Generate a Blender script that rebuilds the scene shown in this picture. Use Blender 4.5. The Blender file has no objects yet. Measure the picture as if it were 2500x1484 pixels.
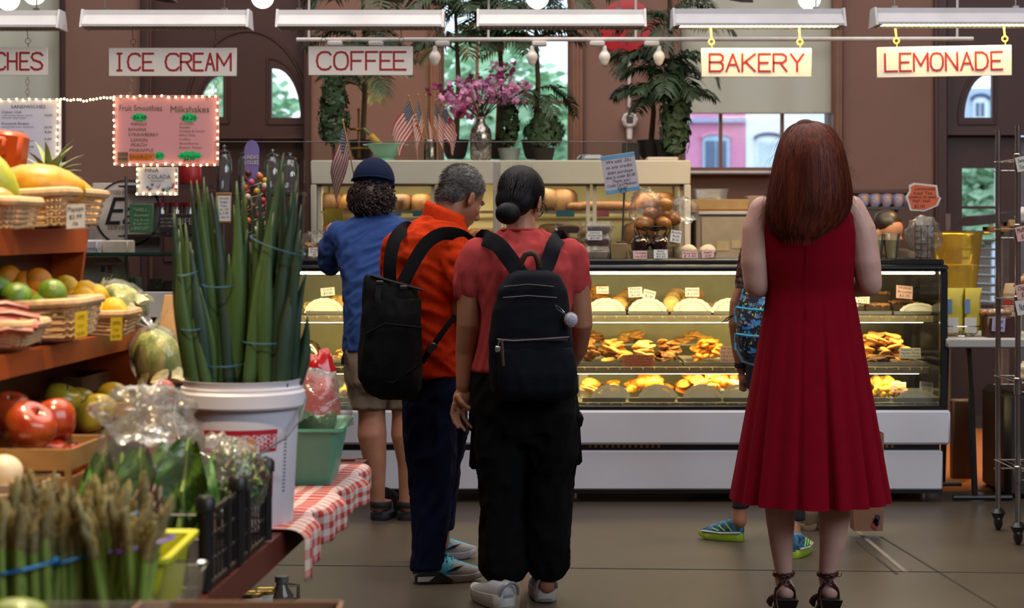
import bpy,bmesh,math,random
import numpy as np
from mathutils import Vector,Matrix,Euler,noise
random.seed(7);np.random.seed(7)
SC=bpy.context.scene;COL=SC.collection;PI=math.pi
F_PX,CX,HY,EYE=4500.0,1250.0,556.0,1.4
cam=bpy.data.cameras.new('camera');cam_o=bpy.data.objects.new('camera',cam);COL.objects.link(cam_o)
cam.sensor_width=36.0;cam.lens=36.0*F_PX/2500.0;cam.shift_y=-(742.0-HY)/2500.0
cam_o.location=(0,0,EYE);cam_o.rotation_euler=(PI/2,0,0);cam.clip_start=0.2;cam.clip_end=300
cam.dof.use_dof=True;cam.dof.focus_distance=7.0;cam.dof.aperture_fstop=4.2
SC.camera=cam_o
SC.view_settings.view_transform='Standard';SC.view_settings.look='None';SC.view_settings.gamma=1
SC.view_settings.use_curve_mapping=False;SC.view_settings.exposure=0.5
SC.cycles.max_bounces=7;SC.cycles.diffuse_bounces=3;SC.cycles.glossy_bounces=3;SC.cycles.transmission_bounces=4
SC.cycles.transparent_max_bounces=14;SC.cycles.caustics_reflective=False;SC.cycles.caustics_refractive=False
SC.cycles.sample_clamp_indirect=4.0;SC.cycles.use_adaptive_sampling=True;SC.cycles.adaptive_threshold=0.03;SC.cycles.adaptive_min_samples=16
world=bpy.data.worlds.new('sky');SC.world=world;world.use_nodes=True
bg=world.node_tree.nodes['Background'];bg.inputs[0].default_value=(0.80,0.91,1.0,1);bg.inputs[1].default_value=1.8
def area(name,loc,rot,sx,sy,power,color,spread=PI):
 l=bpy.data.lights.new(name,'AREA');l.shape='RECTANGLE';l.size=sx;l.size_y=sy;l.energy=power;l.color=color;l.spread=spread
 o=bpy.data.objects.new(name,l);COL.objects.link(o);o.location=loc;o.rotation_euler=rot;return o
def spot(name,loc,tgt,power,color,ang,blend=0.6,r=0.12):
 l=bpy.data.lights.new(name,'SPOT');l.energy=power;l.color=color;l.spot_size=ang;l.spot_blend=blend;l.shadow_soft_size=r
 o=bpy.data.objects.new(name,l);COL.objects.link(o);o.location=loc
 o.rotation_euler=(Vector(tgt)-Vector(loc)).to_track_quat('-Z','Y').to_euler();return o
area('assumed_clerestory_daylight',(6.0,0.0,5.0),Euler((math.radians(55),0,math.radians(52))),8,3.0,285,(0.76,0.88,1.0))  # high windows assumed from the cool light, none built; bare area light
area('assumed_roof_lantern_daylight',(0.0,8.3,6.3),(0,0,0),9,8,480,(1.0,0.93,0.86))  # skylight assumed, no opening built; bare area light below the ceiling
def S(d):return F_PX/d
def P(px,py,d):return Vector(((px-CX)*d/F_PX,d,EYE+(HY-py)*d/F_PX))
def X(px,d):return(px-CX)*d/F_PX
def Z(py,d):return EYE+(HY-py)*d/F_PX
def lin(c):
 if isinstance(c,str):
  c=[int(c[i:i+2],16)/255 for i in(0,2,4)]
 return tuple(((x/12.92)if x<=0.04045 else((x+0.055)/1.055)**2.4)for x in c)
MATS={}
def mat(name,col,rough=0.6,metal=0.0,var=0.12,scale=12.0,bump=0.0,bscale=60.0,spec=0.5,emit=0.0,emitcol=None,sheen=0.0,rnd=0.0,coat=0.0,stretch=None,col2=None,sss=0.0,detail=3.0,contrast=1.0,trans=0.0,ior=1.45):
 if name in MATS:return MATS[name]
 m=bpy.data.materials.new(name);m.use_nodes=True;nt=m.node_tree;N=nt.nodes;L=nt.links
 b=N['Principled BSDF'];c=lin(col)
 b.inputs['Roughness'].default_value=rough;b.inputs['Metallic'].default_value=metal
 b.inputs['Specular IOR Level'].default_value=spec
 if sheen:b.inputs['Sheen Weight'].default_value=sheen
 if coat:b.inputs['Coat Weight'].default_value=coat;b.inputs['Coat Roughness'].default_value=0.1
 if trans:b.inputs['Transmission Weight'].default_value=trans;b.inputs['IOR'].default_value=ior
 if sss:b.inputs['Subsurface Weight'].default_value=sss;b.inputs['Subsurface Radius'].default_value=(0.02,0.008,0.004)
 tc=N.new('ShaderNodeTexCoord');mp=N.new('ShaderNodeMapping');L.new(tc.outputs['Object'],mp.inputs[0])
 if stretch:mp.inputs['Scale'].default_value=stretch
 nz=N.new('ShaderNodeTexNoise');nz.inputs['Scale'].default_value=scale;nz.inputs['Detail'].default_value=detail
 L.new(mp.outputs[0],nz.inputs['Vector'])
 mx=N.new('ShaderNodeMix');mx.data_type='RGBA'
 if col2 is None:
  ca=tuple(max(0,x*(1-var))for x in c);cb=tuple(min(1,x*(1+var))for x in c)
 else:ca,cb=c,lin(col2)
 mx.inputs['A'].default_value=(*ca,1);mx.inputs['B'].default_value=(*cb,1)
 fac=nz.outputs['Fac']
 mr=N.new('ShaderNodeMapRange');w=0.22/contrast;mr.inputs[1].default_value=0.5-w;mr.inputs[2].default_value=0.5+w
 L.new(fac,mr.inputs[0]);L.new(mr.outputs[0],mx.inputs['Factor'])
 out=mx.outputs['Result']
 if rnd:
  oi=N.new('ShaderNodeObjectInfo');hs=N.new('ShaderNodeHueSaturation')
  m1=N.new('ShaderNodeMapRange');m1.inputs[3].default_value=1-rnd;m1.inputs[4].default_value=1+rnd
  L.new(oi.outputs['Random'],m1.inputs[0]);L.new(m1.outputs[0],hs.inputs['Value'])
  m2=N.new('ShaderNodeMapRange');m2.inputs[3].default_value=0.5-rnd*0.06;m2.inputs[4].default_value=0.5+rnd*0.06
  L.new(oi.outputs['Random'],m2.inputs[0]);L.new(m2.outputs[0],hs.inputs['Hue'])
  L.new(out,hs.inputs['Color']);out=hs.outputs[0]
 L.new(out,b.inputs['Base Color'])
 if bump:
  n2=N.new('ShaderNodeTexNoise');n2.inputs['Scale'].default_value=bscale;n2.inputs['Detail'].default_value=4
  L.new(mp.outputs[0],n2.inputs['Vector'])
  bp=N.new('ShaderNodeBump');bp.inputs['Strength'].default_value=bump;bp.inputs['Distance'].default_value=0.01
  L.new(n2.outputs['Fac'],bp.inputs['Height']);L.new(bp.outputs[0],b.inputs['Normal'])
 if emit:
  b.inputs['Emission Color'].default_value=(*lin(emitcol or col),1);b.inputs['Emission Strength'].default_value=emit
 MATS[name]=m;return m
def clear(name,tint='ffffff',gloss=0.25,rough=0.06,bump=0.0,bscale=25.0,milky=0.0,milkcol='ffffff',fs=1.0):
 """thin clear film or pane: transparent + a glossy skin, optionally a little milky"""
 if name in MATS:return MATS[name]
 m=bpy.data.materials.new(name);m.use_nodes=True;nt=m.node_tree;N=nt.nodes;L=nt.links
 N.remove(N['Principled BSDF']);out=N['Material Output']
 tr=N.new('ShaderNodeBsdfTransparent');tr.inputs[0].default_value=(*lin(tint),1)
 gl=N.new('ShaderNodeBsdfGlossy');gl.inputs['Roughness'].default_value=rough
 fr=N.new('ShaderNodeFresnel');fr.inputs[0].default_value=1.45
 mu=N.new('ShaderNodeMath');mu.operation='MULTIPLY_ADD';mu.inputs[1].default_value=fs;mu.inputs[2].default_value=gloss*0.2
 L.new(fr.outputs[0],mu.inputs[0])
 mu.use_clamp=True
 if bump:
  tc=N.new('ShaderNodeTexCoord');nz=N.new('ShaderNodeTexNoise');nz.inputs['Scale'].default_value=bscale;nz.inputs['Detail'].default_value=3
  L.new(tc.outputs['Object'],nz.inputs['Vector'])
  bp=N.new('ShaderNodeBump');bp.inputs['Strength'].default_value=bump;bp.inputs['Distance'].default_value=0.02
  L.new(nz.outputs['Fac'],bp.inputs['Height']);L.new(bp.outputs[0],gl.inputs['Normal']);L.new(bp.outputs[0],fr.inputs['Normal'])
 mx=N.new('ShaderNodeMixShader');L.new(mu.outputs[0],mx.inputs[0])
 if milky:
  df=N.new('ShaderNodeBsdfDiffuse');df.inputs[0].default_value=(*lin(milkcol),1)
  tl=N.new('ShaderNodeBsdfTranslucent');tl.inputs[0].default_value=(*lin(milkcol),1)
  ad=N.new('ShaderNodeMixShader');ad.inputs[0].default_value=0.5;L.new(df.outputs[0],ad.inputs[1]);L.new(tl.outputs[0],ad.inputs[2])
  m2=N.new('ShaderNodeMixShader');m2.inputs[0].default_value=milky;L.new(tr.outputs[0],m2.inputs[1]);L.new(ad.outputs[0],m2.inputs[2])
  L.new(m2.outputs[0],mx.inputs[1])
 else:L.new(tr.outputs[0],mx.inputs[1])
 L.new(gl.outputs[0],mx.inputs[2]);L.new(mx.outputs[0],out.inputs[0])
 MATS[name]=m;return m
def emitmat(name,col,strength):
 if name in MATS:return MATS[name]
 m=bpy.data.materials.new(name);m.use_nodes=True;b=m.node_tree.nodes['Principled BSDF']
 b.inputs['Base Color'].default_value=(*lin(col),1);b.inputs['Emission Color'].default_value=(*lin(col),1);b.inputs['Emission Strength'].default_value=strength
 MATS[name]=m;return m
def frame_of(d):
 d=Vector(d).normalized();a=Vector((0,0,1))if abs(d.z)<0.9 else Vector((0,1,0))
 u=d.cross(a).normalized();return u,u.cross(d).normalized()*-1
class MB:
 """mesh builder: collects shapes, builds ONE mesh object"""
 def __init__(s):s.v=[];s.f=[];s.mi=[];s.cur=0
 def add(s,v,f):
  o=len(s.v);s.v+=[tuple(x)for x in v];s.f+=[tuple(i+o for i in q)for q in f];s.mi+=[s.cur]*len(f);return s
 def box(s,c,sz,rot=None,bev=0.0):
  hx,hy,hz=sz[0]/2,sz[1]/2,sz[2]/2;R=Euler(rot).to_matrix()if rot else None;c=Vector(c)
  def tr(p):
   p=Vector(p);return(R@p if R else p)+c
  if bev<=0:
   vs=[tr((x*hx,y*hy,z*hz))for x in(-1,1)for y in(-1,1)for z in(-1,1)]
   return s.add(vs,[(0,1,3,2),(4,6,7,5),(0,4,5,1),(2,3,7,6),(0,2,6,4),(1,5,7,3)])
  b=min(bev,hx*.9,hy*.9,hz*.9);vs=[];ix={}
  for x in(-1,1):
   for y in(-1,1):
    for z in(-1,1):
     ix[x,y,z]=len(vs)
     vs+=[tr((x*hx,y*(hy-b),z*(hz-b))),tr((x*(hx-b),y*hy,z*(hz-b))),tr((x*(hx-b),y*(hy-b),z*hz))]
  f=[];s2=(-1,1)
  for x in s2:f.append([ix[x,-1,-1],ix[x,1,-1],ix[x,1,1],ix[x,-1,1]][::x])
  for y in s2:f.append([ix[1,y,-1]+1,ix[-1,y,-1]+1,ix[-1,y,1]+1,ix[1,y,1]+1][::y])
  for z in s2:f.append([ix[-1,-1,z]+2,ix[1,-1,z]+2,ix[1,1,z]+2,ix[-1,1,z]+2][::z])
  for x in s2:
   for y in s2:f.append([ix[x,y,-1],ix[x,y,-1]+1,ix[x,y,1]+1,ix[x,y,1]][::x*y])
  for x in s2:
   for z in s2:f.append([ix[x,-1,z],ix[x,1,z],ix[x,1,z]+2,ix[x,-1,z]+2][::x*z])
  for y in s2:
   for z in s2:f.append([ix[-1,y,z]+1,ix[-1,y,z]+2,ix[1,y,z]+2,ix[1,y,z]+1][::y*z])
  for k,i in ix.items():
   f.append([i,i+1,i+2][::k[0]*k[1]*k[2]])
  return s.add(vs,f)
 def tube(s,pts,rad,n=8,cap=True,flat=1.0,up=None,closed=False):
  pts=[Vector(p)for p in pts];m=len(pts)
  if not isinstance(rad,(list,tuple,np.ndarray)):rad=[rad]*m
  vs=[];u0=None
  for i,p in enumerate(pts):
   if closed:t=pts[(i+1)%m]-pts[i-1]
   else:t=pts[min(i+1,m-1)]-pts[max(i-1,0)]
   if t.length<1e-9:t=Vector((0,0,1))
   t.normalize()
   if up is not None:
    u=t.cross(Vector(up));u=u.normalized()if u.length>1e-6 else frame_of(t)[0]
   elif u0 is None:u=frame_of(t)[0]
   else:
    u=u0-t*u0.dot(t);u=u.normalized()if u.length>1e-6 else frame_of(t)[0]
   u0=u;w=t.cross(u)
   for k in range(n):
    a=2*PI*k/n;vs.append(p+(u*math.cos(a)+w*(math.sin(a)*flat))*rad[i])
  f=[]
  for i in range(m if closed else m-1):
   j=(i+1)%m
   for k in range(n):
    k2=(k+1)%n;f.append((i*n+k,i*n+k2,j*n+k2,j*n+k))
  if cap and not closed:
   f.append(tuple(range(n-1,-1,-1)));f.append(tuple((m-1)*n+k for k in range(n)))
  return s.add(vs,f)
 def cyl(s,a,b,r0,r1=None,n=16,cap=True):return s.tube([a,b],[r0,r0 if r1 is None else r1],n,cap)
 def lathe(s,prof,c=(0,0,0),n=24,rot=None,sx=1,sy=1):
  c=Vector(c);R=Euler(rot).to_matrix()if rot else None;vs=[]
  for r,z in prof:
   for k in range(n):
    a=2*PI*k/n;p=Vector((r*math.cos(a)*sx,r*math.sin(a)*sy,z));vs.append((R@p if R else p)+c)
  f=[(i*n+k,i*n+(k+1)%n,(i+1)*n+(k+1)%n,(i+1)*n+k)for i in range(len(prof)-1)for k in range(n)]
  if prof[0][0]>1e-6:f.append(tuple(range(n-1,-1,-1)))
  if prof[-1][0]>1e-6:f.append(tuple((len(prof)-1)*n+k for k in range(n)))
  return s.add(vs,f)
 def ell(s,c,r,nu=14,nv=9,rot=None,fn=None):
  if not isinstance(r,(list,tuple,Vector)):r=(r,r,r)
  c=Vector(c);R=Euler(rot).to_matrix()if rot else None;vs=[]
  def pt(u,v):
   p=Vector((math.cos(v)*math.cos(u),math.cos(v)*math.sin(u),math.sin(v)))
   if fn:p=p*fn(p)
   p=Vector((p.x*r[0],p.y*r[1],p.z*r[2]));return(R@p if R else p)+c
  vs.append(pt(0,-PI/2))
  for j in range(1,nv):
   for i in range(nu):vs.append(pt(2*PI*i/nu,-PI/2+PI*j/nv))
  vs.append(pt(0,PI/2));f=[]
  for i in range(nu):f.append((0,1+(i+1)%nu,1+i))
  for j in range(nv-2):
   for i in range(nu):
    a=1+j*nu;f.append((a+i,a+(i+1)%nu,a+nu+(i+1)%nu,a+nu+i))
  a=1+(nv-2)*nu
  for i in range(nu):f.append((a+i,a+(i+1)%nu,len(vs)-1))
  return s.add(vs,f)
 def rings(s,rings,cap=True,closed=False):
  n=len(rings[0]);vs=[p for r in rings for p in r];m=len(rings);f=[]
  for i in range(m if closed else m-1):
   j=(i+1)%m
   for k in range(n):f.append((i*n+k,i*n+(k+1)%n,j*n+(k+1)%n,j*n+k))
  if cap and not closed:f+=[tuple(range(n-1,-1,-1)),tuple((m-1)*n+k for k in range(n))]
  return s.add(vs,f)
 def prism(s,poly,o,ux,uy,depth):
  """2-D polygon extruded: point = o + x*ux + y*uy, thickness vector depth"""
  o,ux,uy,depth=Vector(o),Vector(ux),Vector(uy),Vector(depth);n=len(poly)
  a=[o+ux*x+uy*y for x,y in poly];vs=a+[p+depth for p in a]
  f=[tuple(range(n)),tuple(range(2*n-1,n-1,-1))]+[(k,n+k,n+(k+1)%n,(k+1)%n)for k in range(n)]
  return s.add(vs,f)
 def grid(s,fn,nu,nv):
  vs=[fn(i/nu,j/nv)for j in range(nv+1)for i in range(nu+1)]
  return s.add(vs,[(j*(nu+1)+i,j*(nu+1)+i+1,(j+1)*(nu+1)+i+1,(j+1)*(nu+1)+i)for j in range(nv)for i in range(nu)])
 def build(s,name,m,parent=None,smooth=40,**kw):
  me=bpy.data.meshes.new(name);me.from_pydata(s.v,[],s.f);me.validate()
  for q in(m if isinstance(m,(list,tuple))else[m]):me.materials.append(q)
  if any(s.mi)and len(me.polygons)==len(s.mi):me.polygons.foreach_set('material_index',s.mi)
  return fin(name,me,parent,smooth,**kw)
def fin(name,me,parent=None,smooth=40,label=None,cat=None,group=None,kind=None,recalc=True):
 if recalc:
  bm=bmesh.new();bm.from_mesh(me);bmesh.ops.recalc_face_normals(bm,faces=bm.faces);bm.to_mesh(me);bm.free()
 if smooth:
  me.polygons.foreach_set('use_smooth',[True]*len(me.polygons))
  if smooth<180:me.set_sharp_from_angle(angle=math.radians(smooth))
 o=bpy.data.objects.new(name,me);COL.objects.link(o)
 if parent:link(o,parent)
 tag(o,label,cat,group,kind);return o
def wm(o):
 b=o.matrix_basis
 return wm(o.parent)@o.matrix_parent_inverse@b if o.parent else b.copy()
def link(o,parent):
 o.parent=parent;o.matrix_parent_inverse=wm(parent).inverted()
def tag(o,label=None,cat=None,group=None,kind=None):
 if label:o['label']=label
 if cat:o['category']=cat
 if group:o['group']=group
 if kind:o['kind']=kind
 return o
def thing(name,label,cat,loc=(0,0,0),group=None,kind=None):
 o=bpy.data.objects.new(name,None);COL.objects.link(o);o.location=loc;o.empty_display_size=0.05
 return tag(o,label,cat,group,kind)
def kids(o):return[c for c in bpy.data.objects if c.parent==o]
KIDS={}
def dup(root,loc=None,rot=None,scale=None,label=None,group=None,_p=None):
 if root.name not in KIDS:KIDS[root.name]=kids(root)
 c=root.copy();COL.objects.link(c)
 if _p:c.parent=_p;c.matrix_parent_inverse=root.matrix_parent_inverse.copy()
 if loc is not None:c.location=loc
 if rot is not None:c.rotation_euler=rot
 if scale is not None:c.scale=(scale,)*3 if not isinstance(scale,(tuple,list))else scale
 if label:c['label']=label
 if group:c['group']=group
 for k in KIDS[root.name]:dup(k,_p=c)
 return c
def obj(name,me,parent=None,loc=(0,0,0),rot=None,scale=None,**kw):
 """another object on shared mesh data (local coordinates of the mesh)"""
 o=bpy.data.objects.new(name,me);COL.objects.link(o)
 o.location=loc
 if rot is not None:o.rotation_euler=rot
 if scale is not None:o.scale=(scale,)*3 if not isinstance(scale,(tuple,list))else scale
 if parent:link(o,parent)
 return tag(o,**kw)
def mesh_of(mb,name,m,smooth=40):
 """mesh data only, for sharing"""
 o=mb.build(name,m,None,smooth);me=o.data;bpy.data.objects.remove(o);return me
_TXT={}
def text_geo(body,size=1.0,align='CENTER',shear=0.0,spacing=1.0):
 k=(body,size,align,shear,spacing)
 if k in _TXT:return _TXT[k]
 c=bpy.data.curves.new('t','FONT');c.body=body;c.size=size;c.align_x=align;c.shear=shear;c.space_line=0.95;c.space_character=spacing
 c.resolution_u=2
 o=bpy.data.objects.new('t',c);COL.objects.link(o);dg=bpy.context.evaluated_depsgraph_get();dg.update()
 me=o.evaluated_get(dg).to_mesh();v=[tuple(x.co)for x in me.vertices];f=[tuple(p.vertices)for p in me.polygons]
 o.evaluated_get(dg).to_mesh_clear();bpy.data.objects.remove(o);bpy.data.curves.remove(c)
 _TXT[k]=(v,f);return v,f
def put_text(mb,body,o,size,ux=(1,0,0),uy=(0,0,1),align='CENTER',shear=0.0,spacing=1.0,width=None):
 v,f=text_geo(body,1.0,align,shear,spacing)
 if not v:return
 o,ux,uy=Vector(o),Vector(ux),Vector(uy);sx=size
 if width:
  xs=[p[0]for p in v];sx=width/max(1e-6,max(xs)-min(xs))
 mb.add([o+ux*(p[0]*sx)+uy*(p[1]*size)for p in v],f)
STROKE={'A':[[(0,0),(.5,1),(1,0)],[(.2,.38),(.8,.38)]],'B':[[(0,0),(0,1),(.75,1),(.95,.88),(.95,.66),(.75,.53),(0,.53)],[(.75,.53),(.95,.4),(.95,.14),(.75,0),(0,0)]],'C':[[(1,.84),(.85,.97),(.6,1),(.3,.97),(.08,.8),(0,.5),(.08,.2),(.3,.03),(.6,0),(.85,.04),(1,.18)]],'D':[[(0,0),(0,1),(.55,1),(.9,.82),(1,.5),(.9,.18),(.55,0),(0,0)]],'E':[[(1,1),(0,1),(0,0),(1,0)],[(0,.5),(.8,.5)]],'F':[[(1,1),(0,1),(0,0)],[(0,.5),(.8,.5)]],'H':[[(0,0),(0,1)],[(1,0),(1,1)],[(0,.5),(1,.5)]],'I':[[(.15,0),(.15,1)],[(-.1,1),(.4,1)],[(-.1,0),(.4,0)]],'K':[[(0,0),(0,1)],[(1,1),(0,.42)],[(.25,.55),(1,0)]],'L':[[(0,1),(0,0),(1,0)]],'M':[[(0,0),(0,1),(.5,.3),(1,1),(1,0)]],'N':[[(0,0),(0,1),(1,0),(1,1)]],'O':[[(.5,1),(.2,.95),(.03,.75),(0,.5),(.03,.25),(.2,.05),(.5,0),(.8,.05),(.97,.25),(1,.5),(.97,.75),(.8,.95),(.5,1)]],'R':[[(0,0),(0,1),(.7,1),(.95,.87),(.95,.64),(.7,.5),(0,.5)],[(.5,.5),(1,0)]],'S':[[(.95,.85),(.75,.98),(.45,1),(.15,.93),(.05,.74),(.2,.57),(.75,.45),(.95,.26),(.85,.07),(.55,0),(.25,.02),(0,.16)]],'Y':[[(0,1),(.5,.5),(1,1)],[(.5,.5),(.5,0)]]}
def stroke_text(mb,rects,y,wd):
 """rects: (letter, x0, x1, z0, z1) in metres on plane y"""
 for ch,x0,x1,z0,z1 in rects:
  for pl in STROKE[ch]:
   pts=[Vector((x0+(x1-x0)*a,y,z0+(z1-z0)*b))for a,b in pl]
   for a,b in zip(pts[:-1],pts[1:]):
    d=(b-a);L=d.length;d.normalize();n=Vector((-d.z,0,d.x))*wd/2;e=d*wd*.35;t=Vector((0,-.0012,0));y_=(len(mb.v)//8%5)*.00025;a=a-Vector((0,y_,0));b=b-Vector((0,y_,0))
    q=[a-e+n,b+e+n,b+e-n,a-e-n];mb.add(q+[p+t for p in q],[(0,1,2,3),(7,6,5,4),(0,4,5,1),(1,5,6,2),(2,6,7,3),(3,7,4,0)])
def fuse(name,mb,m,parent=None,voxel=0.008,smooth_it=6,fac=0.5,disp=None,decim=None,**kw):
 me=bpy.data.meshes.new('t');me.from_pydata(mb.v,[],mb.f);me.validate()
 bm=bmesh.new();bm.from_mesh(me);bmesh.ops.recalc_face_normals(bm,faces=bm.faces);bm.to_mesh(me);bm.free()
 o=bpy.data.objects.new('t',me);COL.objects.link(o)
 r=o.modifiers.new('r','REMESH');r.mode='VOXEL';r.voxel_size=voxel
 if smooth_it:sm=o.modifiers.new('s','SMOOTH');sm.iterations=smooth_it;sm.factor=fac
 dg=bpy.context.evaluated_depsgraph_get();dg.update();me2=bpy.data.meshes.new_from_object(o.evaluated_get(dg))
 bpy.data.objects.remove(o);bpy.data.meshes.remove(me)
 if disp is not None:
  n=len(me2.vertices);co=np.empty(n*3);me2.vertices.foreach_get('co',co);co=co.reshape(-1,3)
  nr=np.empty(n*3);me2.vertices.foreach_get('normal',nr);nr=nr.reshape(-1,3)
  co2=disp(co,nr);me2.vertices.foreach_set('co',np.asarray(co2).ravel());me2.update()
 me2.materials.clear()
 for q in(m if isinstance(m,(list,tuple))else[m]):me2.materials.append(q)
 me2.name=name
 return fin(name,me2,parent,180,recalc=False,**kw)
def sring(c,ru,rv,n=20,u=(1,0,0),v=(0,1,0),p=2.0):
 c,u,v=Vector(c),Vector(u),Vector(v);out=[]
 for k in range(n):
  a=2*PI*k/n;ca,sa=math.cos(a),math.sin(a)
  out.append(c+u*(ru*math.copysign(abs(ca)**(2/p),ca))+v*(rv*math.copysign(abs(sa)**(2/p),sa)))
 return out
def npnoise(co,scale,seed=0.0):
 """cheap smooth pseudo-noise on arrays"""
 x,y,z=(co*scale).T
 return(np.sin(x*1.0+1.7*np.sin(y*1.1+seed)+seed)+np.sin(y*1.3+1.5*np.sin(z*0.9+seed*2))+np.sin(z*1.2+1.6*np.sin(x*1.05+seed*3)))/3
# ================================================================ the hall
DW=13.6;DS=9.9;DP=10.6;DF=11.2;DC=9.4
M_wall=mat('wall_paint','7c5b50',0.75,var=0.05,scale=3,bump=0.08,bscale=140)
M_trim=mat('brown_trim','543730',0.55,var=0.08,scale=6)
M_door=mat('door_brown','432824',0.5,var=0.08,scale=5)
M_frame=mat('window_wood','7a5442',0.55,var=0.1,scale=8)
M_glass=clear('window_glass','f4faff',gloss=0.1)
M_ceil=mat('ceiling_paint','8a7c72',0.9)
def floor_mat():
 m=mat('stained_concrete','3c332a',0.4,var=0.22,scale=1.3,bump=0.05,bscale=90,col2='50463c',detail=6,spec=0.4)
 return m
mb=MB();mb.box((0,6,-0.05),(24,26,0.1));FLOOR=mb.build('floor',floor_mat(),kind='structure')
mb=MB();mb.box((X(2500,10),11.3,.004),(2.2,3.0,.008));mb.build('floor_warm_patch',mat('warm_pool_floor','a8621c',.5,var=.15,scale=4,stretch=(1,.2,1)),FLOOR)  # orange floor patch; its colour carries the warm light pool behind the stall
M_joint=mat('joint_filler','2e2620',0.8);M_inlay=mat('joint_inlay','5a3f30',0.7)
def joint(a,b,w,m):
 a,b=Vector((*a,0.0015)),Vector((*b,0.0015));d=(b-a).normalized();n=Vector((-d.y,d.x,0))*w/2;t=Vector((0,0,0.002))
 q=[a+n,b+n,b-n,a-n];k=MB();k.add([p-t for p in q]+q,[(0,1,2,3),(7,6,5,4),(0,4,5,1),(1,5,6,2),(2,6,7,3),(3,7,4,0)])
 k.build('floor_joint',m,FLOOR)
def FL(px,py):
 d=F_PX*EYE/(py-HY);return(X(px,d),d)
joint(FL(-600,1366),FL(2650,1400),0.012,M_joint)
joint(FL(1277,1484),FL(1287,1390),0.028,M_inlay);joint(FL(1287,1390),FL(1262,1000),0.012,M_joint)
joint(FL(2092,1296),FL(2212,1397),0.02,mat('joint_pale','7d756c',0.8));joint(FL(2092,1322),FL(2190,1402),0.014,M_joint);joint(FL(2150,1310),FL(2560,1560),0.012,M_joint)
mb=MB();mb.box((0,5,7.05),(24,18,0.1));mb.build('ceiling',M_ceil,kind='structure')
mb=MB();mb.box((-9,5,3.5),(0.2,18,7));mb.build('wall_left',M_wall,kind='structure')
mb=MB();mb.box((9,5,3.5),(0.2,18,7));mb.build('wall_right',M_wall,kind='structure')
mb=MB();mb.box((0,-4,3.5),(18,0.2,7));mb.build('wall_rear',M_wall,kind='structure')
mb=MB();th=0.35;zt=7.0
def wallbox(p0,p1,z0,z1):
 x0,x1=X(p0,DW),X(p1,DW);mb.box(((x0+x1)/2,DW+th/2,(z0+z1)/2),(x1-x0,th,z1-z0))
for a,b in((-1730,-200),(148,362),(745,1075),(1395,1660),(2032,2280),(2560,4230)):wallbox(a,b,0,zt)
for a,b,y in((-200,148,400),(1075,1395,402),(1660,2032,418)):wallbox(a,b,0,Z(y,DW));wallbox(a,b,4.6,zt)
for a,b in((362,745),(2280,2560)):wallbox(a,b,4.2,zt)
mb.build('wall_back',M_wall,kind='structure')
def wb(mb,p0,p1,y0,y1,d,t,bev=0.0):
 """box by photo rectangle on plane d, thickness t towards the viewer"""
 a,b=P(p0,y1,d),P(p1,y0,d);mb.box(((a.x+b.x)/2,d-t/2,(a.z+b.z)/2),(b.x-a.x,t,b.z-a.z),bev=bev)
n=0
for a,b in((-1500,355),(755,1048),(1425,1655),(2045,2278)):
 n+=1;mb=MB();wb(mb,a,b,462,474,DW,0.05,0.008);wb(mb,a,b,474,1019,DW,0.02);mb.build('trim_%d'%n,M_trim,kind='structure')
for a,b,y0,y1 in((1048,1075,-300,402),(1395,1425,-300,402),(2032,2056,-300,418),(1640,1662,-300,418),(2278,2310,-300,1019),(346,366,-300,1019),(742,760,-300,1019),(148,160,-300,400)):
 n+=1;mb=MB();wb(mb,a,b,y0,y1,DW,0.05,0.01);mid=(a+b)/2;wb(mb,mid-3,mid+3,y0,y1,DW-0.05,0.012);mb.build('trim_%d'%n,M_frame if 1000<a<2100 else M_door,kind='structure')
def window(k,p0,p1,y0,y1,vs,hs,d=DW+0.2):
 mb=MB();w=6
 for a,b in((p0,p0+10),(p1-10,p1)):wb(mb,a,b,y0,y1,d,0.06)
 for a,b in((y1-9,y1),(y0,y0+10)):wb(mb,p0,p1,a,b,d,0.06)
 root=mb.build('window_%d'%k,M_frame,kind='structure')
 for v in vs:m2=MB();wb(m2,v-4,v+4,y0,y1-8,d,0.05);m2.build('mullion',M_frame,root)
 for h in hs:m2=MB();wb(m2,p0,p1,h-4,h+4,d,0.05);m2.build('mullion',M_frame,root)
 xs=[p0+10]+list(vs)+[p1-10];zs=[y0]+list(hs)+[y1]
 for a,b in zip(xs[:-1],xs[1:]):
  for c,e in zip(zs[:-1],zs[1:]):
   m2=MB();wb(m2,a,b,c,e,d-0.02,0.006);m2.build('pane',M_glass,root)
 m2=MB();wb(m2,p0-8,p1+8,y1,y1+9,DW,0.14,0.01);m2.build('window_sill',mat('sill_white','b9b2b4',0.5),root)
 return root
window(1,-200,148,-350,400,(-30,75),(120,))
window(2,1075,1395,-350,402,(1165,),(92,250))
window(3,1662,2032,-350,418,(1758,1908),(120,))
M_shade=mat('shade_cloth','e6e0d0',0.9,var=0.03)
nt=M_shade.node_tree;b=nt.nodes['Principled BSDF']
trn=nt.nodes.new('ShaderNodeBsdfTranslucent');trn.inputs[0].default_value=(*lin('e8e2d4'),1);mxs=nt.nodes.new('ShaderNodeMixShader');mxs.inputs[0].default_value=0.72
nt.links.new(b.outputs[0],mxs.inputs[1]);nt.links.new(trn.outputs[0],mxs.inputs[2]);nt.links.new(mxs.outputs[0],nt.nodes['Material Output'].inputs[0])
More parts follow.
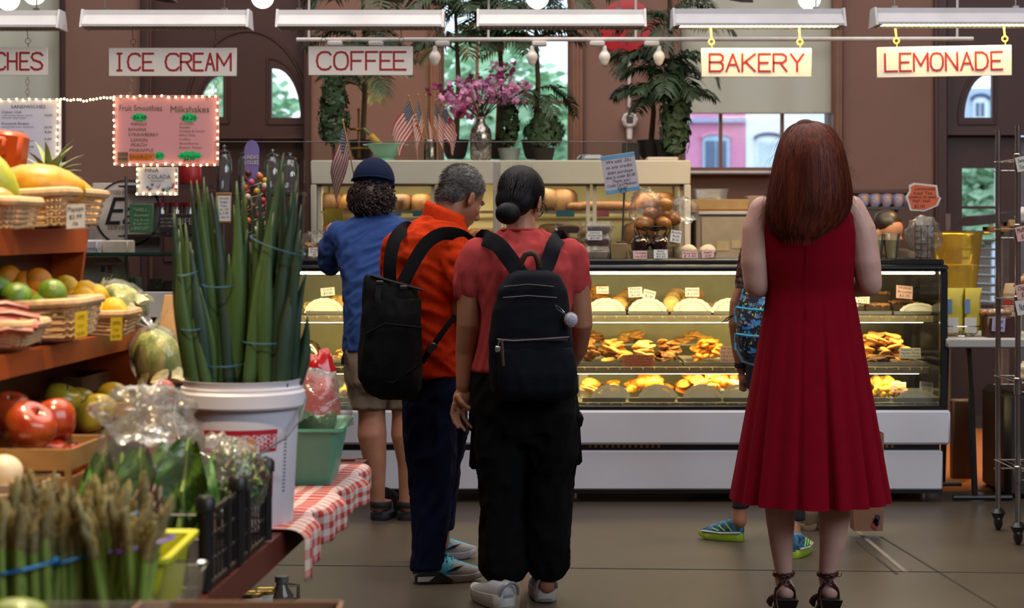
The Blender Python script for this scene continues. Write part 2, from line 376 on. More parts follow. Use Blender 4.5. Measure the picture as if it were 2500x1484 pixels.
for nm,p0,p1,y1,lab in(('roller_shade',-195,146,396,'cream roller shade pulled down over the window at the left edge'),('roller_shade',1664,2030,278,'off-white roller shade covering the upper window behind the bakery sign')):
 t=thing(nm,lab,'window shade',P((p0+p1)/2,y1,DW+0.05));mb=MB();wb(mb,p0,p1,-340,y1,DW+0.06,0.004);mb.build('cloth',M_shade,t)
 mb=MB();wb(mb,p0,p1,y1-5,y1,DW+0.065,0.02,0.004);mb.build('hem_bar',mat('shade_bar','a59c8c',0.6),t)
def quarter(px0,px1,py0,py1,flip,n=10):
 """outline of a quarter arch: vertical side at px0 (flip: px1), curve towards the other side"""
 pts=[]
 for i in range(n+1):
  a=PI/2*i/n;u,v=math.sin(a),math.cos(a)
  x=px0+(px1-px0)*(0.08+0.92*u)if not flip else px1-(px1-px0)*(0.08+0.92*u);y=py1-(py1-py0)*v;pts.append((x,y))
 base=px0 if not flip else px1
 return[(base,py1)]+[(base,py0)]+pts
def panel_with_light(root,p0,p1,y0,y1,lite,flip,d):
 a0,a1,b0,b1=lite;mb=MB()
 for r in((p0,a0,y0,y1),(a1,p1,y0,y1),(a0,a1,y0,b0),(a0,a1,b1,y1)):wb(mb,r[0],r[1],r[2],r[3],d,0.05)
 q=quarter(a0,a1,b0,b1,flip)[2:]
 corner=(a1,b0)if not flip else(a0,b0);poly=[corner]+q
 k=d/F_PX;mb.prism([((x-CX)*k,EYE+(HY-y)*k)for x,y in poly],(0,d-0.05,0),(1,0,0),(0,0,1),(0,0.05,0))
 mb.build('door_panel',M_door,root)
 m2=MB();c=quarter(a0-12,a1+12,b0-26,b1+14,flip);pts=[P(x,y,d-0.05)for x,y in c]
 m2.tube(pts+[pts[0]],0.012,6);m2.build('moulding',M_door,root)
 m2=MB();wb(m2,a0-2,a1+2,b0-2,b1+2,d-0.02,0.006);m2.build('pane',M_glass,root)
r1=MB();wb(r1,362,745,330,340,DW+0.14,0.1);r1=r1.build('door_1',M_door,kind='structure');dd=DW+0.16
panel_with_light(r1,362,604,-320,330,(488,547,186,286),True,dd);panel_with_light(r1,604,745,-320,330,(665,735,168,288),False,dd)
mb=MB()
for i in range(24):
 a=PI*i/23;mb.v
pts=[P(604-150*math.cos(PI*i/24),290-215*math.sin(PI*i/24),dd-0.05)for i in range(25)]
mb.tube(pts,0.014,6);mb.build('arch_moulding',M_door,r1)
mb=MB();wb(mb,362,745,340,1025,dd+0.04,0.04);mb.build('door_leaf',mat('door_dark','3d2622',0.5),r1)
for p in(400,590):mb=MB();wb(mb,p,p+140,380,640,dd-0.0,0.02,0.006);mb.build('raised_panel',M_door,r1)
r2=MB();wb(r2,2280,2560,314,331,DW+0.14,0.1);r2=r2.build('door_2',M_door,kind='structure')
panel_with_light(r2,2300,2560,-320,314,(2351,2418,183,288),True,dd)
mb=MB()
for r in((2300,2345,331,1025),(2428,2475,331,1025),(2345,2428,331,411),(2345,2428,740,1025),(2345,2428,503,510)):wb(mb,*r,dd+0.02,0.05)
mb.build('door_leaf',M_door,r2)
for a,b in((411,503),(510,740)):mb=MB();wb(mb,2345,2428,a,b,dd+0.0,0.006);mb.build('pane',M_glass,r2)
mb=MB();wb(mb,2475,2560,335,1025,dd+0.02,0.05);mb.build('side_panel',mat('grey_panel','6a6668',0.6),r2)
# ================================================================ outside
mb=MB();mb.box((0,60,-0.45),(160,90,0.1));mb.build('ground',mat('asphalt','8d8d90',0.9),kind='structure')
DB=60.0;kB=S(DB)
def building(name,lab,p0,p1,ytop,m,wins,mf,band=None):
 t=thing(name,lab,'building',(X((p0+p1)/2,DB),DB,-0.4));x0,x1=X(p0,DB),X(p1,DB);zt_=Z(ytop,DB)
 mb=MB();mb.box(((x0+x1)/2,DB+5,(zt_-0.4)/2),(x1-x0,10,zt_+0.4));mb.build('wall',m,t)
 if band:
  mb=MB();wb(mb,p0+2,p1-2,band[0],band[1],DB,0.25);mb.build('cornice',mat('cornice_grey','a9a8c4',0.8),t)
 for a,b,c,e,gc in wins:
  mb=MB();n_=8;arc=[((a+b)/2-(b-a)/2*math.cos(PI*i/n_),c-8*math.sin(PI*i/n_))for i in range(n_+1)]
  poly=[(X(x,DB),Z(y,DB))for x,y in[(a,e)]+arc+[(b,e)]]
  mb.prism(poly,(0,DB-0.12,0),(1,0,0),(0,0,1),(0,0.2,0));w=mb.build('window',mf,t)
  for u0,u1 in((a+7,(a+b)/2-2),((a+b)/2+2,b-7)):
   m2=MB();wb(m2,u0,u1,c+6,e-6,DB-0.12,0.03);m2.build('pane',gc,w)
  m2=MB();arc2=[((a+b)/2-((b-a)/2+7)*math.cos(PI*i/n_),c-2-15*math.sin(PI*i/n_))for i in range(n_+1)]
  inner=[((a+b)/2-((b-a)/2+1)*math.cos(PI*i/n_),c-9*math.sin(PI*i/n_))for i in range(n_+1)][::-1]
  m2.prism([(X(x,DB),Z(y,DB))for x,y in arc2+inner],(0,DB-0.18,0),(1,0,0),(0,0,1),(0,0.2,0));m2.build('lintel',MATS.get('lintel_dark')if p0>1800 else m,w)
 return t
mat('lintel_dark','4d5878',0.8)
G1=mat('glass_far','55637f',0.2,var=0.3,scale=1.0);G2=mat('glass_far2','c3ced6',0.2,var=0.2,scale=1.0)
building('town_house','pink painted brick house with a blue-framed window across the street',1540,1820,-200,mat('pink_brick','e08fae',0.9,var=0.06,scale=6),[(1715,1780,338,420,G1),(1600,1660,338,420,G1)],mat('frame_blue','a9c3d6',0.7),(288,300))
building('town_house','white painted house with a dark window hood across the street',1821,2140,-200,mat('white_render','f2f2f4',0.9,var=0.03),[(1846,1905,340,420,G2),(1975,2035,340,420,G2)],mat('frame_white','e8eef2',0.7))
building('town_house','pale grey house beyond the window with the palms',1290,1500,205,mat('grey_render','cdd6e0',0.9,var=0.04),[(1330,1380,300,360,G1)],MATS['frame_white'])
building('town_house','light blue-grey house seen through the small panes of the right door',2250,2560,215,mat('blue_render','bccbdc',0.9,var=0.04),[(2375,2410,245,290,G1)],MATS['frame_white'])
M_leaf_out=mat('tree_leaf_hazed','a9cfa4',0.7,var=0.35,scale=0.8,rnd=0.1);M_bark=mat('bark','5f4f42',0.9)  # leaf green paled, haze and overexposure put into the colour
def tree(lab,px,d,ytop,ybot,rpx,nleaf=1500,m=M_leaf_out):
 c=P(px,(ytop+ybot)/2,d);k=d/F_PX;R=rpx*k;H=(ybot-ytop)/2*k;t=thing('street_tree',lab,'tree',(c.x,d,-0.4),'trees outside the windows')
 mb=MB();mb.tube([(c.x,d,-0.4),(c.x+0.1,d,c.z*0.5),(c.x,d,c.z+H*0.4)],[0.28,0.2,0.06],8);mb.build('trunk',M_bark,t)
 mb=MB();rr=random.Random(px)
 for i in range(nleaf):
  while True:
   q=Vector((rr.uniform(-1,1),rr.uniform(-1,1),rr.uniform(-1,1)))
   if 0.25<q.length<1:break
  p=Vector((c.x+q.x*R,d+q.y*R,c.z+q.z*H));s_=rr.uniform(0.12,0.3);a=Vector((rr.uniform(-1,1),rr.uniform(-1,1),rr.uniform(-1,1))).normalized();u,w=frame_of(a)
  mb.add([p-u*s_,p-w*s_*0.5,p+u*s_,p+w*s_*0.5],[(0,1,2,3)])
 mb.build('foliage',m,t,smooth=0,recalc=False,kind='stuff')
tree('leafy street tree outside the palm window, nearest the flags',1190,42,40,470,150,800)
tree('smaller pale tree outside beside the grey house',1330,50,150,520,80,800)
tree('tree glimpsed through the round-topped panes of the left door',600,45,160,480,150,800)
tree('tree glimpsed through the glass of the right door',2390,42,330,620,90,600)
# ================================================================ hanging lights, signs and menu boards
M_white=mat('white_enamel','d5d0d0',0.45,var=0.05,scale=9);M_grey=mat('grey_enamel','b3b0b6',0.5,var=0.06,scale=9)
M_lamp_on=emitmat('tube_on','fff0b8',5.0);M_lamp_off=mat('tube_off','e8e4dc',0.3)
M_alu=mat('louvre_aluminium','c9bfae',0.3,metal=0.7);M_wire=mat('steel_wire','8a8078',0.4,metal=0.8)
def strip_light(lab,p0,p1,y0,y1,on,m,powr=0):
 d=DS;t=thing('strip_light',lab,'ceiling light',P((p0+p1)/2,y1,d),'strip lights over the counter');a,b=P(p0+5,y1,d),P(p1-5,y0,d)
 zb,zt_,zm=a.z,b.z,b.z-(b.z-a.z)*0.3
 sec=[(-.055,zt_),(.055,zt_),(.06,zm),(.105,zb+.012),(.105,zb),(.095,zb),(.09,zb+.012),(-.09,zb+.012),(-.095,zb),(-.105,zb),(-.105,zb+.012),(-.06,zm)]
 mb=MB();mb.prism(sec,(a.x,d,0),(0,1,0),(0,0,1),(b.x-a.x,0,0));mb.build('housing',m,t,smooth=20)
 for x in(a.x-.012,b.x):
  mb=MB();mb.prism([(-.06,zt_+.004),(.06,zt_+.004),(.11,zb-.004),(-.11,zb-.004)],(x,d,0),(0,1,0),(0,0,1),(.012,0,0));mb.build('end_cap',m,t)
 for yy in(-.04,.04):
  mb=MB();mb.cyl((a.x+.03,d+yy,zb+.018),(b.x-.03,d+yy,zb+.018),.013,n=8);mb.build('tube',M_lamp_on if on else M_lamp_off,t)
 mb=MB();n_=34
 for i in range(1,n_):mb.box((a.x+(b.x-a.x)*i/n_,d,zb+.006),(.002,.18,.014))
 mb.build('louver',M_alu,t,kind='stuff')
 for f_ in(0.12,0.85):
  x=a.x+(b.x-a.x)*f_;mb=MB();mb.cyl((x,d,zt_),(x+.02,d,4.2),.004,n=6);mb.box((x,d,zt_+.008),(.03,.03,.016));mb.build('hanger',M_wire,t)
 if on:area('strip_lamp_glow',((a.x+b.x)/2,d,zb-.005),(0,0,0),b.x-a.x-.1,.16,powr,(1.0,0.74,0.28))
strip_light('white strip light above the sandwiches sign at the left edge',-250,153,28,71,False,M_white)
strip_light('white strip light hanging above the ice cream sign',205,612,27,69,False,M_white)
strip_light('white strip light hanging above the coffee sign',678,1085,27,69,False,M_white)
strip_light('strip light hanging in front of the palm window',1165,1575,26,68,False,M_white)
strip_light('lit strip light glowing yellow above the bakery sign',1640,2058,24,67,True,M_grey,12.0)
strip_light('lit strip light glowing yellow above the lemonade sign',2130,2545,22,64,True,M_grey,12.0)
M_sign=mat('sign_board','f0e6dc',0.6,var=0.03,scale=4);M_red=mat('sign_red','a81c22',0.6,var=0.08,scale=30)
def ringpts(c,r,n=12):return[Vector((c[0]+r*math.cos(2*PI*i/n),c[1],c[2]+r*math.sin(2*PI*i/n)))for i in range(n)]
STROKE['W']=[[(0,1),(.25,0),(.5,.75),(.75,0),(1,1)]]
def hang_sign(lab,p0,p1,y0,y1,letters,ly0,ly1,hooks,tilt=0.0,mh=None,hook_r=6.5,hy=68):
 d=DS;t=thing('hanging_sign',lab,'sign',P((p0+p1)/2,y1,d),'lettered signs hanging over the stalls')
 mb=MB();mb.box(((X(p0,d)+X(p1,d))/2,d,(Z(y0,d)+Z(y1,d))/2),(X(p1,d)-X(p0,d),.012,Z(y0,d)-Z(y1,d)),bev=.002);board=mb.build('board',M_sign,t)
 ws=[[letters[0]]]
 for q in letters[1:]:ws.append([q])if q[1]-ws[-1][-1][2]>25 else ws[-1].append(q)
 for w_ in ws:mb=MB();stroke_text(mb,[(c,X(a,d),X(b_,d),Z(ly1,d),Z(ly0,d))for c,a,b_ in w_],d-.0065,.0105);mb.build('lettering',M_red,t,smooth=0)
 for hx in hooks:
  mb=MB();mb.tube([P(hx-2,hy,d),P(hx,y0-22,d)],.0045 if mh else .002,6)
  mb.tube(ringpts(P(hx,y0-15,d),hook_r/S(d)),.004 if mh else .0016,6,closed=True);mb.tube([P(hx+1,y0-8,d),P(hx+1,y0+3,d)],.0025,6);mb.build('hook',mh or M_wire,t)
 if tilt:
  t.rotation_euler=(0,tilt,0)
 return t
M_yel=mat('yellow_hook','d8b24a',0.4)
hang_sign('white hanging sign reading SANDWICHES, cut off at the left edge',-215,117,115,184,[('S',-205,-180),('A',-173,-148),('N',-141,-117),('D',-110,-86),('W',-80,-50),('I',-42,-24),('C',-12,14),('H',20,42),('E',50,72),('S',77,106)],129,170,(68,-170))
hang_sign('white hanging sign reading ICE CREAM in red letters',266,578,117,186,[('I',289,311),('C',313,343),('E',350,375),('C',405,437),('R',442,469),('E',474,496),('A',503,524),('M',531,564)],131,172,(325,526))
hang_sign('white hanging sign reading COFFEE in red letters',753,1008,113,184,[('C',774,808),('O',816,850),('F',858,887),('F',894,922),('E',929,957),('E',962,991)],127,170,(790,980))
hang_sign('warm-lit hanging sign reading BAKERY in red letters',1712,1981,118,188,[('B',1732,1766),('A',1773,1804),('K',1812,1843),('E',1852,1880),('R',1888,1920),('Y',1930,1961)],132,174,(1737,1953),mh=M_yel)
hang_sign('warm-lit hanging sign reading LEMONADE in red letters',2142,2470,113,187,[('L',2161,2190),('E',2197,2224),('M',2231,2265),('O',2272,2302),('N',2309,2337),('A',2346,2375),('D',2382,2412),('E',2420,2447)],129,172,(2190,2455),tilt=-0.018,mh=M_yel)
M_bulb=emitmat('fairy_bulb','ffdf9a',7.0)
BULB=mesh_of(MB().ell((0,0,0),(.0055,.0055,.0065),8,6),'fairy_bulb',M_bulb)
M_cable=mat('dark_cable','2c2622',0.6)
def fairy(lab,pts,step,loc,group='fairy light strings on the menu boards',sag=True):
 t=thing('fairy_lights',lab,'string lights',loc,group);pts=[Vector(p)for p in pts];mb=MB();mb.tube(pts,.0018,5);mb.build('cable',M_cable,t);acc=0
 for a,b in zip(pts[:-1],pts[1:]):
  L=(b-a).length
  while acc<L:
   p=a.lerp(b,acc/L);obj('bulb',BULB,t,(p.x+random.uniform(-.003,.003),p.y-.007,p.z+random.uniform(-.005,.005)));acc+=step*random.uniform(.85,1.15)
  acc-=L
 return t
def board(name,lab,p0,p1,y0,y1,m,d=DS):
 t=thing(name,lab,'menu board',P((p0+p1)/2,y1,d));mb=MB();mb.box(((X(p0,d)+X(p1,d))/2,d,(Z(y0,d)+Z(y1,d))/2),(X(p1,d)-X(p0,d),.008,Z(y0,d)-Z(y1,d)),bev=.0015);mb.build('board',m,t);return t
def lines(t,name,m,rows,d=DS,shear=0.0):
 """rows: (text, px, py baseline, pixel cap height, align[, width px])"""
 mb=MB()
 for r in rows:put_text(mb,r[0],P(r[1],r[2],d)+Vector((0,-.0075,0)),r[3]*1.42/S(d),align=r[4],shear=shear,width=(r[5]/S(d)if len(r)>5 else None))
 return mb.build(name,m,t,smooth=0)
M_olive=mat('marker_olive','6b5f3c',0.7);M_ink=mat('black_ink','1d1a1c',0.7);M_blueink=mat('blue_ink','4a4a66',0.7);M_green=mat('neon_green','1fc46a',0.6,var=0.04);M_orange_paper=mat('orange_paper','d0742a',0.7);M_pink=mat('pink_board','e29a9c',0.6,var=0.02);M_kraft=mat('brown_label','8d6a55',0.7)
t=board('menu_board','pink menu board of fruit smoothies and milkshakes',277,535,233,405,M_pink)
lines(t,'heading',M_olive,[('Fruit Smoothies',344,270,14,'CENTER',104)]);lines(t,'heading',M_olive,[('Milkshakes',464,274,16,'CENTER',94)])
lines(t,'flavours',M_olive,[(s,x,y,7.5,'CENTER',w)for s,x,y,w in(('MANGO',340,306,38),('BANANA',336,319,44),('STRAWBERRY',351,332,74),('LEMON',341,345,40),('PEACH',340,357,38),('PINEAPPLE',346,370,58))]+[(s,438,y,5,'LEFT',w)for s,y,w in(('Chocolate',304,37),('Vanilla',313,27),('Cookies & Cream',322,62),('Mint Chip',332,39),('Coffee',342,27),('Strawberry',352,47),('Butter Pecan',362,55))])
M_scroll=mat('scroll_green','8a8a5a',0.7)
for sx_ in range(6):
 for row,(yy,up_)in enumerate(((241,1),(398,-1))):
  mb=MB();c=P(296+sx_*42,yy,DS);pts=[]
  for i in range(14):a=i*.5;r=.011*(1-i/16);pts.append((c.x+r*math.cos(a),DS-.0055,c.z+up_*r*math.sin(a)))
  mb.tube(pts,.0012,4);mb.build('scroll',M_scroll,t)
rr=random.Random(3)
def burst(px,py,rx,ry,m,d=DS,y=-.0065):
 mb=MB();poly=[]
 for i in range(20):
  a=2*PI*i/20;k=1.0 if i%2==0 else .78;poly.append((rx/S(d)*k*math.cos(a),ry/S(d)*k*math.sin(a)))
 mb.prism(poly,P(px,py,d)+Vector((0,y,0)),(1,0,0),(0,0,1),(0,.0015,0));return mb.build('price_burst',m,t,smooth=0)
for bx,by,rx,ry,s,bw in((341,286,21,11,'$6.48',32),(462,287,22,12,'$6.25',34),(390,380,13,11,'$6.75',17),(464,380,32,12,'Perfection',46)):
 burst(bx,by,rx,ry,M_green);lines(t,'price',M_ink,[(s,bx,by+5,9 if len(s)<7 else 7,'CENTER',bw)],shear=.2)
mb=MB();wb(mb,446,486,382,396,DS-.004,.002);mb.build('price_tag',mat('pink_tag','e0707e',0.7),t,smooth=0);lines(t,'price',M_ink,[('$4.99',462,393,8,'CENTER',26)],shear=.2)
mb=MB();wb(mb,315,377,374,392,DS-.004,.0015);mb.build('paper_strip',M_orange_paper,t,smooth=0);lines(t,'lettering',mat('orange_ink','9c4a14',0.7),[('ENERGY',345,389,10,'CENTER',54)])
mb=MB();wb(mb,287,313,371,398,DS-.004,.0015);mb.build('paper_label',M_kraft,t,smooth=0);lines(t,'lettering',M_ink,[('FOCUS',300,380,6,'CENTER',23),('POWER',300,391,6,'CENTER',23)])
for hx in(318,527):
 mb=MB()
 for yy in(192,200,211,221,229):mb.tube(ringpts(P(hx,yy,DS),(6 if yy in(200,221)else 2.5)/S(DS)),.0015,5,closed=True)
 mb.build('chain',M_wire,t)
d=DS;y_=-.01
cor=lambda p0,p1,y0,y1:[P(p0,y0,d)+Vector((0,y_,0)),P(p1,y0,d)+Vector((0,y_,0)),P(p1,y1,d)+Vector((0,y_,0)),P(p0,y1,d)+Vector((0,y_,0)),P(p0,y0,d)+Vector((0,y_,0))]
fairy('string of warm fairy lights around the pink menu board',cor(280,532,236,402),17/S(d),P(406,405,d))
t=board('menu_board','small flowered board reading PINA COLADA under the pink menu',333,435,408,477,mat('pale_board','cfc8cc',0.6))
lines(t,'lettering',mat('grey_ink','5c585c',0.7),[('PINA',371,420,9,'CENTER',33),('COLADA',389,436,10,'CENTER',56),('Smoothie',385,443,4,'CENTER',32)])
FLW=[mat('fl%d'%i,c,0.7)for i,c in enumerate(('c24a6a','3f7d5c','4a78b0','b0385a','5a9a88','7a88c8'))]
for i in range(26):
 mb=MB();c=P(rr.uniform(340,428),rr.uniform(450,470)if i>5 else rr.uniform(412,470),DS)
 if i<=5:c.x=X(rr.choice((338,430)),DS)+rr.uniform(-.004,.004)
 if i%2:mb.prism([(.010*math.cos(a)*(1 if k%2 else .5),.010*math.sin(a)*(1 if k%2 else .5))for k,a in enumerate([PI*j/5 for j in range(10)])],c+Vector((0,-.0058,0)),(1,0,0),(0,0,1),(0,.001,0))
 else:mb.prism([(0,-.014),(.004,0),(0,.014),(-.004,0)],c+Vector((0,-.0058,0)),(math.cos(i),0,math.sin(i)*.4),(-math.sin(i)*.4,0,1),(0,.001,0))
 mb.build('painted_flower',FLW[i%6],t,smooth=0)
fairy('string of warm fairy lights around the small flowered board',[P(336,412,d)+Vector((0,y_,0)),P(336,473,d)+Vector((0,y_,0)),P(431,473,d)+Vector((0,y_,0)),P(431,412,d)+Vector((0,y_,0))],16/S(d),P(384,477,d))
t=board('menu_board','white printed menu board headed SANDWICHES at the left edge',-135,150,241,470,mat('paper_white','e4deea',0.6,var=0.02))
lines(t,'heading',M_blueink,[('SANDWICHES',70,264,8,'CENTER',84)])
lines(t,'menu_text',M_blueink,[('Classic Club',5,276,6,'LEFT',48),('roast turkey, bacon, lettuce',5,283,3.6,'LEFT',75),('tomato and mayo',5,289,3.6,'LEFT',60),('Roosevelt Reuben',5,304,6,'LEFT',66),('corned beef, swiss, sauerkraut',5,311,3.6,'LEFT',78),('Turkey Reuben',5,324,6,'LEFT',52),('roast turkey with slaw',5,345,3.6,'LEFT',78),('Grilled Cheese',5,360,6,'LEFT',78),('three cheeses',5,368,3.6,'LEFT',70)])
lines(t,'prices',M_ink,[('10.00',118,284,5.5,'CENTER',18),('10.50',118,313,5.5,'CENTER',19),('9.00',118,325,5.5,'CENTER',17),('9.00',118,342,5.5,'CENTER',17)])
mb=MB()
for yy in(190,199,208,216,225,234):mb.tube(ringpts(P(67,yy,DS),(5 if yy in(199,225)else 2.5)/S(DS)),.0015,5,closed=True)
mb.build('chain',M_wire,t)
fairy('string of warm fairy lights around the sandwiches board',[P(-130,243,d)+Vector((0,y_,0)),P(143,243,d)+Vector((0,y_,0)),P(141,400,d)+Vector((0,y_,0))],17/S(d),P(5,470,d))
fairy('sagging strand of fairy lights between the two large menu boards',[P(150+126*u,243-6*u+14*(u*(1-u))*1.6,d)+Vector((0,y_,0))for u in[i/8 for i in range(9)]],8/S(d),P(213,250,d))
M_pipe=mat('painted_pipe','cfc8c4',0.5);t=thing('pipe_rail','long white pipe rail carrying bulbs behind the signs','rail',P(1550,97,DP));mb=MB();mb.cyl(P(724,97,DP),P(2376,95,DP),.0125,n=10);mb.build('pipe',M_pipe,t)
for hx in(754,1192,1552,2337):mb=MB();mb.cyl(P(hx,97,DP),P(hx+2,-260,DP),.007,n=8);mb.build('hanger_rod',M_pipe,t)
M_bulboff=mat('frosted_bulb','e6ddd6',0.35,emit=0.08)  # bulbs are off, a faint glow is put into their glass
def lampholder(px,py,bulb,lab,side=1):
 t=thing('rail_lamp',lab,'lamp',P(px,py,DP),'lampholders clamped to the pipe rail');mb=MB();mb.box(P(px+side*18,py+10,DP-.02),(.085,.05,.028),bev=.006);mb.build('clamp_box',M_pipe,t)
 if bulb:
  c=P(px,py+14,DP-.03);mb=MB();mb.lathe([(.006,0),(.012,-.008),(.014,-.028),(.022,-.034)],c,12);mb.build('socket',M_pipe,t)
  mb=MB();mb.lathe([(.016,-.03),(.03,-.05),(.034,-.066),(.028,-.085),(.024,-.09),(.022,-.1),(.012,-.112),(0,-.115)],c,14);mb.build('bulb',M_bulboff,t)
lampholder(800,97,False,'empty white lampholder on the rail just above the coffee sign, left');lampholder(900,97,False,'empty white lampholder on the rail above the coffee sign, right')
lampholder(1062,97,True,'unlit bulb on the rail right of the coffee sign');lampholder(1299,97,True,'unlit bulb on the rail in front of the palm window')
lampholder(1476,97,True,'unlit bulb on the rail left of the red clock',-1);lampholder(1609,97,True,'unlit bulb on the rail right of the red clock',-1)
M_globe=emitmat('globe_glass','fff3dc',2.6)
for gx,gy,lab in((20,-2,'glowing white globe lamp at the upper left corner'),(641,-7,'glowing white globe lamp above the ice cream sign'),(1312,-6,'glowing globe lamp in front of the palm window'),(1976,-4,'glowing globe lamp above the bakery strip light'),(84,-16,'further globe lamp beside the upper left corner')):
 t=thing('globe_lamp',lab,'lamp',P(gx,gy,DS+.4),'glass globe lamps');mb=MB();mb.ell(P(gx,gy,DS+.4),.064,20,12);mb.build('globe',M_globe,t)
 mb=MB();mb.lathe([(.03,.055),(.035,.08),(.02,.1),(.006,.105),(.006,1.6)],P(gx,gy,DS+.4),12);mb.build('stem',mat('dark_bronze','3d342e',0.4,metal=.6),t)
M_blade=mat('fan_blade','5b4a42',0.5)
for fx,fd,off,lab in((985,10.35,.5,'brown ceiling fan above the coffee sign'),(1800,10.35,.15,'brown ceiling fan above the bakery sign'),(355,10.35,.3,'brown ceiling fan above the ice cream sign')):
 c=P(fx,-22,fd);t=thing('ceiling_fan',lab,'fan',c,'ceiling fans');mb=MB();mb.lathe([(.05,-.03),(.1,.0),(.1,.08),(.04,.12),(.015,.14),(.015,1.5)],c,18);mb.build('motor',M_blade,t)
 for i in range(5):
  a=off+2*PI*i/5;mb=MB();u=Vector((math.cos(a),math.sin(a),-.02));w=Vector((-math.sin(a),math.cos(a),.12))
  mb.prism([(.1,-.03),(.2,-.05),(.56,-.07),(.6,0),(.56,.07),(.2,.05),(.1,.03)],c+Vector((0,0,.02)),u,w,(0,0,.012));mb.build('blade',M_blade,t)
# ================================================================ bread cabinet behind the counter, and what stands on it
M_cream=mat('cabinet_white','cfc3b4',0.5,var=0.04,scale=5);M_inside=mat('cabinet_inside','d9c9a0',0.7,var=0.04)
M_pane=clear('cabinet_glass','fbfdfc',gloss=0.12)
t=thing('bread_cabinet','long white glass-fronted bread cabinet behind the counter','cabinet',(X(1222,DF),DF,0));x0,x1=X(760,DF),X(1685,DF);zt_=Z(391,DF);zi=Z(450,DF);zb=Z(640,DF);dp=0.72
mb=MB()
mb.box(((x0+x1)/2,DF+dp/2,zt_-.02),(x1-x0,dp,.04),bev=.01);mb.box(((x0+x1)/2,DF+dp-.02,zt_/2),(x1-x0,.04,zt_-.05));mb.box((x0+.02,DF+dp/2+.02,(zt_+zb)/2-.02),(.04,dp-.06,zt_-zb-.05));mb.box((x1-.02,DF+dp/2+.02,(zt_+zb)/2-.02),(.04,dp-.06,zt_-zb-.05))
mb.box(((x0+x1)/2,DF+dp/2,zb/2),(x1-x0,dp,zb));mb.build('carcass',M_cream,t)
for a,b in((760,1214),(1216,1685)):mb=MB();wb(mb,a,b,392,450,DF,.03,.006);mb.build('header_panel',M_cream,t)
mb=MB();wb(mb,1204,1224,395,640,DF,.035,.004);wb(mb,1228,1234,450,640,DF,.03);mb.build('centre_post',mat('post_grey','a89c96',0.45),t)
for a,b in((760,773),(1670,1685)):mb=MB();wb(mb,a,b,451,640,DF,.03,.004);mb.build('corner_post',M_cream,t)
mb=MB();mb.box(((x0+x1)/2,DF+dp-.06,(zi+zb)/2),(x1-x0-.1,.02,zi-zb+.1));mb.build('back_lining',M_inside,t)
for a,b in((776,1062),(1238,1440),(1447,1668)):
 mb=MB();y0,y1=446,640
 for r in((a,a+9,y0,y1),(b-9,b,y0,y1),(a,b,y0,y0+9)):wb(mb,*r,DF+.05,.02)
 fr=mb.build('sliding_door',M_cream,t);mb=MB();wb(mb,a+9,b-9,y0+9,y1,DF+.045,.006);mb.build('pane',M_pane,fr)
for yy in(518,598):
 mb=MB();zz=Z(yy,DF+.3);mb.box(((x0+x1)/2,DF+.12,zz),(x1-x0-.1,.012,.016));mb.box(((x0+x1)/2,DF+.55,zz),(x1-x0-.1,.012,.016))
 for i in range(46):mb.box((x0+.06+i*.049,DF+.34,zz),(.005,.44,.005))
 mb.build('shelf',mat('shelf_wire','b8a888',0.4,metal=.3),t)
area('assumed_bread_cabinet_lamp',((x0+x1)/2,DF+.2,zi-.02),(math.radians(12),0,0),x1-x0-.2,.12,9,(1.0,0.83,0.50))  # lamp assumed from the warm-lit shelves, no fixture built
area('wall_glow_uplight',(X(985,DF),DF+.62,zt_+.03),(math.radians(125),0,0),.7,.06,7,(1.0,.62,.30))  # unseen source without a fixture, added for the warm glow on the wall
M_crust=mat('bread_crust','6e4420',0.6,var=0.3,scale=18,rnd=.15);M_crust2=mat('bread_dark','5d3a20',0.65,var=0.3,scale=18,rnd=.1);M_bag=clear('bread_bag','fffaf0',gloss=0.7,rough=.12,bump=.8,bscale=30,milky=.12)
def loaf_mesh(m,L=.24,W=.11,H=.11):
 mb=MB();rings=[]
 for i in range(9):
  u=i/8;k=(1-abs(2*u-1)**4)**.5*.25+.75 if 0<i<8 else .6
  rings.append([Vector((L*(u-.5),W/2*k*math.copysign(abs(math.cos(a))**.7,math.cos(a)),H*k*(.5+.5*math.copysign(abs(math.sin(a))**.6,math.sin(a)))))for a in[2*PI*j/14 for j in range(14)]])
 mb.rings(rings);return mesh_of(mb,'loaf',m,60)
LOAF=[loaf_mesh(M_crust),loaf_mesh(M_crust2,.2,.13,.13),loaf_mesh(M_crust,.34,.09,.06)]
sh1,sh2=Z(518,DF+.3)+.006,Z(598,DF+.3)+.006
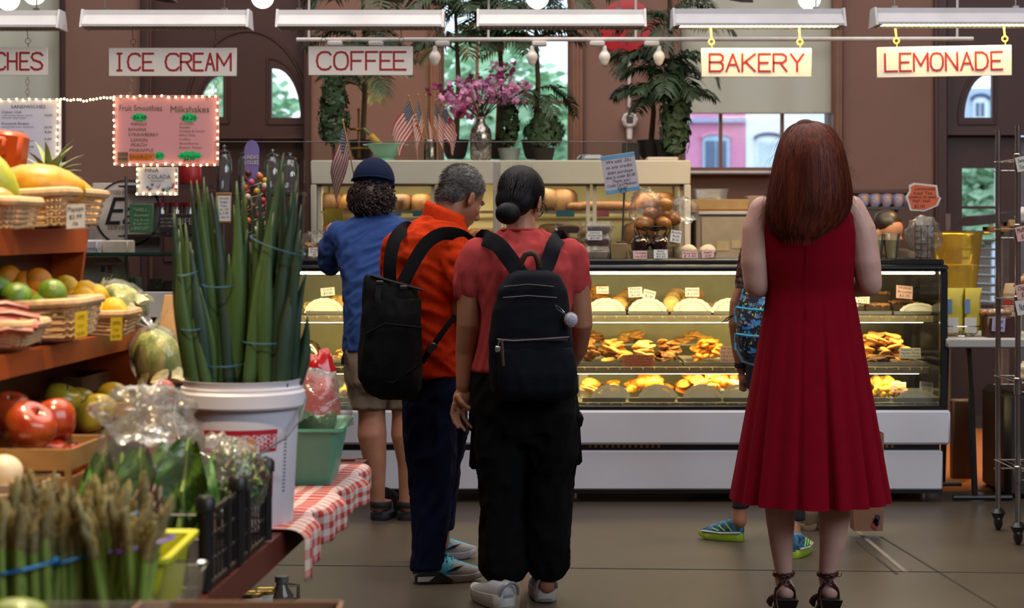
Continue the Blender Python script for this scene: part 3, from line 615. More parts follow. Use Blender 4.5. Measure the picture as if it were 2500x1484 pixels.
for i,(px,k,rz,sh,lab)in enumerate(((805,1,.4,0,'brown bagged loaf behind the large flag'),(872,0,.2,0,'tin loaf beside the navy cap'),(985,0,1.35,0,'golden tin loaf end-on behind the cap'),(1035,0,1.2,0,'golden tin loaf next to the cabinet post'),(1330,1,.8,0,'round dark loaf beside the black bun'),(1378,1,1.3,0,'square dark-topped loaf on the upper cabinet shelf'),(1425,2,.1,0,'long flat loaf beside the card minimum sign'),(1475,2,.05,0,'long flat loaf behind the sign rod'),(1530,2,.1,0,'long golden loaf behind the roll basket'),(1600,0,.3,0,'tin loaf at the right end of the cabinet'),(800,1,.2,1,'loaf on the lower shelf at the left end of the cabinet'),(985,0,.4,1,'loaf on the lower shelf beside the grey-haired head'),(1050,1,1.0,1,'dark loaf on the lower shelf left of the post'),(1180,0,.5,1,'loaf on the lower shelf right of the grey-haired man'),(1350,1,.5,1,'loaf on the lower shelf behind the clamshell boxes'),(1445,0,1.1,1,'loaf on the lower shelf behind the sign rod'),(1560,1,.9,1,'loaf on the lower shelf behind the roll basket'))):
 o=obj('bread_loaf',LOAF[k],None,(X(px,DF+.3),DF+.3+random.uniform(-.03,.06),sh1 if not sh else sh2),(0,0,rz),random.uniform(.9,1.1));tag(o,lab,'bread','loaves in the bread cabinet')
for px,w,h,yb,m,lab in((815,44,36,545,('yellow_card','c9b93a'),'yellow price card on the cabinet shelf behind the blue shirt'),(1380,44,16,529,('teal_card','3f94a4'),'teal price card on the cabinet shelf above the clamshells'),(1470,34,16,529,('pink_card','c85a6a'),'pink price card on the cabinet shelf behind the sign rod'),(1028,40,14,528,('teal_card','3f94a4'),'teal price card on the cabinet shelf left of the post'),(965,30,14,528,('teal_card','3f94a4'),'teal price card on the cabinet shelf right of the cap')):
 mb=MB();wb(mb,px-w/2,px+w/2,yb-h,yb,DF+.11,.003);mb.cur=0;o=mb.build('price_card',mat(m[0],m[1],.6));tag(o,lab,'price card','cards on the bread cabinet shelves')
M_palm=mat('palm_green','34482f',0.55,var=0.35,scale=6,rnd=.25);M_trunk=mat('palm_trunk','57452f',0.9,var=.2,scale=40);M_ivy=mat('ivy_green','3f5a38',0.55,var=0.5,scale=14,col2='27391f');M_pot=mat('black_pot','221f20',0.6)
def frond_geo(mb,o,az,el,L,droop,nl=17,lw=.012,ll=.2):
 o=Vector(o);h=Vector((math.cos(az),math.sin(az),0));pts=[];p=o.copy();e=el;n_=12
 for i in range(n_+1):
  pts.append(p.copy());p=p+(h*math.cos(e)+Vector((0,0,math.sin(e))))*(L/n_);e-=droop/n_
 mb.tube(pts,[.006*(1-.75*i/n_)for i in range(n_+1)],4)
 side=Vector((-math.sin(az),math.cos(az),0))
 for i in range(nl):
  u=.14+.86*i/(nl-1);j=min(int(u*n_),n_-1);q=pts[j].lerp(pts[j+1],u*n_-j);tg=(pts[j+1]-pts[j]).normalized();l=ll*(math.sin(PI*(.12+.8*u))**.7)
  for sg in(-1,1):
   dr=(side*sg*.85+tg*.65+Vector((0,0,random.uniform(-.15,.2)))).normalized();a=q;b=q+dr*l*.55;c=q+dr*l+Vector((0,0,-l*.35));w=tg*lw
   mb.add([a-w*.4,a+w*.4,b+w,b-w,c],[(0,1,2,3),(3,2,4)])
def palm(lab,px,ybase,d,tops,pot=True,trunk_px=None):
 """tops: list of (py of crown, number of fronds, length)"""
 base=P(px,ybase,d);base.z=max(base.z,zt_);t=thing('potted_palm',lab,'plant',base,'artificial palms on top of the cabinet')
 if pot:mb=MB();mb.lathe([(.05,0),(.065,.02),(.085,.11),(.09,.12),(.078,.12),(.07,.1),(0,.1)],base,18);mb.build('pot',M_pot,t)
 top=P(trunk_px or px,min(a for a,*_ in tops),d);mb=MB();mb.tube([base+Vector((0,0,.06)),base.lerp(top,.5)+Vector((.02,0,0)),top],[.02,.016,.01],8);mb.build('trunk',M_trunk,t)
 for py,nf,L in tops:
  o=P(trunk_px or px,py,d);k0=random.uniform(0,6)
  for i in range(nf):
   mb=MB();az=k0+2*PI*i/nf+random.uniform(-.3,.3);frond_geo(mb,o+Vector((0,0,random.uniform(-.05,.05))),az,random.uniform(.35,1.0),L*random.uniform(.8,1.15),random.uniform(1.3,2.1),ll=L*.38);mb.build('frond',M_palm,t,smooth=0,recalc=False)
random.seed(11)
DPL=11.62
palm('tall dark artificial palm behind the coffee sign',885,388,11.75,[(-20,8,.5),(120,6,.42),(215,5,.40)])
palm('artificial palm at the left side of the bright window',1112,388,11.6,[(30,8,.42),(110,7,.4)])
palm('tall artificial palm in the middle of the bright window',1215,388,11.75,[(-60,9,.55),(30,8,.5),(85,6,.34)])
palm('artificial palm at the right side of the bright window',1306,388,11.6,[(20,8,.46),(110,7,.4),(230,5,.34)])
palm('tall artificial palm between the clock and the shaded window',1632,388,11.6,[(-60,8,.5),(60,7,.46),(175,7,.42),(250,5,.36)])
palm('lower palm with drooping fronds left of the ivy column',1588,388,11.75,[(160,6,.36),(245,6,.36)])
def ivy(name,lab,px,y0,y1,d,rpx,n_,pot=False,m=None,cat='plant',group='ivy and small bushes on the cabinet'):
 k=d/F_PX;base=P(px,y1,d);base.z=max(base.z,zt_)if pot else base.z;t=thing(name,lab,cat,(base.x,d,zt_),group);mb=MB();mb.tube([(base.x,d,zt_),P(px,y0+10,d)],.01,6);mb.build('stem',M_trunk,t)
 mb=MB();rr=random.Random(px)
 for i in range(n_):
  u=rr.random();a=rr.uniform(0,2*PI);r=rpx*k*(.55+.45*math.sin(PI*min(1,u*1.0+.1))+rr.uniform(-.2,.2));c=P(px,y1+(y0-y1)*u,d)+Vector((r*math.cos(a),r*math.sin(a)*.8,0));s_=rr.uniform(.018,.038)
  nr=Vector((math.cos(a),math.sin(a),rr.uniform(-.4,.5))).normalized();uu=nr.cross(Vector((0,0,1))).normalized();ww=nr.cross(uu)*-1
  q=rr.uniform(-.9,.9);uu,ww=uu*math.cos(q)+ww*math.sin(q),ww*math.cos(q)-uu*math.sin(q)
  mb.add([c-ww*s_*.4,c-uu*s_-ww*s_*.1,c-uu*s_*.5+ww*s_*.3,c+ww*s_+nr*.004,c+uu*s_*.5+ww*s_*.3,c+uu*s_-ww*s_*.1],[(0,1,2,3),(0,3,4,5)])
 mb.build('foliage',m or M_ivy,t,smooth=0,recalc=False,kind='stuff')
 if pot:mb=MB();mb.lathe([(.045,0),(.055,.015),(.07,.08),(.075,.085),(.062,.085),(0,.07)],(base.x,d,zt_),18);mb.build('pot',pot,t)
ivy('ivy_column','trailing ivy column hanging left of the coffee sign post',815,185,352,11.5,34,420)
ivy('ivy_column','thick ivy column beside the shaded window',1648,165,372,11.5,36,520)
ivy('ivy_bush','round dark ivy bush at the right of the bright window',1328,285,352,11.45,44,420,M_pot)
ivy('ivy_bush','slim ivy bush behind the glass vase',1243,250,350,11.5,22,220,mat('pale_pot','9aa4a0',.4))
vb=P(1174,389,11.4);vb.z=zt_;t=thing('glass_vase','tall silvery glass vase holding pink blossom branches','vase',vb);mb=MB();mb.lathe([(.05,0),(.066,.02),(.068,.16),(.06,.2),(.03,.235),(.024,.26),(.032,.275),(.028,.275),(.02,.26),(0,.05)],vb,24);mb.build('vessel',mat('mercury_glass','9a9490',.18,metal=.75,var=.5,scale=60,contrast=2),t)
M_bl=mat('blossom_pink','c878ac',.7,var=.4,scale=40,rnd=.2,col2='e3a6cb');M_bud=mat('blossom_deep','a83a72',.7);M_twig=mat('twig','3b2a22',.8);rr=random.Random(5)
PET=MB()
for k in range(5):
 a=2*PI*k/5;c,s_=math.cos(a),math.sin(a);PET.add([(0,0,0),(.012*c-.008*s_,.012*s_+.008*c,.004),(.021*c,.021*s_,.008),(.012*c+.008*s_,.012*s_-.008*c,.004)],[(0,1,2,3)])
for bi,(tx,ty,dy)in enumerate(((1050,215,.1),(1085,245,-.1),(1105,195,.05),(1135,235,-.1),(1150,180,.1),(1180,215,-.15),(1205,165,.05),(1225,200,-.1),(1248,150,.1),(1262,215,-.1),(1290,200,.1),(1278,245,-.05),(1120,285,-.1),(1100,272,-.1))):
 a=vb+Vector((0,0,.26));e=P(tx,ty,11.4)+Vector((0,dy,0));m_=a.lerp(e,.5)+Vector((0,0,.05));pts=[a,a.lerp(m_,.5),m_,m_.lerp(e,.55)+Vector((0,0,.02)),e];mb=MB();mb.tube(pts,[.005,.004,.0035,.003,.0015],5);br=mb.build('branch',M_twig,t)
 fl=MB();
 for i in range(26):
  u=rr.uniform(.45,1.02);q=pts[2].lerp(e,(u-.45)/.57)+Vector((rr.gauss(0,.028),rr.gauss(0,.03),rr.gauss(0,.022)));R=Euler((rr.uniform(.3,2.4),0,rr.uniform(0,6))).to_matrix();sc=rr.uniform(.8,1.3)
  fl.add([q+R@Vector(v)*sc for v in PET.v],PET.f)
 fl.build('blossoms',M_bl if bi%4 else M_bud,br,smooth=0,recalc=False,kind='stuff')
def flag_mat():
 m=bpy.data.materials.new('flag_cloth');m.use_nodes=True;nt=m.node_tree;N=nt.nodes;L=nt.links;b=N['Principled BSDF'];b.inputs['Roughness'].default_value=.8
 uv=N.new('ShaderNodeUVMap');sp=N.new('ShaderNodeSeparateXYZ');L.new(uv.outputs[0],sp.inputs[0])
 def M(op,a,b_=None):
  n=N.new('ShaderNodeMath');n.operation=op
  for i,x in enumerate((a,b_)):
   if x is None:continue
   if isinstance(x,(int,float)):n.inputs[i].default_value=x
   else:L.new(x,n.inputs[i])
  return n.outputs[0]
 stripe=M('GREATER_THAN',M('FRACT',M('MULTIPLY',sp.outputs[1],6.5)),.5)
 cant=M('MULTIPLY',M('LESS_THAN',sp.outputs[0],.4),M('GREATER_THAN',sp.outputs[1],.46))
 fx=M('SUBTRACT',M('FRACT',M('MULTIPLY',sp.outputs[0],15.0)),.5);fy=M('SUBTRACT',M('FRACT',M('MULTIPLY',sp.outputs[1],10.0)),.5)
 star=M('LESS_THAN',M('ADD',M('MULTIPLY',fx,fx),M('MULTIPLY',fy,fy)),.07)
 def mix(f,a,b_):
  n=N.new('ShaderNodeMix');n.data_type='RGBA';L.new(f,n.inputs['Factor'])
  for k,x in(('A',a),('B',b_)):
   if isinstance(x,str):n.inputs[k].default_value=(*lin(x),1)
   else:L.new(x,n.inputs[k])
  return n.outputs['Result']
 col=mix(cant,mix(stripe,'b02a30','d8ccc0'),mix(star,'1d2340','d0ccd0'));L.new(col,b.inputs['Base Color']);return m
M_flag=flag_mat();M_dowel=mat('dowel','b08a4a',.5)
def flag(name,lab,p_top,p_bot,w_vec,h_len,fold,group=None):
 """stick from p_bot to p_top; cloth hangs from the upper h_len of the stick along w_vec, drooping"""
 p_top,p_bot,w_vec=Vector(p_top),Vector(p_bot),Vector(w_vec);t=thing(name,lab,'flag',p_bot,group);mb=MB();mb.cyl(p_bot,p_top,.0035,n=6);mb.ell(p_top+(p_top-p_bot).normalized()*.008,(.006,.006,.01),8,6);mb.build('stick',M_dowel,t)
 ax=(p_bot-p_top).normalized();nu,nv=24,14;me=bpy.data.meshes.new('cloth');vs=[];uvs=[]
 for j in range(nv+1):
  for i in range(nu+1):
   u,v=i/nu,j/nv;q=p_top+ax*(.012+h_len*(1-v))+w_vec*u;q=q+Vector((0,math.sin(u*fold+v*1.2)*.018*u,-.35*u*u*h_len));q+=Vector((math.sin(u*fold*1.3)*.01*u,0,0));vs.append(q);uvs.append((u,v))
 fs=[(j*(nu+1)+i,j*(nu+1)+i+1,(j+1)*(nu+1)+i+1,(j+1)*(nu+1)+i)for j in range(nv)for i in range(nu)];me.from_pydata(vs,[],fs);ul=me.uv_layers.new(name='UVMap')
 for l in me.loops:ul.data[l.index].uv=uvs[l.vertex_index]
 me.materials.append(M_flag);fin('cloth',me,t,180,recalc=False);return t
jb=P(1050,389,11.35);jb.z=zt_;mb=MB();mb.lathe([(.034,0),(.036,.01),(.036,.12),(.03,.13),(.033,.13),(.0385,.12),(.0385,0)],jb,18);mb.build('glass_jar',clear('jar_glass','eef4f2',gloss=.5),label='clear glass jar holding the bunch of small flags',cat='jar')
for k,(tx,ty,lx,ly,wx,wz,hl,lab)in enumerate(((1000,240,0,0,-.07,-.2,.13,'small flag drooping at the left of the jar bunch'),(1022,236,.01,.0,-.03,-.22,.14,'small flag second from the left in the jar'),(1040,236,0,.01,.02,-.22,.14,'small flag in the middle of the jar bunch'),(1062,238,.01,.01,.04,-.2,.13,'small flag second from the right in the jar'),(1082,246,.015,0,.06,-.18,.12,'small flag drooping at the right of the jar bunch'))):
 tp=P(tx,ty,11.35)+Vector((0,.03*k-.06,0));flag('hand_flag',lab,tp,jb+Vector((lx-.005,ly-.005,.02)),(wx*1.6,-.01,wz*.75),hl*1.25,5+k,'small flags in the glass jar')
cb=P(942,388,11.35);cb.z=zt_;t=thing('colander','mint green footed colander on top of the cabinet','colander',cb);mb=MB();mb.lathe([(.05,0),(.055,.004),(.045,.022),(.06,.03),(.1,.075),(.112,.1),(.118,.104),(.112,.106),(.104,.098),(.05,.04),(0,.035)],cb,28);mb.build('bowl',mat('mint_enamel','8fc7a8',.35,var=.03),t)
for sg in(-1,1):mb=MB();mb.tube([cb+Vector((sg*.11,-.03,.098)),cb+Vector((sg*.135,-.025,.1)),cb+Vector((sg*.135,.025,.1)),cb+Vector((sg*.11,.03,.098))],.004,6);mb.build('handle',MATS['mint_enamel'],t)
a,b_=P(912,338,11.35),P(932,352,11.35);a=Vector((a.x,11.35,a.z));b_=cb+Vector((.0,0,.06));ax=(b_-a).normalized();t=thing('rolling_pin','yellow wooden rolling pin leaning in the colander','rolling pin',cb+Vector((0,0,.05)));tip=a-ax*.09
mb=MB();mb.tube([tip+ax*.06,tip+ax*.065,tip+ax*.2,tip+ax*.205],[.012,.022,.022,.012],14);mb.build('barrel',mat('pin_wood','b98a2c',.5),t);mb=MB();mb.tube([tip,tip+ax*.01,tip+ax*.05,tip+ax*.062],[.004,.011,.012,.007],10);mb.build('handle',mat('pin_green','5f6a3a',.5),t)
bb=P(876,388,11.6);bb.z=zt_;M_brass=mat('brass','a8824a',.28,metal=.9);t=thing('brass_stand','tiered brass stand beside the rolling pin','stand',bb);mb=MB();mb.lathe([(.06,0),(.06,.01),(.012,.03),(.01,.08),(.03,.09),(.01,.1),(.009,.2),(.02,.21),(.008,.22),(.007,.32),(.012,.335),(0,.35)],bb,18);mb.build('stem',M_brass,t)
for zz,r in((.08,.075),(.2,.055)):mb=MB();mb.lathe([(.01,zz),(r,zz+.004),(r+.006,zz+.014),(r,zz+.012),(.01,zz+.008)],bb,22);mb.build('tray',M_brass,t)
c=P(1530,68,DW-.04);t=thing('wall_clock','large round red-rimmed wall clock half hidden by palms','clock',(c.x,DW,c.z-.22));mb=MB();mb.lathe([(.0,-.01),(.2,-.01),(.205,.02),(.15,.03)],c,36,rot=(PI/2,0,0));mb.build('rim',mat('clock_red','a81a26',.4),t)
mb=MB();mb.lathe([(0,.022),(.15,.022)],c,36,rot=(PI/2,0,0));mb.build('face',mat('clock_face','c8b4b4',.5),t);mb=MB();mb.lathe([(0,.026),(.09,.026)],c,30,rot=(PI/2,0,0));mb.build('dial_centre',mat('clock_pink','b03a5a',.5),t)
for h in range(12):a=PI/6*h;mb=MB();put_text(mb,str(12 if h==0 else h),c+Vector((.12*math.sin(a),-.031,.12*math.cos(a)-.014)),.045);mb.build('numeral',M_ink,t,smooth=0)
c=P(1537,293,DW-.05);t=thing('wall_device','white eight-sided gauge with dark square face on the wall','gauge',(c.x,DW,c.z-.06));mb=MB();mb.lathe([(0,-.04),(.058,-.04),(.06,.02),(.045,.035),(.04,.025),(0,.025)],c,8,rot=(PI/2,0,0));mb.build('casing',M_white,t,smooth=20);mb=MB();mb.box(c+Vector((0,-.03,0)),(.05,.01,.05),bev=.003);mb.build('face',mat('brown_face','4a3430',.4),t);mb=MB();mb.lathe([(.02,-.14),(.024,-.06),(.04,-.05)],c,10);mb.build('stem',M_white,t)
mb=MB();mb.cyl(P(1537,120,DW-.02),P(1536,262,DW-.02),.012,n=8);mb.build('conduit',M_pipe,label='thin white conduit running down the wall below the clock',cat='pipe')
mb=MB();wb(mb,1518,1561,350,400,11.7,.05,.006);mb.build('dark_box',mat('dark_box','2a2628',.6),label='dark box standing on the cabinet beside the palm pot',cat='box')
mb=MB();mb.box((X(1615,11.4),11.4,zt_+.012),(.19,.2,.024),bev=.006);mb.build('lid_tray',M_cream,label='cream flat tray lid lying on the cabinet by the palm',cat='tray')
mb=MB();mb.lathe([(.06,0),(.075,.012),(.06,.035),(.03,.042),(0,.043)],P(1447,396,11.3)+Vector((0,0,.0)),20,sx=1.3);o=mb.build('plastic_dome',clear('plastic_clear','f2f4ff',gloss=.6,milky=.15),label='clear plastic dome lid on top of the cabinet',cat='lid');o.location.z=zt_-Z(396,11.3)
# ================================================================ ice-cream stall counter at the back left
DG=10.3
t=thing('glass_counter','glass-topped service counter at the back left behind the produce','counter',(X(330,DG),DG,0));mb=MB();mb.box((X(330,DG),DG+.45,Z(620,DG)-.006),(X(566,DG)-X(90,DG),.9,.012));mb.build('glass_top',clear('green_glass','9fc4b0',gloss=.8),t)
mb=MB();wb(mb,90,566,616,622,DG-.0,.006);mb.build('glass_edge',mat('glass_edge','1f4a3c',.2),t);mb=MB();wb(mb,90,566,623,735,DG,.006);mb.build('front_pane',M_pane,t)
mb=MB();mb.box((X(330,DG),DG+.45,Z(735,DG)/2),(X(566,DG)-X(90,DG),.9,Z(735,DG)));mb.build('base',mat('counter_dark','3a3230',.6),t);mb=MB();wb(mb,90,566,712,775,DG-.002,.02,.004);mb.build('front_panel',M_white,t)
deck=Z(735,DG)
def panel(name,lab,cat,p0,p1,y0,y1,d,m,th_=.03,bev=.003):
 t=thing(name,lab,cat,P((p0+p1)/2,y1,d));mb=MB();wb(mb,p0,p1,y0,y1,d,th_,bev);mb.build('panel',m,t);return t
t=panel('poster_board','square cream poster with a ring and the word Eat','sign',229,392,447,619,11.1,mat('poster_cream','e2d6cc',.7));d=11.07
mb=MB();c=P(312,520,d);mb.tube(ringpts((c.x,d-.001,c.z),80/S(d),40),.006,5,closed=True);mb.build('ring',M_ink,t)
mb=MB();put_text(mb,'Eat',P(306,548,d)+Vector((0,-.004,0)),82*1.4/S(d)*.85,shear=.35,width=118/S(d));mb.build('lettering',M_ink,t,smooth=0)
mb=MB();put_text(mb,'GOOD FOOD',P(296,474,d)+Vector((0,-.004,0)),14/S(d),width=72/S(d));mb.build('lettering',mat('grey_brown_ink','6e5c54',.7),t,smooth=0);mb=MB();put_text(mb,'SERVED',P(290,560,d)+Vector((0,-.004,0)),14/S(d),width=54/S(d));mb.build('lettering',MATS['grey_brown_ink'],t,smooth=0)
t=panel('paper_towel_carton','white carton printed TOWELS on the glass counter','box',165,262,585,619,10.7,mat('carton_white','d2ced2',.6),.25,.01);lines(t,'lettering',M_blueink,[('TOWELS',222,611,7,'CENTER',50)],d=10.45)
panel('paper_carton','narrow cream carton beside the towels carton','box',266,330,586,619,10.75,mat('carton_cream','cdbfb0',.6),.2,.008)
panel('paper_box','grey-white box standing behind the papaya basket','box',178,228,480,619,11.0,mat('carton_grey','b8b0b2',.6),.2,.008)
t=thing('cash_register','cream slope-sided machine with small stickers under the glass counter','machine',(X(255,DG+.4),DG+.4,deck));mb=MB();k=(DG+.4)/F_PX;poly=[((x-CX)*k,EYE+(HY-y)*k)for x,y in((170,740),(170,632),(200,628),(283,627),(296,640),(310,740))];mb.prism(poly,(0,DG+.3,0),(1,0,0),(0,0,1),(0,.3,0));mb.build('casing',mat('machine_cream','d8ccb4',.5),t,smooth=20)
for i,(p0,p1,y0,y1,cc)in enumerate(((247,256,650,664,'3a4a80'),(263,273,648,660,'a8508a'),(264,274,662,666,'c07030'),(252,262,633,636,'b07050'))):mb=MB();wb(mb,p0,p1,y0,y1,DG+.298,.002);mb.build('sticker',mat('stick%d'%i,cc,.6),t,smooth=0)
mb=MB();wb(mb,230,296,641,646,DG+.298,.004);mb.build('chrome_band',mat('chrome','c8ccd0',.15,metal=1),t)
t=thing('shelf_rack','metal shelf rack with a tall pole on the ice cream counter','rack',(X(308,10.9),10.9,Z(619,10.9)))
mb=MB();mb.cyl(P(308,430,10.8),P(308,740,10.8),.009,n=10);mb.build('pole',mat('rack_steel','7d7878',.35,metal=.7),t)
for yy in(452,572):mb=MB();wb(mb,303,520,yy,yy+7,10.85,.02);mb.box((X(410,11.0),11.0,Z(yy+4,11)),(X(520,11)-X(303,11),.3,.01));mb.build('shelf',mat('rack_dark','3a3432',.5),t)
t=panel('wall_plaque','green wooden plaque reading WELL butter my buns and call me a biscuit','sign',318,376,498,567,10.83,mat('plaque_green','3f6b4a',.6));d=10.8
lines(t,'lettering',mat('pale_green_ink','9fb89a',.7),[('"WELL..',346,516,8,'CENTER',38),('butter',347,528,7,'CENTER',36),('my buns',346,539,5,'CENTER',36),('& call me',344,548,5,'CENTER',36),('a BISCUIT"',343,560,7,'CENTER',44)],d=d-.005+.0075-.004)
t=panel('wall_plaque','black wooden plaque with white lettering reading LIFE','sign',392,475,522,567,10.83,mat('plaque_black','221c1c',.6));lines(t,'lettering',mat('plaque_white','9d9490',.7),[('ALL YOU NEED',411,536,5,'CENTER',36),('IN LIFE IS',411,545,5,'CENTER',36),('ICE CREAM',411,554,5,'CENTER',36),('LIFE',452,548,16,'CENTER',36)],d=d-.004)
M_redlid=mat('red_lid','9c1c22',.4);M_jar=clear('canister_clear','e8ecf0',gloss=.6,milky=.1)
t=thing('canister','red canister behind the pink menu board','canister',P(465,452,10.9));mb=MB();b0=P(465,450,10.95);mb.lathe([(.06,0),(.066,.01),(.066,.09),(.06,.1),(.06,.115),(0,.12)],b0,20);mb.build('body',M_redlid,t)
for i,px in enumerate((392,428,462,492)):
 b0=P(px,571,10.98);t=thing('candy_jar',('clear red-lidded jar %s on the rack shelf'%('furthest left','second from the left','second from the right','furthest right')[i]),'jar',b0,'red-lidded jars on the rack');mb=MB();mb.lathe([(.032,0),(.038,.006),(.038,.16),(.034,.17)],b0,14);mb.build('jar',M_jar,t);mb=MB();mb.lathe([(.04,.165),(.04,.185),(0,.188)],b0,14);mb.build('lid',M_redlid,t)
mb=MB();wb(mb,318,330,627,680,10.6,.05,.003);mb.build('tea_box',mat('tea_green','4f7a2e',.5),label='narrow green carton standing under the glass counter',cat='box').location.z=deck-Z(680,10.6)
mb=MB();wb(mb,334,347,627,680,10.6,.05,.003);mb.build('tea_box',mat('tea_white','b5b0a8',.5),label='narrow white carton standing under the glass counter',cat='box').location.z=deck-Z(680,10.6)
for px,r_,lab in((380,.055,'left clear glass bowl jar under the glass counter'),(415,.05,'right clear glass bowl jar under the glass counter')):
 b0=P(px,735,10.65);b0.z=deck;mb=MB();mb.lathe([(.02,0),(r_*.8,.01),(r_,r_),(r_*.8,r_*1.7),(.035,r_*1.95),(.04,r_*2.1),(.036,r_*2.1),(.03,r_*1.9),(r_*.7,r_*1.6),(r_*.9,r_),(0,.015)],b0,20);mb.build('glass_jar',mat('dim_glass','aab0b4',.08,trans=.9,ior=1.3),label=lab,cat='jar')
b0=P(405,735,10.45);b0.z=deck;
mb=MB();mb.box(b0+Vector((.02,0,.012)),(.26,.1,.024),bev=.004);mb.build('scoop_tray',mat('tray_grey','9a948c',.4),label='pale tray lying under the glass counter',cat='tray')
for px,yb_,h,r_,lab in((548,470,.26,.045,'tall clear apothecary jar left of the lollipop card'),(665,470,.24,.05,'clear apothecary jar right of the lollipop card'),(707,470,.22,.055,'wide clear apothecary jar nearest the bread cabinet'),(600,470,.25,.045,'clear apothecary jar behind the lollipop card')):
 b0=P(px,yb_,10.95);t=thing('apothecary_jar',lab,'jar',b0,'clear apothecary jars');mb=MB();mb.lathe([(r_*.9,0),(r_,.01),(r_,h*.75),(r_*.7,h*.85),(r_*.65,h*.9)],b0,18);mb.build('glass',M_jar,t);mb=MB();mb.lathe([(r_*.75,h*.9),(r_*.78,h*.93),(r_*.3,h*.97),(r_*.12,h),(r_*.3,h*1.06),(0,h*1.1)],b0,16);mb.build('lid',MATS['chrome'],t)
t=thing('back_shelf','dark shelf carrying the apothecary jars behind the scallions','shelf',P(620,478,10.95));mb=MB();mb.box((X(630,10.98),11.0,Z(473,10.95)),(X(745,10.95)-X(520,10.95),.28,.02));mb.build('board',MATS['rack_dark'],t)
for px in(528,738):mb=MB();mb.cyl(P(px,473,11.0),Vector((X(px,11.0),11.0,0)),.012,n=8);mb.build('leg',MATS['rack_dark'],t)
# ================================================================ the bakery display case
CW=.86;cx0,cx1=X(570,DC),X(2312,DC);CTOP=Z(634,DC)
M_case=mat('case_white','dcdce6',0.35,var=0.04,scale=3);M_black=mat('case_black','17171a',0.3,var=0.1);M_cglass=clear('case_glass','f7fbfa',gloss=0.12);M_steel=mat('tray_steel','b4b0a8',.32,metal=.7,var=.06)
CASE=thing('bakery_case','long glass bakery display case with white base and black frame','display case',(X(1440,DC),DC,0))
def cb(name,p0,p1,y0,y1,d0,d1,m,bev=.0,par=None):
 a,b=P(p0,y1,DC),P(p1,y0,DC);mb=MB();mb.box(((a.x+b.x)/2,(d0+d1)/2,(a.z+b.z)/2),(b.x-a.x,d1-d0,b.z-a.z),bev=bev);return mb.build(name,m,par or CASE)
cb('upper_base',568,2318,1000,1084,DC-.03,DC+CW,M_case,.012)
cb('vent_recess',575,2296,1082,1102,DC+.02,DC+CW-.05,M_black)
cb('lower_base',572,2301,1099,1195,DC-.01,DC+CW,M_case,.008)
cb('kick_rail',572,2301,1194,1204,DC+.0,DC+CW,M_black)
for px in(620,1000,1405,1830,2264):
 for dd_ in(.1,.75):mb=MB();mb.lathe([(.022,0),(.024,.004),(.018,.01),(.018,Z(1200,DC))],(X(px,DC),DC+dd_,0),12);mb.build('leg',M_steel,CASE)
for px in list(range(1440,1615,14))+[1172,1180,2165,2178]:mb=MB();wb(mb,px-4,px+4,1084,1093,DC+.018,.006,.002);mb.build('vent_grille',M_brass,CASE)
cb('deck',570,2312,990,1001,DC-.02,DC+CW,M_black,.004)
cb('top_rail',568,2304,633,647,DC-.01,DC+.52,M_black,.006);cb('top_rail',568,2312,646,661,DC-.035,DC+.05,M_black,.01)
mb=MB();wb(mb,568,2312,652,655,DC-.034,.004,.001);mb.build('rail_highlight',mat('rail_blue','3c4654',.25),CASE)
for a,b in((568,582),(2294,2312)):cb('front_post',a,b,660,992,DC-.02,DC+.02,M_black,.003)
for px in(575,2300):mb=MB();mb.box((X(px,DC),DC+CW-.02,(CTOP+Z(1000,DC))/2),(.035,.035,CTOP-Z(1000,DC)));mb.build('rear_post',M_black,CASE)
for a,b in((582,1195),(1195,1790),(1790,2294)):mb=MB();wb(mb,a,b-1,660,991,DC,.006);mb.build('front_pane',M_cglass,CASE)
for px in(574,2302):mb=MB();mb.box((X(px,DC),DC+CW/2,(Z(660,DC)+Z(991,DC))/2),(.006,CW-.06,Z(660,DC)-Z(991,DC)));mb.build('end_pane',M_cglass,CASE)
mb=MB();mb.box(((cx0+cx1)/2,DC+.3+CW/2-.04,CTOP-.01),(cx1-cx0-.02,.5,.012));mb.build('top_pane',M_cglass,CASE)
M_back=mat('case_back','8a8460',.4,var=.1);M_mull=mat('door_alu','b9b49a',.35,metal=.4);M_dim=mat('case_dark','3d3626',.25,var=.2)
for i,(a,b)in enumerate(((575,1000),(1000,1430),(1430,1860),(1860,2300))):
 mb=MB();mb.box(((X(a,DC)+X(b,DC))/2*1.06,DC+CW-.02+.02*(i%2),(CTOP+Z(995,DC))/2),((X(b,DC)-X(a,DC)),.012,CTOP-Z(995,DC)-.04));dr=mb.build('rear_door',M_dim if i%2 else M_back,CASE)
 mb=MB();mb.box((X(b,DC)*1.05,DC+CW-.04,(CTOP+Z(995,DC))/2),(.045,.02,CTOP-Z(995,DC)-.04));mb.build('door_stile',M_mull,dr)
M_tube=emitmat('case_tube','ffeec0',9.0);SH=[]
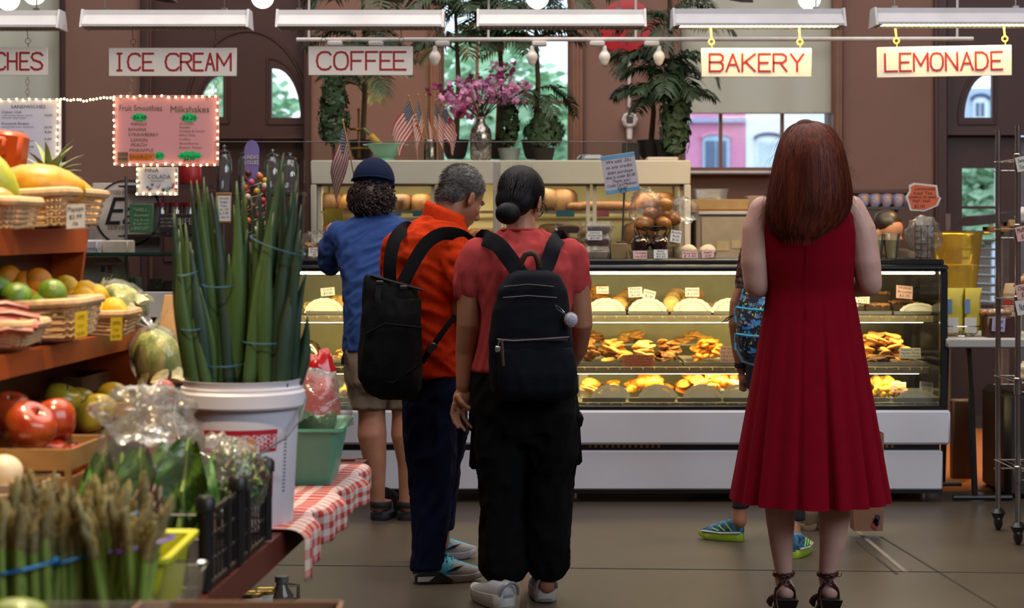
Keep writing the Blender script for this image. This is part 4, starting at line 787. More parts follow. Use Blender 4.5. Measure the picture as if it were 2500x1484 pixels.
def shelf(py,d,depth,p1,lamp,pw):
 z=Z(py,d);x1_=X(p1,d);x0_=X(590,d)
 mb=MB();mb.box(((x0_+x1_)/2,d+depth/2,z-.006),(x1_-x0_,depth,.008));mb.build('shelf',clear('shelf_glass','eef6ee',gloss=.3)if lamp else M_steel,CASE)
 mb=MB();mb.box(((x0_+x1_)/2,d-.006,z-.022),(x1_-x0_,.01,.036),bev=.003);lip=mb.build('shelf_lip',mat('lip_tan','9c8a70',.4),CASE)
 mb=MB();xx=x0_+.03
 while xx<x1_-.01:mb.tube([(xx,d-.016,z-.006),(xx+.008,d-.018,z-.013),(xx+.004,d-.016,z-.02)],.0018,4);xx+=.06
 mb.build('lip_clips',mat('clip_pale','d8c8a0',.4),lip,kind='stuff')
 if lamp:
  mb=MB();mb.cyl((x0_+.05,d+.012,z-.035),(x1_-.05,d+.012,z-.035),.008,n=8);mb.build('lamp_tube',M_tube,CASE)
  area('case_shelf_lamp',((x0_+x1_)/2,d+.03,z-.046),(math.radians(25),0,0),x1_-x0_-.1,.03,pw,(1.0,0.70,0.26))
 SH.append((z,d,depth));return z
SH1=shelf(768,9.62,.46,2278,True,13);SH2=shelf(893,9.54,.56,2268,True,14);SH3=shelf(980,9.47,.66,2300,False,0)
mb=MB();wb(mb,640,2280,663,669,DC+.06,.03,.004);mb.build('lamp_tube',M_tube,CASE)
area('case_top_lamp',((cx0+cx1)/2,DC+.07,Z(671,DC)),(math.radians(28),0,0),3.4,.04,10,(1.0,0.80,0.40))
t=thing('glass_guard','upright clear glass guard standing on the display case','glass panel',P(1030,633,DC+.2))
for a,b in((524,742),(745,1530)):mb=MB();wb(mb,a,b,346,633,DC+.22,.006);mb.build('pane',M_cglass,t)
for a,b in((524,742),(745,1530)):mb=MB();wb(mb,a,b,345,347,DC+.22,.006);mb.build('edge_highlight',mat('edge_pale','9a9a98',.2),t)  # top edge of the panes, its highlight put in as a pale strip
def tray(px,d,z,w,dep,lab):
 mb=MB();c=Vector((X(px,d),d+dep/2+.01,z));a,b=w/2,dep/2
 mb.rings([[c+Vector((sx*(a-.0),sy*b,h))for sx,sy in((-1,-1),(1,-1),(1,1),(-1,1))]for h in(.0,)]+[[c+Vector((sx*(a-k),sy*(b-k),h))for sx,sy in((-1,-1),(1,-1),(1,1),(-1,1))]for k,h in((.0,.018),(.006,.018),(.008,.004))]);mb.build('baking_tray',M_steel,label=lab,cat='tray',group='metal trays on the case shelves')
shelf_of={1:(SH1,9.62,.42),2:(SH2,9.54,.5),3:(SH3,9.47,.58)};sname={1:'top',2:'middle',3:'bottom'}
for sh,spans in((1,((745,850),(1445,1530),(1534,1633),(1637,1738),(1742,1835),(2075,2180),(2183,2276))),(2,((745,850),(1410,1545),(1549,1668),(1672,1800),(2085,2264))),(3,((760,850),(1420,1530),(1534,1650),(1654,1762),(1766,1840),(2085,2175),(2178,2298)))):
 z,d,dep=shelf_of[sh];seq=('furthest left beside the blue shirt','just right of the pink shirt','third along, right of the pink shirt','fourth along, left of the dinosaur backpack','under the dinosaur backpack','right of the red dress','at the far right end')
 for i,(a,b)in enumerate(spans):
  k=seq[i]if len(spans)==7 else(seq[0],seq[1],seq[2],seq[3],seq[5])[i];tray((a+b)/2,d,z,(b-a)*d/F_PX*.97,dep,'shallow metal tray on the %s shelf, %s'%(sname[sh],k))
M_doily=mat('doily_paper','d6d0c4',.8,var=.03)
def doily_mesh():
 mb=MB();R=.105;vs=[];n_=64
 def rim(a):return R*(1+.045*abs(math.cos(a*9)))
 lev=[0,.45,.62,.66,.74,.8,1.0];rings=[]
 for l in lev[1:]:rings.append([Vector((rim(a)*l*math.cos(a)if l==1 else R*l*math.cos(a),0,rim(a)*l*math.sin(a)if l==1 else R*l*math.sin(a)))for a in[PI*k/n_ for k in range(n_+1)]])
 vs=[Vector((0,0,0))]+[p for r in rings for p in r];f=[];m_=n_+1
 for k in range(n_):f.append((0,1+k,2+k))
 for i in range(len(rings)-1):
  for k in range(n_):
   if(i==1 and k%3==1)or(i==3 and k%2==0):continue
   a=1+i*m_;f.append((a+k,a+k+1,a+m_+k+1,a+m_+k))
 mb.add(vs,f);mb.add([v+Vector((0,.0012,0))for v in vs],f);return mesh_of(mb,'doily',M_doily,0)
DOILY=doily_mesh()
for sh,pxs in((1,(790,1480,1582,1692,1785,2245)),(3,(1492,1608,1716,1808,2240))):
 z,d,dep=shelf_of[sh]
 for i,px in enumerate(pxs):
  w=('beside the blue shirt','nearest the pink shirt','second from the pink shirt','third from the pink shirt','by the dinosaur backpack','at the right end')[i if sh==1 else i+1]
  o=obj('paper_doily',DOILY,None,(X(px,d),d+.016,z+.008),(math.radians(-14),0,0),(.95,1,.74 if px<2200 else .5),label='white lace paper doily on the %s shelf, %s'%(sname[sh],w),cat='doily',group='paper doilies in the display case')
M_card=mat('price_card','d2cdc6',.7,var=.02);M_cardpink=mat('price_card_pink','d8a8a0',.7);M_cardred=mat('card_red','b0604a',.7,var=.1,scale=60)
def card(px,py,w,h,d,texts,lab,tilt=0.0,m=None,lean=.25,stand=None):
 """paper card standing on wire; px,py = centre"""
 c=P(px,py,d);t=thing('price_card',lab,'price card',c-Vector((0,0,h/2/S(d))),'handwritten price cards');u=Vector((math.cos(tilt),0,math.sin(tilt)));v=Vector((-math.sin(tilt),lean,math.cos(tilt))).normalized();W,H=w/S(d),h/S(d)
 mb=MB();mb.prism([(-W/2,-H/2),(W/2,-H/2),(W/2,H/2),(-W/2,H/2)],c,u,v,u.cross(v)*-.0015);mb.build('card',m or M_card,t,smooth=0)
 mb=MB();n_=len(texts)
 for i,s in enumerate(texts):put_text(mb,s,c+u.cross(v)*.0012+v*(H*(.5-(i+.85)/(n_+.2))),H/(n_+.3)*.95,u,v,shear=.15,width=min(W*.86,W*.13*len(s)))
 mb.build('handwriting',M_ink,t,smooth=0)
 if stand is not None:mb=MB();mb.tube([c+Vector((0,.004,-H/2+.005)),Vector((c.x,d+.004,stand))],.0012,4);mb.build('wire',M_wire,t)
d1,d2,d3=9.64,9.56,9.49
for a in((1471,708,30,18,d1+.05,('Plain','Croissant'),'card reading Plain Croissant by the pink shirt'),(1551,713,34,25,d1+.03,('Peanut','Butter','$2.00'),'card on the cookie row second from the pink shirt',.05),(1585,719,30,22,d1+.03,('Oatmeal','$2.00'),'tilted card between the two cookie rows',-.25),(1690,713,34,22,d1+.03,('Snickerdoodle','$ 2.00'),'card on the right cookie row of the top shelf'),(1558,880,76,28,d2-.01,('Fresh','Chocolate Chip Cookies','baked here every day','with real butter'),'wide reddish card before the chocolate chip cookies',0,M_cardred,.1),(1776,865,36,40,d2-.0,('Our Small','Doz. 1/2 Doz','1/2 # 3.50','1/4 # 2.50'),'tan price list card left of the dinosaur backpack',0,M_cardpink,.1),(1716,935,20,14,d3+.1,('$2.50',),'small white card among the danishes',.15),(1795,938,28,22,d3+.1,('Cheese','$2.75'),'bright white card beside the child hand',-.2),(2105,728,36,24,d1+.02,('Plain','Brownies','$2.75'),'leaning white card left in the brownie tray',-.1),(2208,713,40,32,d1+.05,('Walnut','Brownie','$2.75'),'pinkish card in the brownie tray',-.08,M_cardpink),(2222,862,52,26,d2+.03,('Rugelach, asst','Honey, Pecan','Chocolate'),'wide card on the rugelach pile'),(2194,945,36,26,d3+.08,('Coconut','Macaroons','$2.50'),'pink-edged card on the macaroons',-.06,M_cardpink),(2262,946,32,28,d3+.05,('Lemon','$3.50'),'white card at the right end of the bottom shelf',-.08),(800,712,34,20,d1+.06,('Crumb','$3.00'),'card on the crumb cake beside the blue shirt',.1)):card(*a)
def bumpy(r,seed,amp=.06,f=5.0):return lambda p:1+amp*noise.noise(Vector((p.x*f*.4+seed,p.y*f*.4,p.z*f*.4)))+amp*.5*noise.noise(Vector((p.x*f+seed,p.y*f,p.z*f)))
M_ck=[mat('cookie_golden','c8924a',.75,var=.3,scale=45,rnd=.18,bump=.4,bscale=160),mat('cookie_chip','b8803c',.75,scale=55,rnd=.15,bump=.5,bscale=150,col2='5e3416',contrast=1.6),mat('cookie_pale','d9ad68',.75,var=.22,scale=40,rnd=.15,bump=.3,bscale=160),mat('pastry_gold','d28a2c',.4,var=.35,scale=25,rnd=.15),mat('cookie_dark','6a4426',.8,var=.3,scale=50,rnd=.15,bump=.4)]
def cookie_mesh(k,m,r=.042,h=.011):return mesh_of(MB().ell((0,0,0),(r,r,h),16,6,fn=bumpy(r,k*3.1,.1,6)),'cookie',m,180)
COOK={n_:[cookie_mesh(i+j*4,M_ck[j],r,h)for i in range(3)]for j,(n_,r,h)in enumerate((('gold',.044,.012),('chip',.043,.012),('pale',.044,.012),('mini',.03,.014),('dark',.04,.012)))}
rr=random.Random(21)
def fan_row(kind,px0,px1,sh,n_,lab,group,dep0=.06):
 z,d,dep=shelf_of[sh]
 for i in range(n_):
  u=i/(n_-1);px=px0+(px1-px0)*u;obj('cookie',rr.choice(COOK[kind]),None,(X(px,d),d+dep0+.28*u,z+.048+.05*math.sin(PI*u*.6)),(math.radians(62-25*u),math.radians(rr.uniform(-12,12)),rr.uniform(-.3,.3)),rr.uniform(.92,1.06),label=lab,cat='cookie',group=group)
def heap(kind,px0,px1,sh,n_,lab,group,name='cookie',cat='cookie',top=.09,dep0=.05,dep1=.42,tiltmax=.5,step=.012):
 z,d,dep=shelf_of[sh];x0_,x1_=X(px0,d),X(px1,d);n_=int(n_*1.4)
 for i in range(n_):
  u=(i+.5)/n_;sp=1-.62*u;x=(x0_+x1_)/2+(x1_-x0_)/2*sp*rr.uniform(-.92,.92);y=d+dep0+(dep1-dep0)*(.5+.5*sp*rr.uniform(-.9,.9));obj(name,rr.choice(COOK[kind]),None,(x,y,z+.018+top*u**.8),(rr.uniform(-tiltmax,tiltmax),rr.uniform(-tiltmax,tiltmax),rr.uniform(0,6)),rr.uniform(.76,.92),label=lab,cat=cat,group=group)
fan_row('gold',1512,1560,1,15,'golden cookie leaning in the row second from the pink shirt','leaning cookie row, top shelf left');fan_row('pale',1640,1668,1,12,'pale cookie leaning in the long top-shelf row right of the cards','leaning cookie row, top shelf middle');fan_row('gold',1680,1715,1,11,'cookie leaning in the short top-shelf row under the right card','leaning cookie row, top shelf right')
heap('pale',1748,1800,1,7,'flat pale cookie on the top shelf beside the dinosaur backpack','flat cookies by the backpack',top=.03)
heap('chip',1412,1468,2,16,'chocolate chip cookie in the pile nearest the pink shirt','chocolate chip pile');heap('gold',1470,1545,2,20,'golden sugar-dusted cookie heaped behind the reddish card','sugar-dusted pile');heap('pale',1552,1612,2,12,'pale cookie in the heap right behind the reddish card','pale pile');heap('chip',1600,1672,2,18,'chip cookie in the pile right of the reddish card','chip pile right of the card')
heap('mini',1690,1790,2,34,'small thin cookie in the heap under the tan price list','small thin cookies',top=.1)
heap('gold',2100,2250,2,52,'golden rugelach piled on the middle shelf right of the red dress','rugelach pile','rugelach','pastry',top=.13);heap('dark',2110,2240,2,12,'dark rugelach at the front of the right-hand pile','dark rugelach','rugelach','pastry',top=.02,dep0=.03,dep1=.12)
def croissant_mesh(m):
 mb=MB();pts=[];rad=[]
 for i in range(13):a=-1.15+2.3*i/12;pts.append((.06*math.sin(a),.05*(1-math.cos(a)),.026));rad.append((.008+.024*math.cos(a*1.2)**2)*(1+.1*(i%2)))
 mb.tube(pts,rad,10);return mesh_of(mb,'croissant',m,180)
def danish_mesh(m):
 mb=MB();mb.ell((0,0,.016),(.048,.048,.018),18,7,fn=bumpy(1,4,.12,4));pts=[(.034*math.cos(a)*(1-a/22),.034*math.sin(a)*(1-a/22),.03+a*.0006)for a in[i*.5 for i in range(26)]];mb.tube(pts,.008,6);return mesh_of(mb,'danish',m,180)
M_jam=mat('jam','b8501c',.2);CRO=croissant_mesh(M_ck[3]);DAN=danish_mesh(mat('danish_gold','c88434',.5,var=.35,scale=20,rnd=.15));COOK['cro']=[CRO];COOK['dan']=[DAN]
heap('dan',1425,1475,3,8,'dark glazed danish at the bottom left by the black trousers','danishes by the trousers','danish','pastry',top=.05);heap('mini',1478,1530,3,16,'small yellow scone behind the doily nearest the trousers','small yellow scones','scone','pastry',top=.06);heap('cro',1540,1645,3,14,'croissant behind the second bottom doily','croissants on the bottom shelf','croissant','pastry',top=.07);heap('dan',1660,1750,3,12,'danish on the bottom shelf left of the white cards','danishes left of the cards','danish','pastry',top=.08);heap('cro',1700,1835,3,14,'glazed croissant near the child hand','croissants by the child hand','croissant','pastry',top=.09)
heap('cro',1448,1502,1,7,'plain croissant on the top shelf beside the pink shirt','croissants on the top shelf','croissant','pastry',top=.09)
COOK['mac']=[mesh_of(MB().ell((0,0,0),(.026,.026,.022),12,7,fn=bumpy(1,8,.2,9)),'macaroon',mat('macaroon_yellow','d8a63a',.7,var=.3,scale=50,rnd=.12),180)];heap('mac',2120,2240,3,34,'yellow coconut macaroon heaped at the right of the bottom shelf','macaroons','macaroon','pastry',top=.08)
for a,b,lab,k in((1415,1470,'dim brown cookie pile behind, left','chip'),(1510,1570,'dim stacked cookies behind, centre','gold'),(1650,1740,'dim cookie mound behind, right','gold')):
 z,d,dep=shelf_of[2];mb=MB();wb(mb,a-6,b+6,836,840,DC+.7,.12);mb.build('rear_shelf_tray',M_steel,label='narrow tray at the rear of the case under the %s'%lab,cat='tray',group='rear trays in the case')
 for i in range(10):obj('cookie',rr.choice(COOK[k]),None,(X((a+b)/2,DC+.64)+(b-a)/2/S(DC+.64)*rr.uniform(-1,1)*(1-.07*i),DC+.63+rr.uniform(-.03,.03),Z(838,DC+.7)+.015+i*.005),(rr.uniform(-.3,.3),rr.uniform(-.3,.3),0),1,label=lab,cat='cookie',group=lab)
def nutcake(name,lab,px0,px1,sh,h,m,mt,dep0=.05,dep1=.36,nuts=160,cat='cake',zoff=.01):
 z,d,dep=shelf_of[sh];x0_,x1_=X(px0,d),X(px1,d);t=thing(name,lab,cat,((x0_+x1_)/2,d+(dep0+dep1)/2,z+zoff));mb=MB();mb.box(((x0_+x1_)/2,d+(dep0+dep1)/2,z+zoff+h/2),(x1_-x0_,dep1-dep0,h),bev=.008);mb.build('slab',m,t);mb=MB()
 for i in range(nuts):
  c=(rr.uniform(x0_+.005,x1_-.005),d+rr.uniform(dep0,dep1),z+zoff+h+rr.uniform(-.002,.006));s_=rr.uniform(.005,.011);mb.ell(c,(s_,s_*.8,s_*.7),6,4)
 mb.build('nut_topping',mt,t,kind='stuff')
M_brown=mat('brownie','3a2416',.7,var=.3,scale=30);M_nut=mat('nuts','a8743a',.6,var=.4,scale=60)
nutcake('brownie_slab','walnut brownie slab at the front of the right top tray',2118,2180,1,.035,M_brown,M_nut,.04,.2);nutcake('brownie_slab','walnut brownie slab at the rear of the right top tray',2128,2200,1,.09,M_brown,M_nut,.22,.38);nutcake('brownie_slab','thin walnut brownie slab at the far right of the top shelf',2190,2258,1,.045,M_brown,M_nut,.12,.34);nutcake('brownie_slab','pale-topped brownie slab under the leaning card',2085,2116,1,.03,M_brown,M_card,.04,.3,60)
nutcake('crumb_cake','yellow crumb-topped cake on the top shelf beside the blue shirt',800,850,1,.07,M_ck[0],mat('crumbs','d2b060',.7,var=.3,scale=80),.1,.36,260);nutcake('crumb_cake','pale crumb cake at the left end behind the scallions',735,796,1,.04,M_ck[2],MATS['crumbs'],.1,.36,160)
t=thing('cake_stand','domed plastic dish with a yellow cake on the middle shelf at the left','cake',(X(752,d2+.15),d2+.15,SH2));mb=MB();c=Vector((X(752,d2+.15),d2+.15,SH2+.012));mb.lathe([(.075,0),(.075,.02),(.07,.03),(0,.034)],c,24);mb.build('cake',M_ck[3],t);mb=MB();mb.lathe([(.085,0),(.08,.04),(.055,.09),(.02,.11),(0,.112)],c,24);mb.build('dome',clear('dome_plastic','fbfdff',gloss=.5),t)
heap('pale',815,850,2,8,'pale flat pastry on the middle shelf beside the blue shirt','pale pastries at the left','pastry_round','pastry',top=.05);heap('mac',825,850,3,8,'small yellow cake on the bottom shelf beside the shorts','small yellow cakes','small_cake','pastry',top=.05)
# ================================================================ things on top of the case
TOP=CTOP;rr=random.Random(9)
M_clam=clear('clamshell_plastic','fbfcff',gloss=.15,rough=.1,bump=.2,bscale=50,milky=.1,fs=.6)
def rrect(c,a,b,z,k=.25,n=5):
 out=[]
 r=min(a,b)*k
 for sx,sy,st in((1,1,0),(-1,1,1),(-1,-1,2),(1,-1,3)):
  for i in range(n):an=PI/2*(st+i/(n-1));out.append(Vector((c[0]+sx*(a-r)+r*math.cos(an),c[1]+sy*(b-r)+r*math.sin(an),c[2]+z)))
 return out
def clamshell(lab,px,d,z,filling,w=.075,h=.065):
 t=thing('clamshell_box',lab,'plastic box',(X(px,d),d,z),'clear clamshell boxes on the case');c=(X(px,d),d,z);mb=MB()
 mb.rings([rrect(c,w*.8,w*.8,0),rrect(c,w,w,h*.5),rrect(c,w*1.12,w*1.12,h*.52),rrect(c,w*1.12,w*1.12,h*.57),rrect(c,w*.97,w*.97,h*.6)]);mb.build('base',M_clam,t)
 mb=MB();mb.rings([rrect(c,w*1.1,w*1.1,h*.58),rrect(c,w*.97,w*.97,h*.62),rrect(c,w*.84,w*.84,h*1.0),rrect(c,w*.6,w*.6,h*1.0)])
 mb.build('lid',M_clam,t)
 mb=MB();mb.rings([rrect(c,w*.66,w*.66,h*.06),rrect(c,w*.78,w*.78,h*.4),rrect(c,w*.7,w*.7,h*.66),rrect(c,w*.3,w*.3,h*.72)]);mb.build('cake',filling,t,60)
M_cakes=[mat('choc_cake','6b4230',.7,var=.3,scale=50),mat('orange_cake','a8652c',.6,var=.2,scale=30),mat('grey_cake','8a7468',.7,var=.2,scale=40),mat('cream_cake','c8b090',.6,var=.2,scale=30)]
for i,(px,d,lev,f_,lab)in enumerate(((1332,DC+.3,0,0,'clamshell box lowest beside the black bun'),(1330,DC+.3,1,0,'clamshell box topmost beside the black bun'),(1386,DC+.3,0,3,'clamshell box at the bottom of the middle stack'),(1384,DC+.3,1,2,'clamshell box second in the middle stack'),(1388,DC+.3,2,1,'clamshell box topmost in the middle stack'),(1459,DC+.16,0,3,'clamshell box at the bottom of the stack beside the brown carton'),(1458,DC+.16,1,0,'clamshell box with a label in the stack beside the brown carton'),(1462,DC+.16,2,2,'clamshell box topmost beside the sign rod'),(1180,DC+.2,0,1,'clamshell box between the two backpackers'))):
 clamshell(lab,px,d,TOP+lev*.066,M_cakes[f_])
card(1452,575,36,22,DC+.16-.095,('Lemon','Coconut Cake','$4.00'),'white label on the clamshell stack',m=M_card,lean=.1);
mb=MB();mb.box((X(1510,DC+.12),DC+.12,TOP+.042),(.085,.08,.084),bev=.004);mb.build('small_carton',mat('kraft_carton','8a7048',.8),label='small brown carton on the case beside the sign rod',cat='box')
SR=DC+.14;t=thing('counter_sign','tilted handwritten card minimum sign on a metal rod','sign',(X(1520,SR),SR,TOP));mb=MB();mb.cyl((X(1519,SR),SR,TOP+.085),P(1524,470,SR),.005,n=8);mb.lathe([(.03,.084),(.03,.09),(.006,.094)],(X(1519,SR),SR,TOP),14);mb.build('rod',mat('rod_grey','5c5a58',.35,metal=.7),t)
c=P(1514,423,SR-.01);th_=math.radians(8.5);u=Vector((math.cos(th_),0,math.sin(th_)));v=Vector((-math.sin(th_),0,math.cos(th_)));W,H=83/S(SR),95/S(SR);mb=MB();mb.prism([(-W/2,-H/2),(W/2,-H/2),(W/2,H/2),(-W/2,H/2)],c,u,v,(0,.003,0));mb.build('card',mat('card_lilac','b5aeb8',.6,var=.02),t,smooth=0)
for yy in(-1,1):mb=MB();k=yy*(H/2-.012);mb.prism([(-W/2,k-.009),(W/2,k-.009),(W/2,k+.009),(-W/2,k+.009)],c+Vector((0,-.001,0)),u,v,(0,.001,0));mb.build('blue_band',mat('band_blue','5a94b8',.6),t,smooth=0)
mb=MB()
for s,yy,w in(('We add .25c',.33,62),('to any credit/',.18,66),('debit purchase',.03,62),('that is under $5.00',-.10,72),('Thank you!',-.22,44),('Credit Card Minimum',-.33,72),('$5.00',-.44,24)):put_text(mb,s,c+Vector((0,-.0015,0))+v*(yy*H*.92-.004),11/S(SR),u,v,shear=.15,width=w/S(SR))
mb.build('handwriting',M_ink,t,smooth=0)
mb=MB();mb.tube(ringpts(P(1522,466,SR-.014),7/S(SR)),.0016,5,closed=True);mb.build('clip_ring',MATS['rod_grey'],t)
RB=DC+.24;t=thing('wire_basket','black wire basket raised behind the chocolate cakes','basket',(X(1592,RB),RB,TOP));M_bw=mat('black_wire','241c18',.4,metal=.5);z0,z1=Z(610,RB),Z(553,RB);R0,R1=.06,.095
for zz,r_ in((z1,R1),(z1-.045,R1*.86),(z0,R0)):mb=MB();mb.tube([(X(1592,RB)+r_*math.cos(a),RB+r_*math.sin(a),zz)for a in[2*PI*i/20 for i in range(20)]],.003,5,closed=True);mb.build('hoop',M_bw,t)
for i in range(10):
 a=2*PI*i/10;pts=[(X(1592,RB)+r_*math.cos(a+o_),RB+r_*math.sin(a+o_),zz)for r_,zz,o_ in((R1,z1,-.3),(R1*.98,z1-.02,-.1),(R1*.86,z1-.045,0),(R0,z0,0))];mb=MB();mb.tube(pts,.0025,5);mb.build('rib',M_bw,t)
for i in range(3):a=2*PI*i/3;mb=MB();mb.cyl((X(1592,RB)+.05*math.cos(a),RB+.05*math.sin(a),TOP),(X(1592,RB)+.06*math.cos(a),RB+.06*math.sin(a),z0),.003,n=6);mb.build('leg',M_bw,t)
M_roll=mat('brioche','a8682c',.35,var=.35,scale=16,rnd=.15,coat=.3);ROLL=mesh_of(MB().ell((0,0,0),(.062,.05,.042),16,9,fn=bumpy(1,2,.1,3)),'bread_roll',M_roll,180)
for i,(px,py,dy,lab)in enumerate(((1572,545,-.03,'front left'),(1618,545,-.03,'front right'),(1595,548,.05,'rear'),(1590,522,.0,'second layer left'),(1622,520,.02,'second layer right'),(1618,500,.0,'topmost'),(1640,533,.03,'right side'))):obj('bread_roll',ROLL,None,P(px,py,RB+dy),(rr.uniform(-.5,.5),rr.uniform(-.4,.4),rr.uniform(0,6)),rr.uniform(.85,1.0),label='glazed brioche roll in the wire basket, %s'%lab,cat='bread',group='brioche rolls in the wire basket')
M_film=clear('film_crumpled','ffffff',gloss=.12,rough=.16,bump=.5,bscale=26,milky=.075,fs=.5)
def crumple(name,lab,c,r,seed,m=None,amp=.3,f=3.0,nu=26,nv=16,rot=None,parent=None,cat='plastic bag',neck=None,fn2=None):
 def fn(p):
  q=Vector((p.x*f+seed,p.y*f,p.z*f));k=1+amp*noise.noise(q)+amp*.55*abs(noise.noise(q*2.7))+amp*.3*noise.noise(q*5.1)
  return k*(fn2(p)if fn2 else 1)
 mb=MB();mb.ell(c,r,nu,nv,rot,fn)
 if parent:return mb.build(name,m or M_film,parent,180)
 return mb.build(name,m or M_film,None,180,label=lab,cat=cat)
crumple('plastic_bag','crumpled clear bag around the rolls, left side',P(1578,510,RB-.02),(.085,.07,.1),3);crumple('plastic_bag','twisted clear bag end sticking out right of the rolls',P(1672,512,RB),(.075,.05,.06),8,rot=(0,.5,0))
M_gl=mat('choc_glaze','2a1510',.12,var=.3,scale=20,coat=.8)
for px,lab in((1563,'glossy chocolate loaf cake, left of the pair on the case'),(1610,'glossy chocolate loaf cake, right of the pair on the case')):
 mb=MB();mb.ell((X(px,DC+.1),DC+.1,TOP+.075),(.048,.08,.05),20,12,fn=lambda p:1+.05*math.cos(8*math.atan2(p.y,p.x)));mb.build('chocolate_cake',M_gl,label=lab,cat='cake')
def tub(name,lab,px0,px1,d,dep,h,m,cat='plastic box',z=None):
 x0_,x1_=X(px0,d),X(px1,d);c=((x0_+x1_)/2,d+dep/2,TOP if z is None else z);a,b=(x1_-x0_)/2,dep/2;mb=MB();mb.rings([rrect(c,a*.9,b*.9,0),rrect(c,a,b,h),rrect(c,a*1.05,b*1.05,h),rrect(c,a*1.05,b*1.05,h+.004),rrect(c,a*.97,b*.97,h+.003),rrect(c,a*.87,b*.87,.004)]);return mb.build(name,m,label=lab,cat=cat)
tub('cake_tray','clear plastic tray under the two chocolate cakes',1538,1638,DC+.03,.16,.045,M_clam);tub('cake_tray','clear plastic tray of iced loaf slices at the right of the chocolate cakes',1655,1752,DC+.03,.16,.045,M_clam)
for px,m,lab in((1680,M_cakes[3],'pale iced loaf slice, left in the clear tray'),(1728,M_cakes[3],'pale iced loaf slice, right in the clear tray')):mb=MB();mb.ell((X(px,DC+.11),DC+.11,TOP+.042),(.045,.06,.036),16,9,fn=bumpy(1,px,.1,3));mb.build('loaf_cake',m,label=lab,cat='cake')
for a in((1563,622,34,20,DC-.0,('Chocolate','Cake $3.50'),'pink-edged card before the left chocolate cake',0,M_cardpink),(1613,620,34,22,DC-.0,('Baby','Bundt','$3.50'),'white card before the right chocolate cake'),(1684,622,38,16,DC-.0,('Pound Cake','$ 3.50'),'card before the left loaf slice',0,M_cardpink),(1728,620,30,18,DC-.0,('Vegan','Loaf'),'small card before the right loaf slice',.1,M_cardpink),(1650,577,26,30,RB-.1,('Brioche','Rolls','$5.50'),'pale card hanging beside the wire basket',-.15),(768,615,30,22,DC+.02,('Ginger','Crunch','$3'),'handwritten card beside the blue sleeve')):card(*a)
crumple('plastic_bag','clear bag of cookies on the case left of the blue shirt',(X(775,DC+.15),DC+.15,TOP+.06),(.09,.08,.085),14);heap_z=TOP
for i in range(12):obj('cookie',rr.choice(COOK['chip']),None,(X(rr.uniform(748,815),DC+.15),DC+.12+rr.uniform(0,.08),TOP+.012+i*.006),(rr.uniform(-.4,.4),rr.uniform(-.4,.4),0),.9,label='cookie in the clear bag left of the blue shirt',cat='cookie',group='bagged cookies on the case')
LD=DC+.12;t=thing('lollipop_stand','lollipop stand with a purple arched card and drizzled brown cone','display stand',(X(618,LD),LD,TOP));M_choc=mat('stand_brown','4a2e24',.5);mb=MB();mb.lathe([(.05,.09),(.05,.1),(.028,.4),(.02,.42),(0,.42)],(X(625,LD),LD,TOP),16);mb.build('cone',M_choc,t)
mb=MB();pts=[]
for i in range(90):a=i*.35;u=i/90;pts.append((X(625,LD)+(.052-.024*u)*math.cos(a),LD+(.052-.024*u)*math.sin(a),TOP+.1+.3*u))
mb.tube(pts,.003,5);mb.build('icing_spiral',mat('icing','c8b8ac',.5),t);mb=MB();mb.box((X(622,LD),LD,TOP+.045),(.09,.09,.09),bev=.004);mb.build('base_box',mat('kraft_box','9c7c5a',.7),t)
k=LD/F_PX;mb=MB();arc=[(616-18*math.cos(PI*i/10),368-26*math.sin(PI*i/10))for i in range(11)];mb.prism([((x-CX)*k,EYE+(HY-y)*k)for x,y in[(604,440)]+[(598,400)]+arc+[(634,400),(628,440)]],(0,LD-.02,0),(1,0,0),(0,0,1),(0,.004,0));pc=mb.build('arched_card',mat('card_purple','7a6aa0',.6),t,smooth=0)
mb=MB();put_text(mb,"LINDA'S",P(616,388,LD)+Vector((0,-.024,0)),13/S(LD),width=32/S(LD));put_text(mb,'LOLLIES',P(616,401,LD)+Vector((0,-.024,0)),13/S(LD),width=32/S(LD));mb.build('lettering',mat('card_cream','d8cfa8',.6),t,smooth=0)
M_lol=[mat('lolly_red','b02a2a',.25),mat('lolly_orange','c8602a',.25),mat('lolly_cream','d0b8a0',.3),mat('lolly_brown','5a3020',.3),mat('lolly_pink','c05070',.3),mat('lolly_yellow','c8a030',.3)];LOL=[mesh_of(MB().ell((0,0,0),.017,12,8),'lollipop',m,180)for m in M_lol]
for i in range(34):
 a=i*2.4;u=(i+.5)/34;r_=.075-.03*u;p=Vector((X(625,LD)+r_*math.cos(a),LD+r_*math.sin(a),TOP+.13+.32*u));l=obj('lollipop',LOL[i%6],None,p,label=('red','orange','cream','dark brown','pink','yellow')[i%6]+' round lollipop on the drizzled brown stand',cat='lollipop',group='lollipops on the stand')
 mb=MB();mb.cyl(p,Vector((X(625,LD),LD,p.z-.04)),.0016,n=4);mb.build('stick',M_card,l)
t=thing('framed_sign','small wood-framed price list on the counter behind the scallions','sign',P(547,633,LD));mb=MB();wb(mb,528,566,470,545,LD,.015,.003);mb.build('frame',mat('frame_wood','8a6238',.5),t);mb=MB();wb(mb,531,563,478,540,LD-.015,.002);mb.build('paper',M_card,t,smooth=0);lines(t,'handwriting',M_blueink,[('Chocolate',547,486,5,'CENTER',24),('Fudge',547,495,5,'CENTER',18),('Pops',547,504,5,'CENTER',14),('sm 1.50',547,513,5,'CENTER',22),('lg 2.50',547,522,5,'CENTER',22),('1 doz 15',547,532,5,'CENTER',24)],d=LD-.012);mb=MB();mb.cyl(P(547,545,LD-.005),P(547,634,LD-.005),.006,n=6);mb.build('post',M_wire,t)
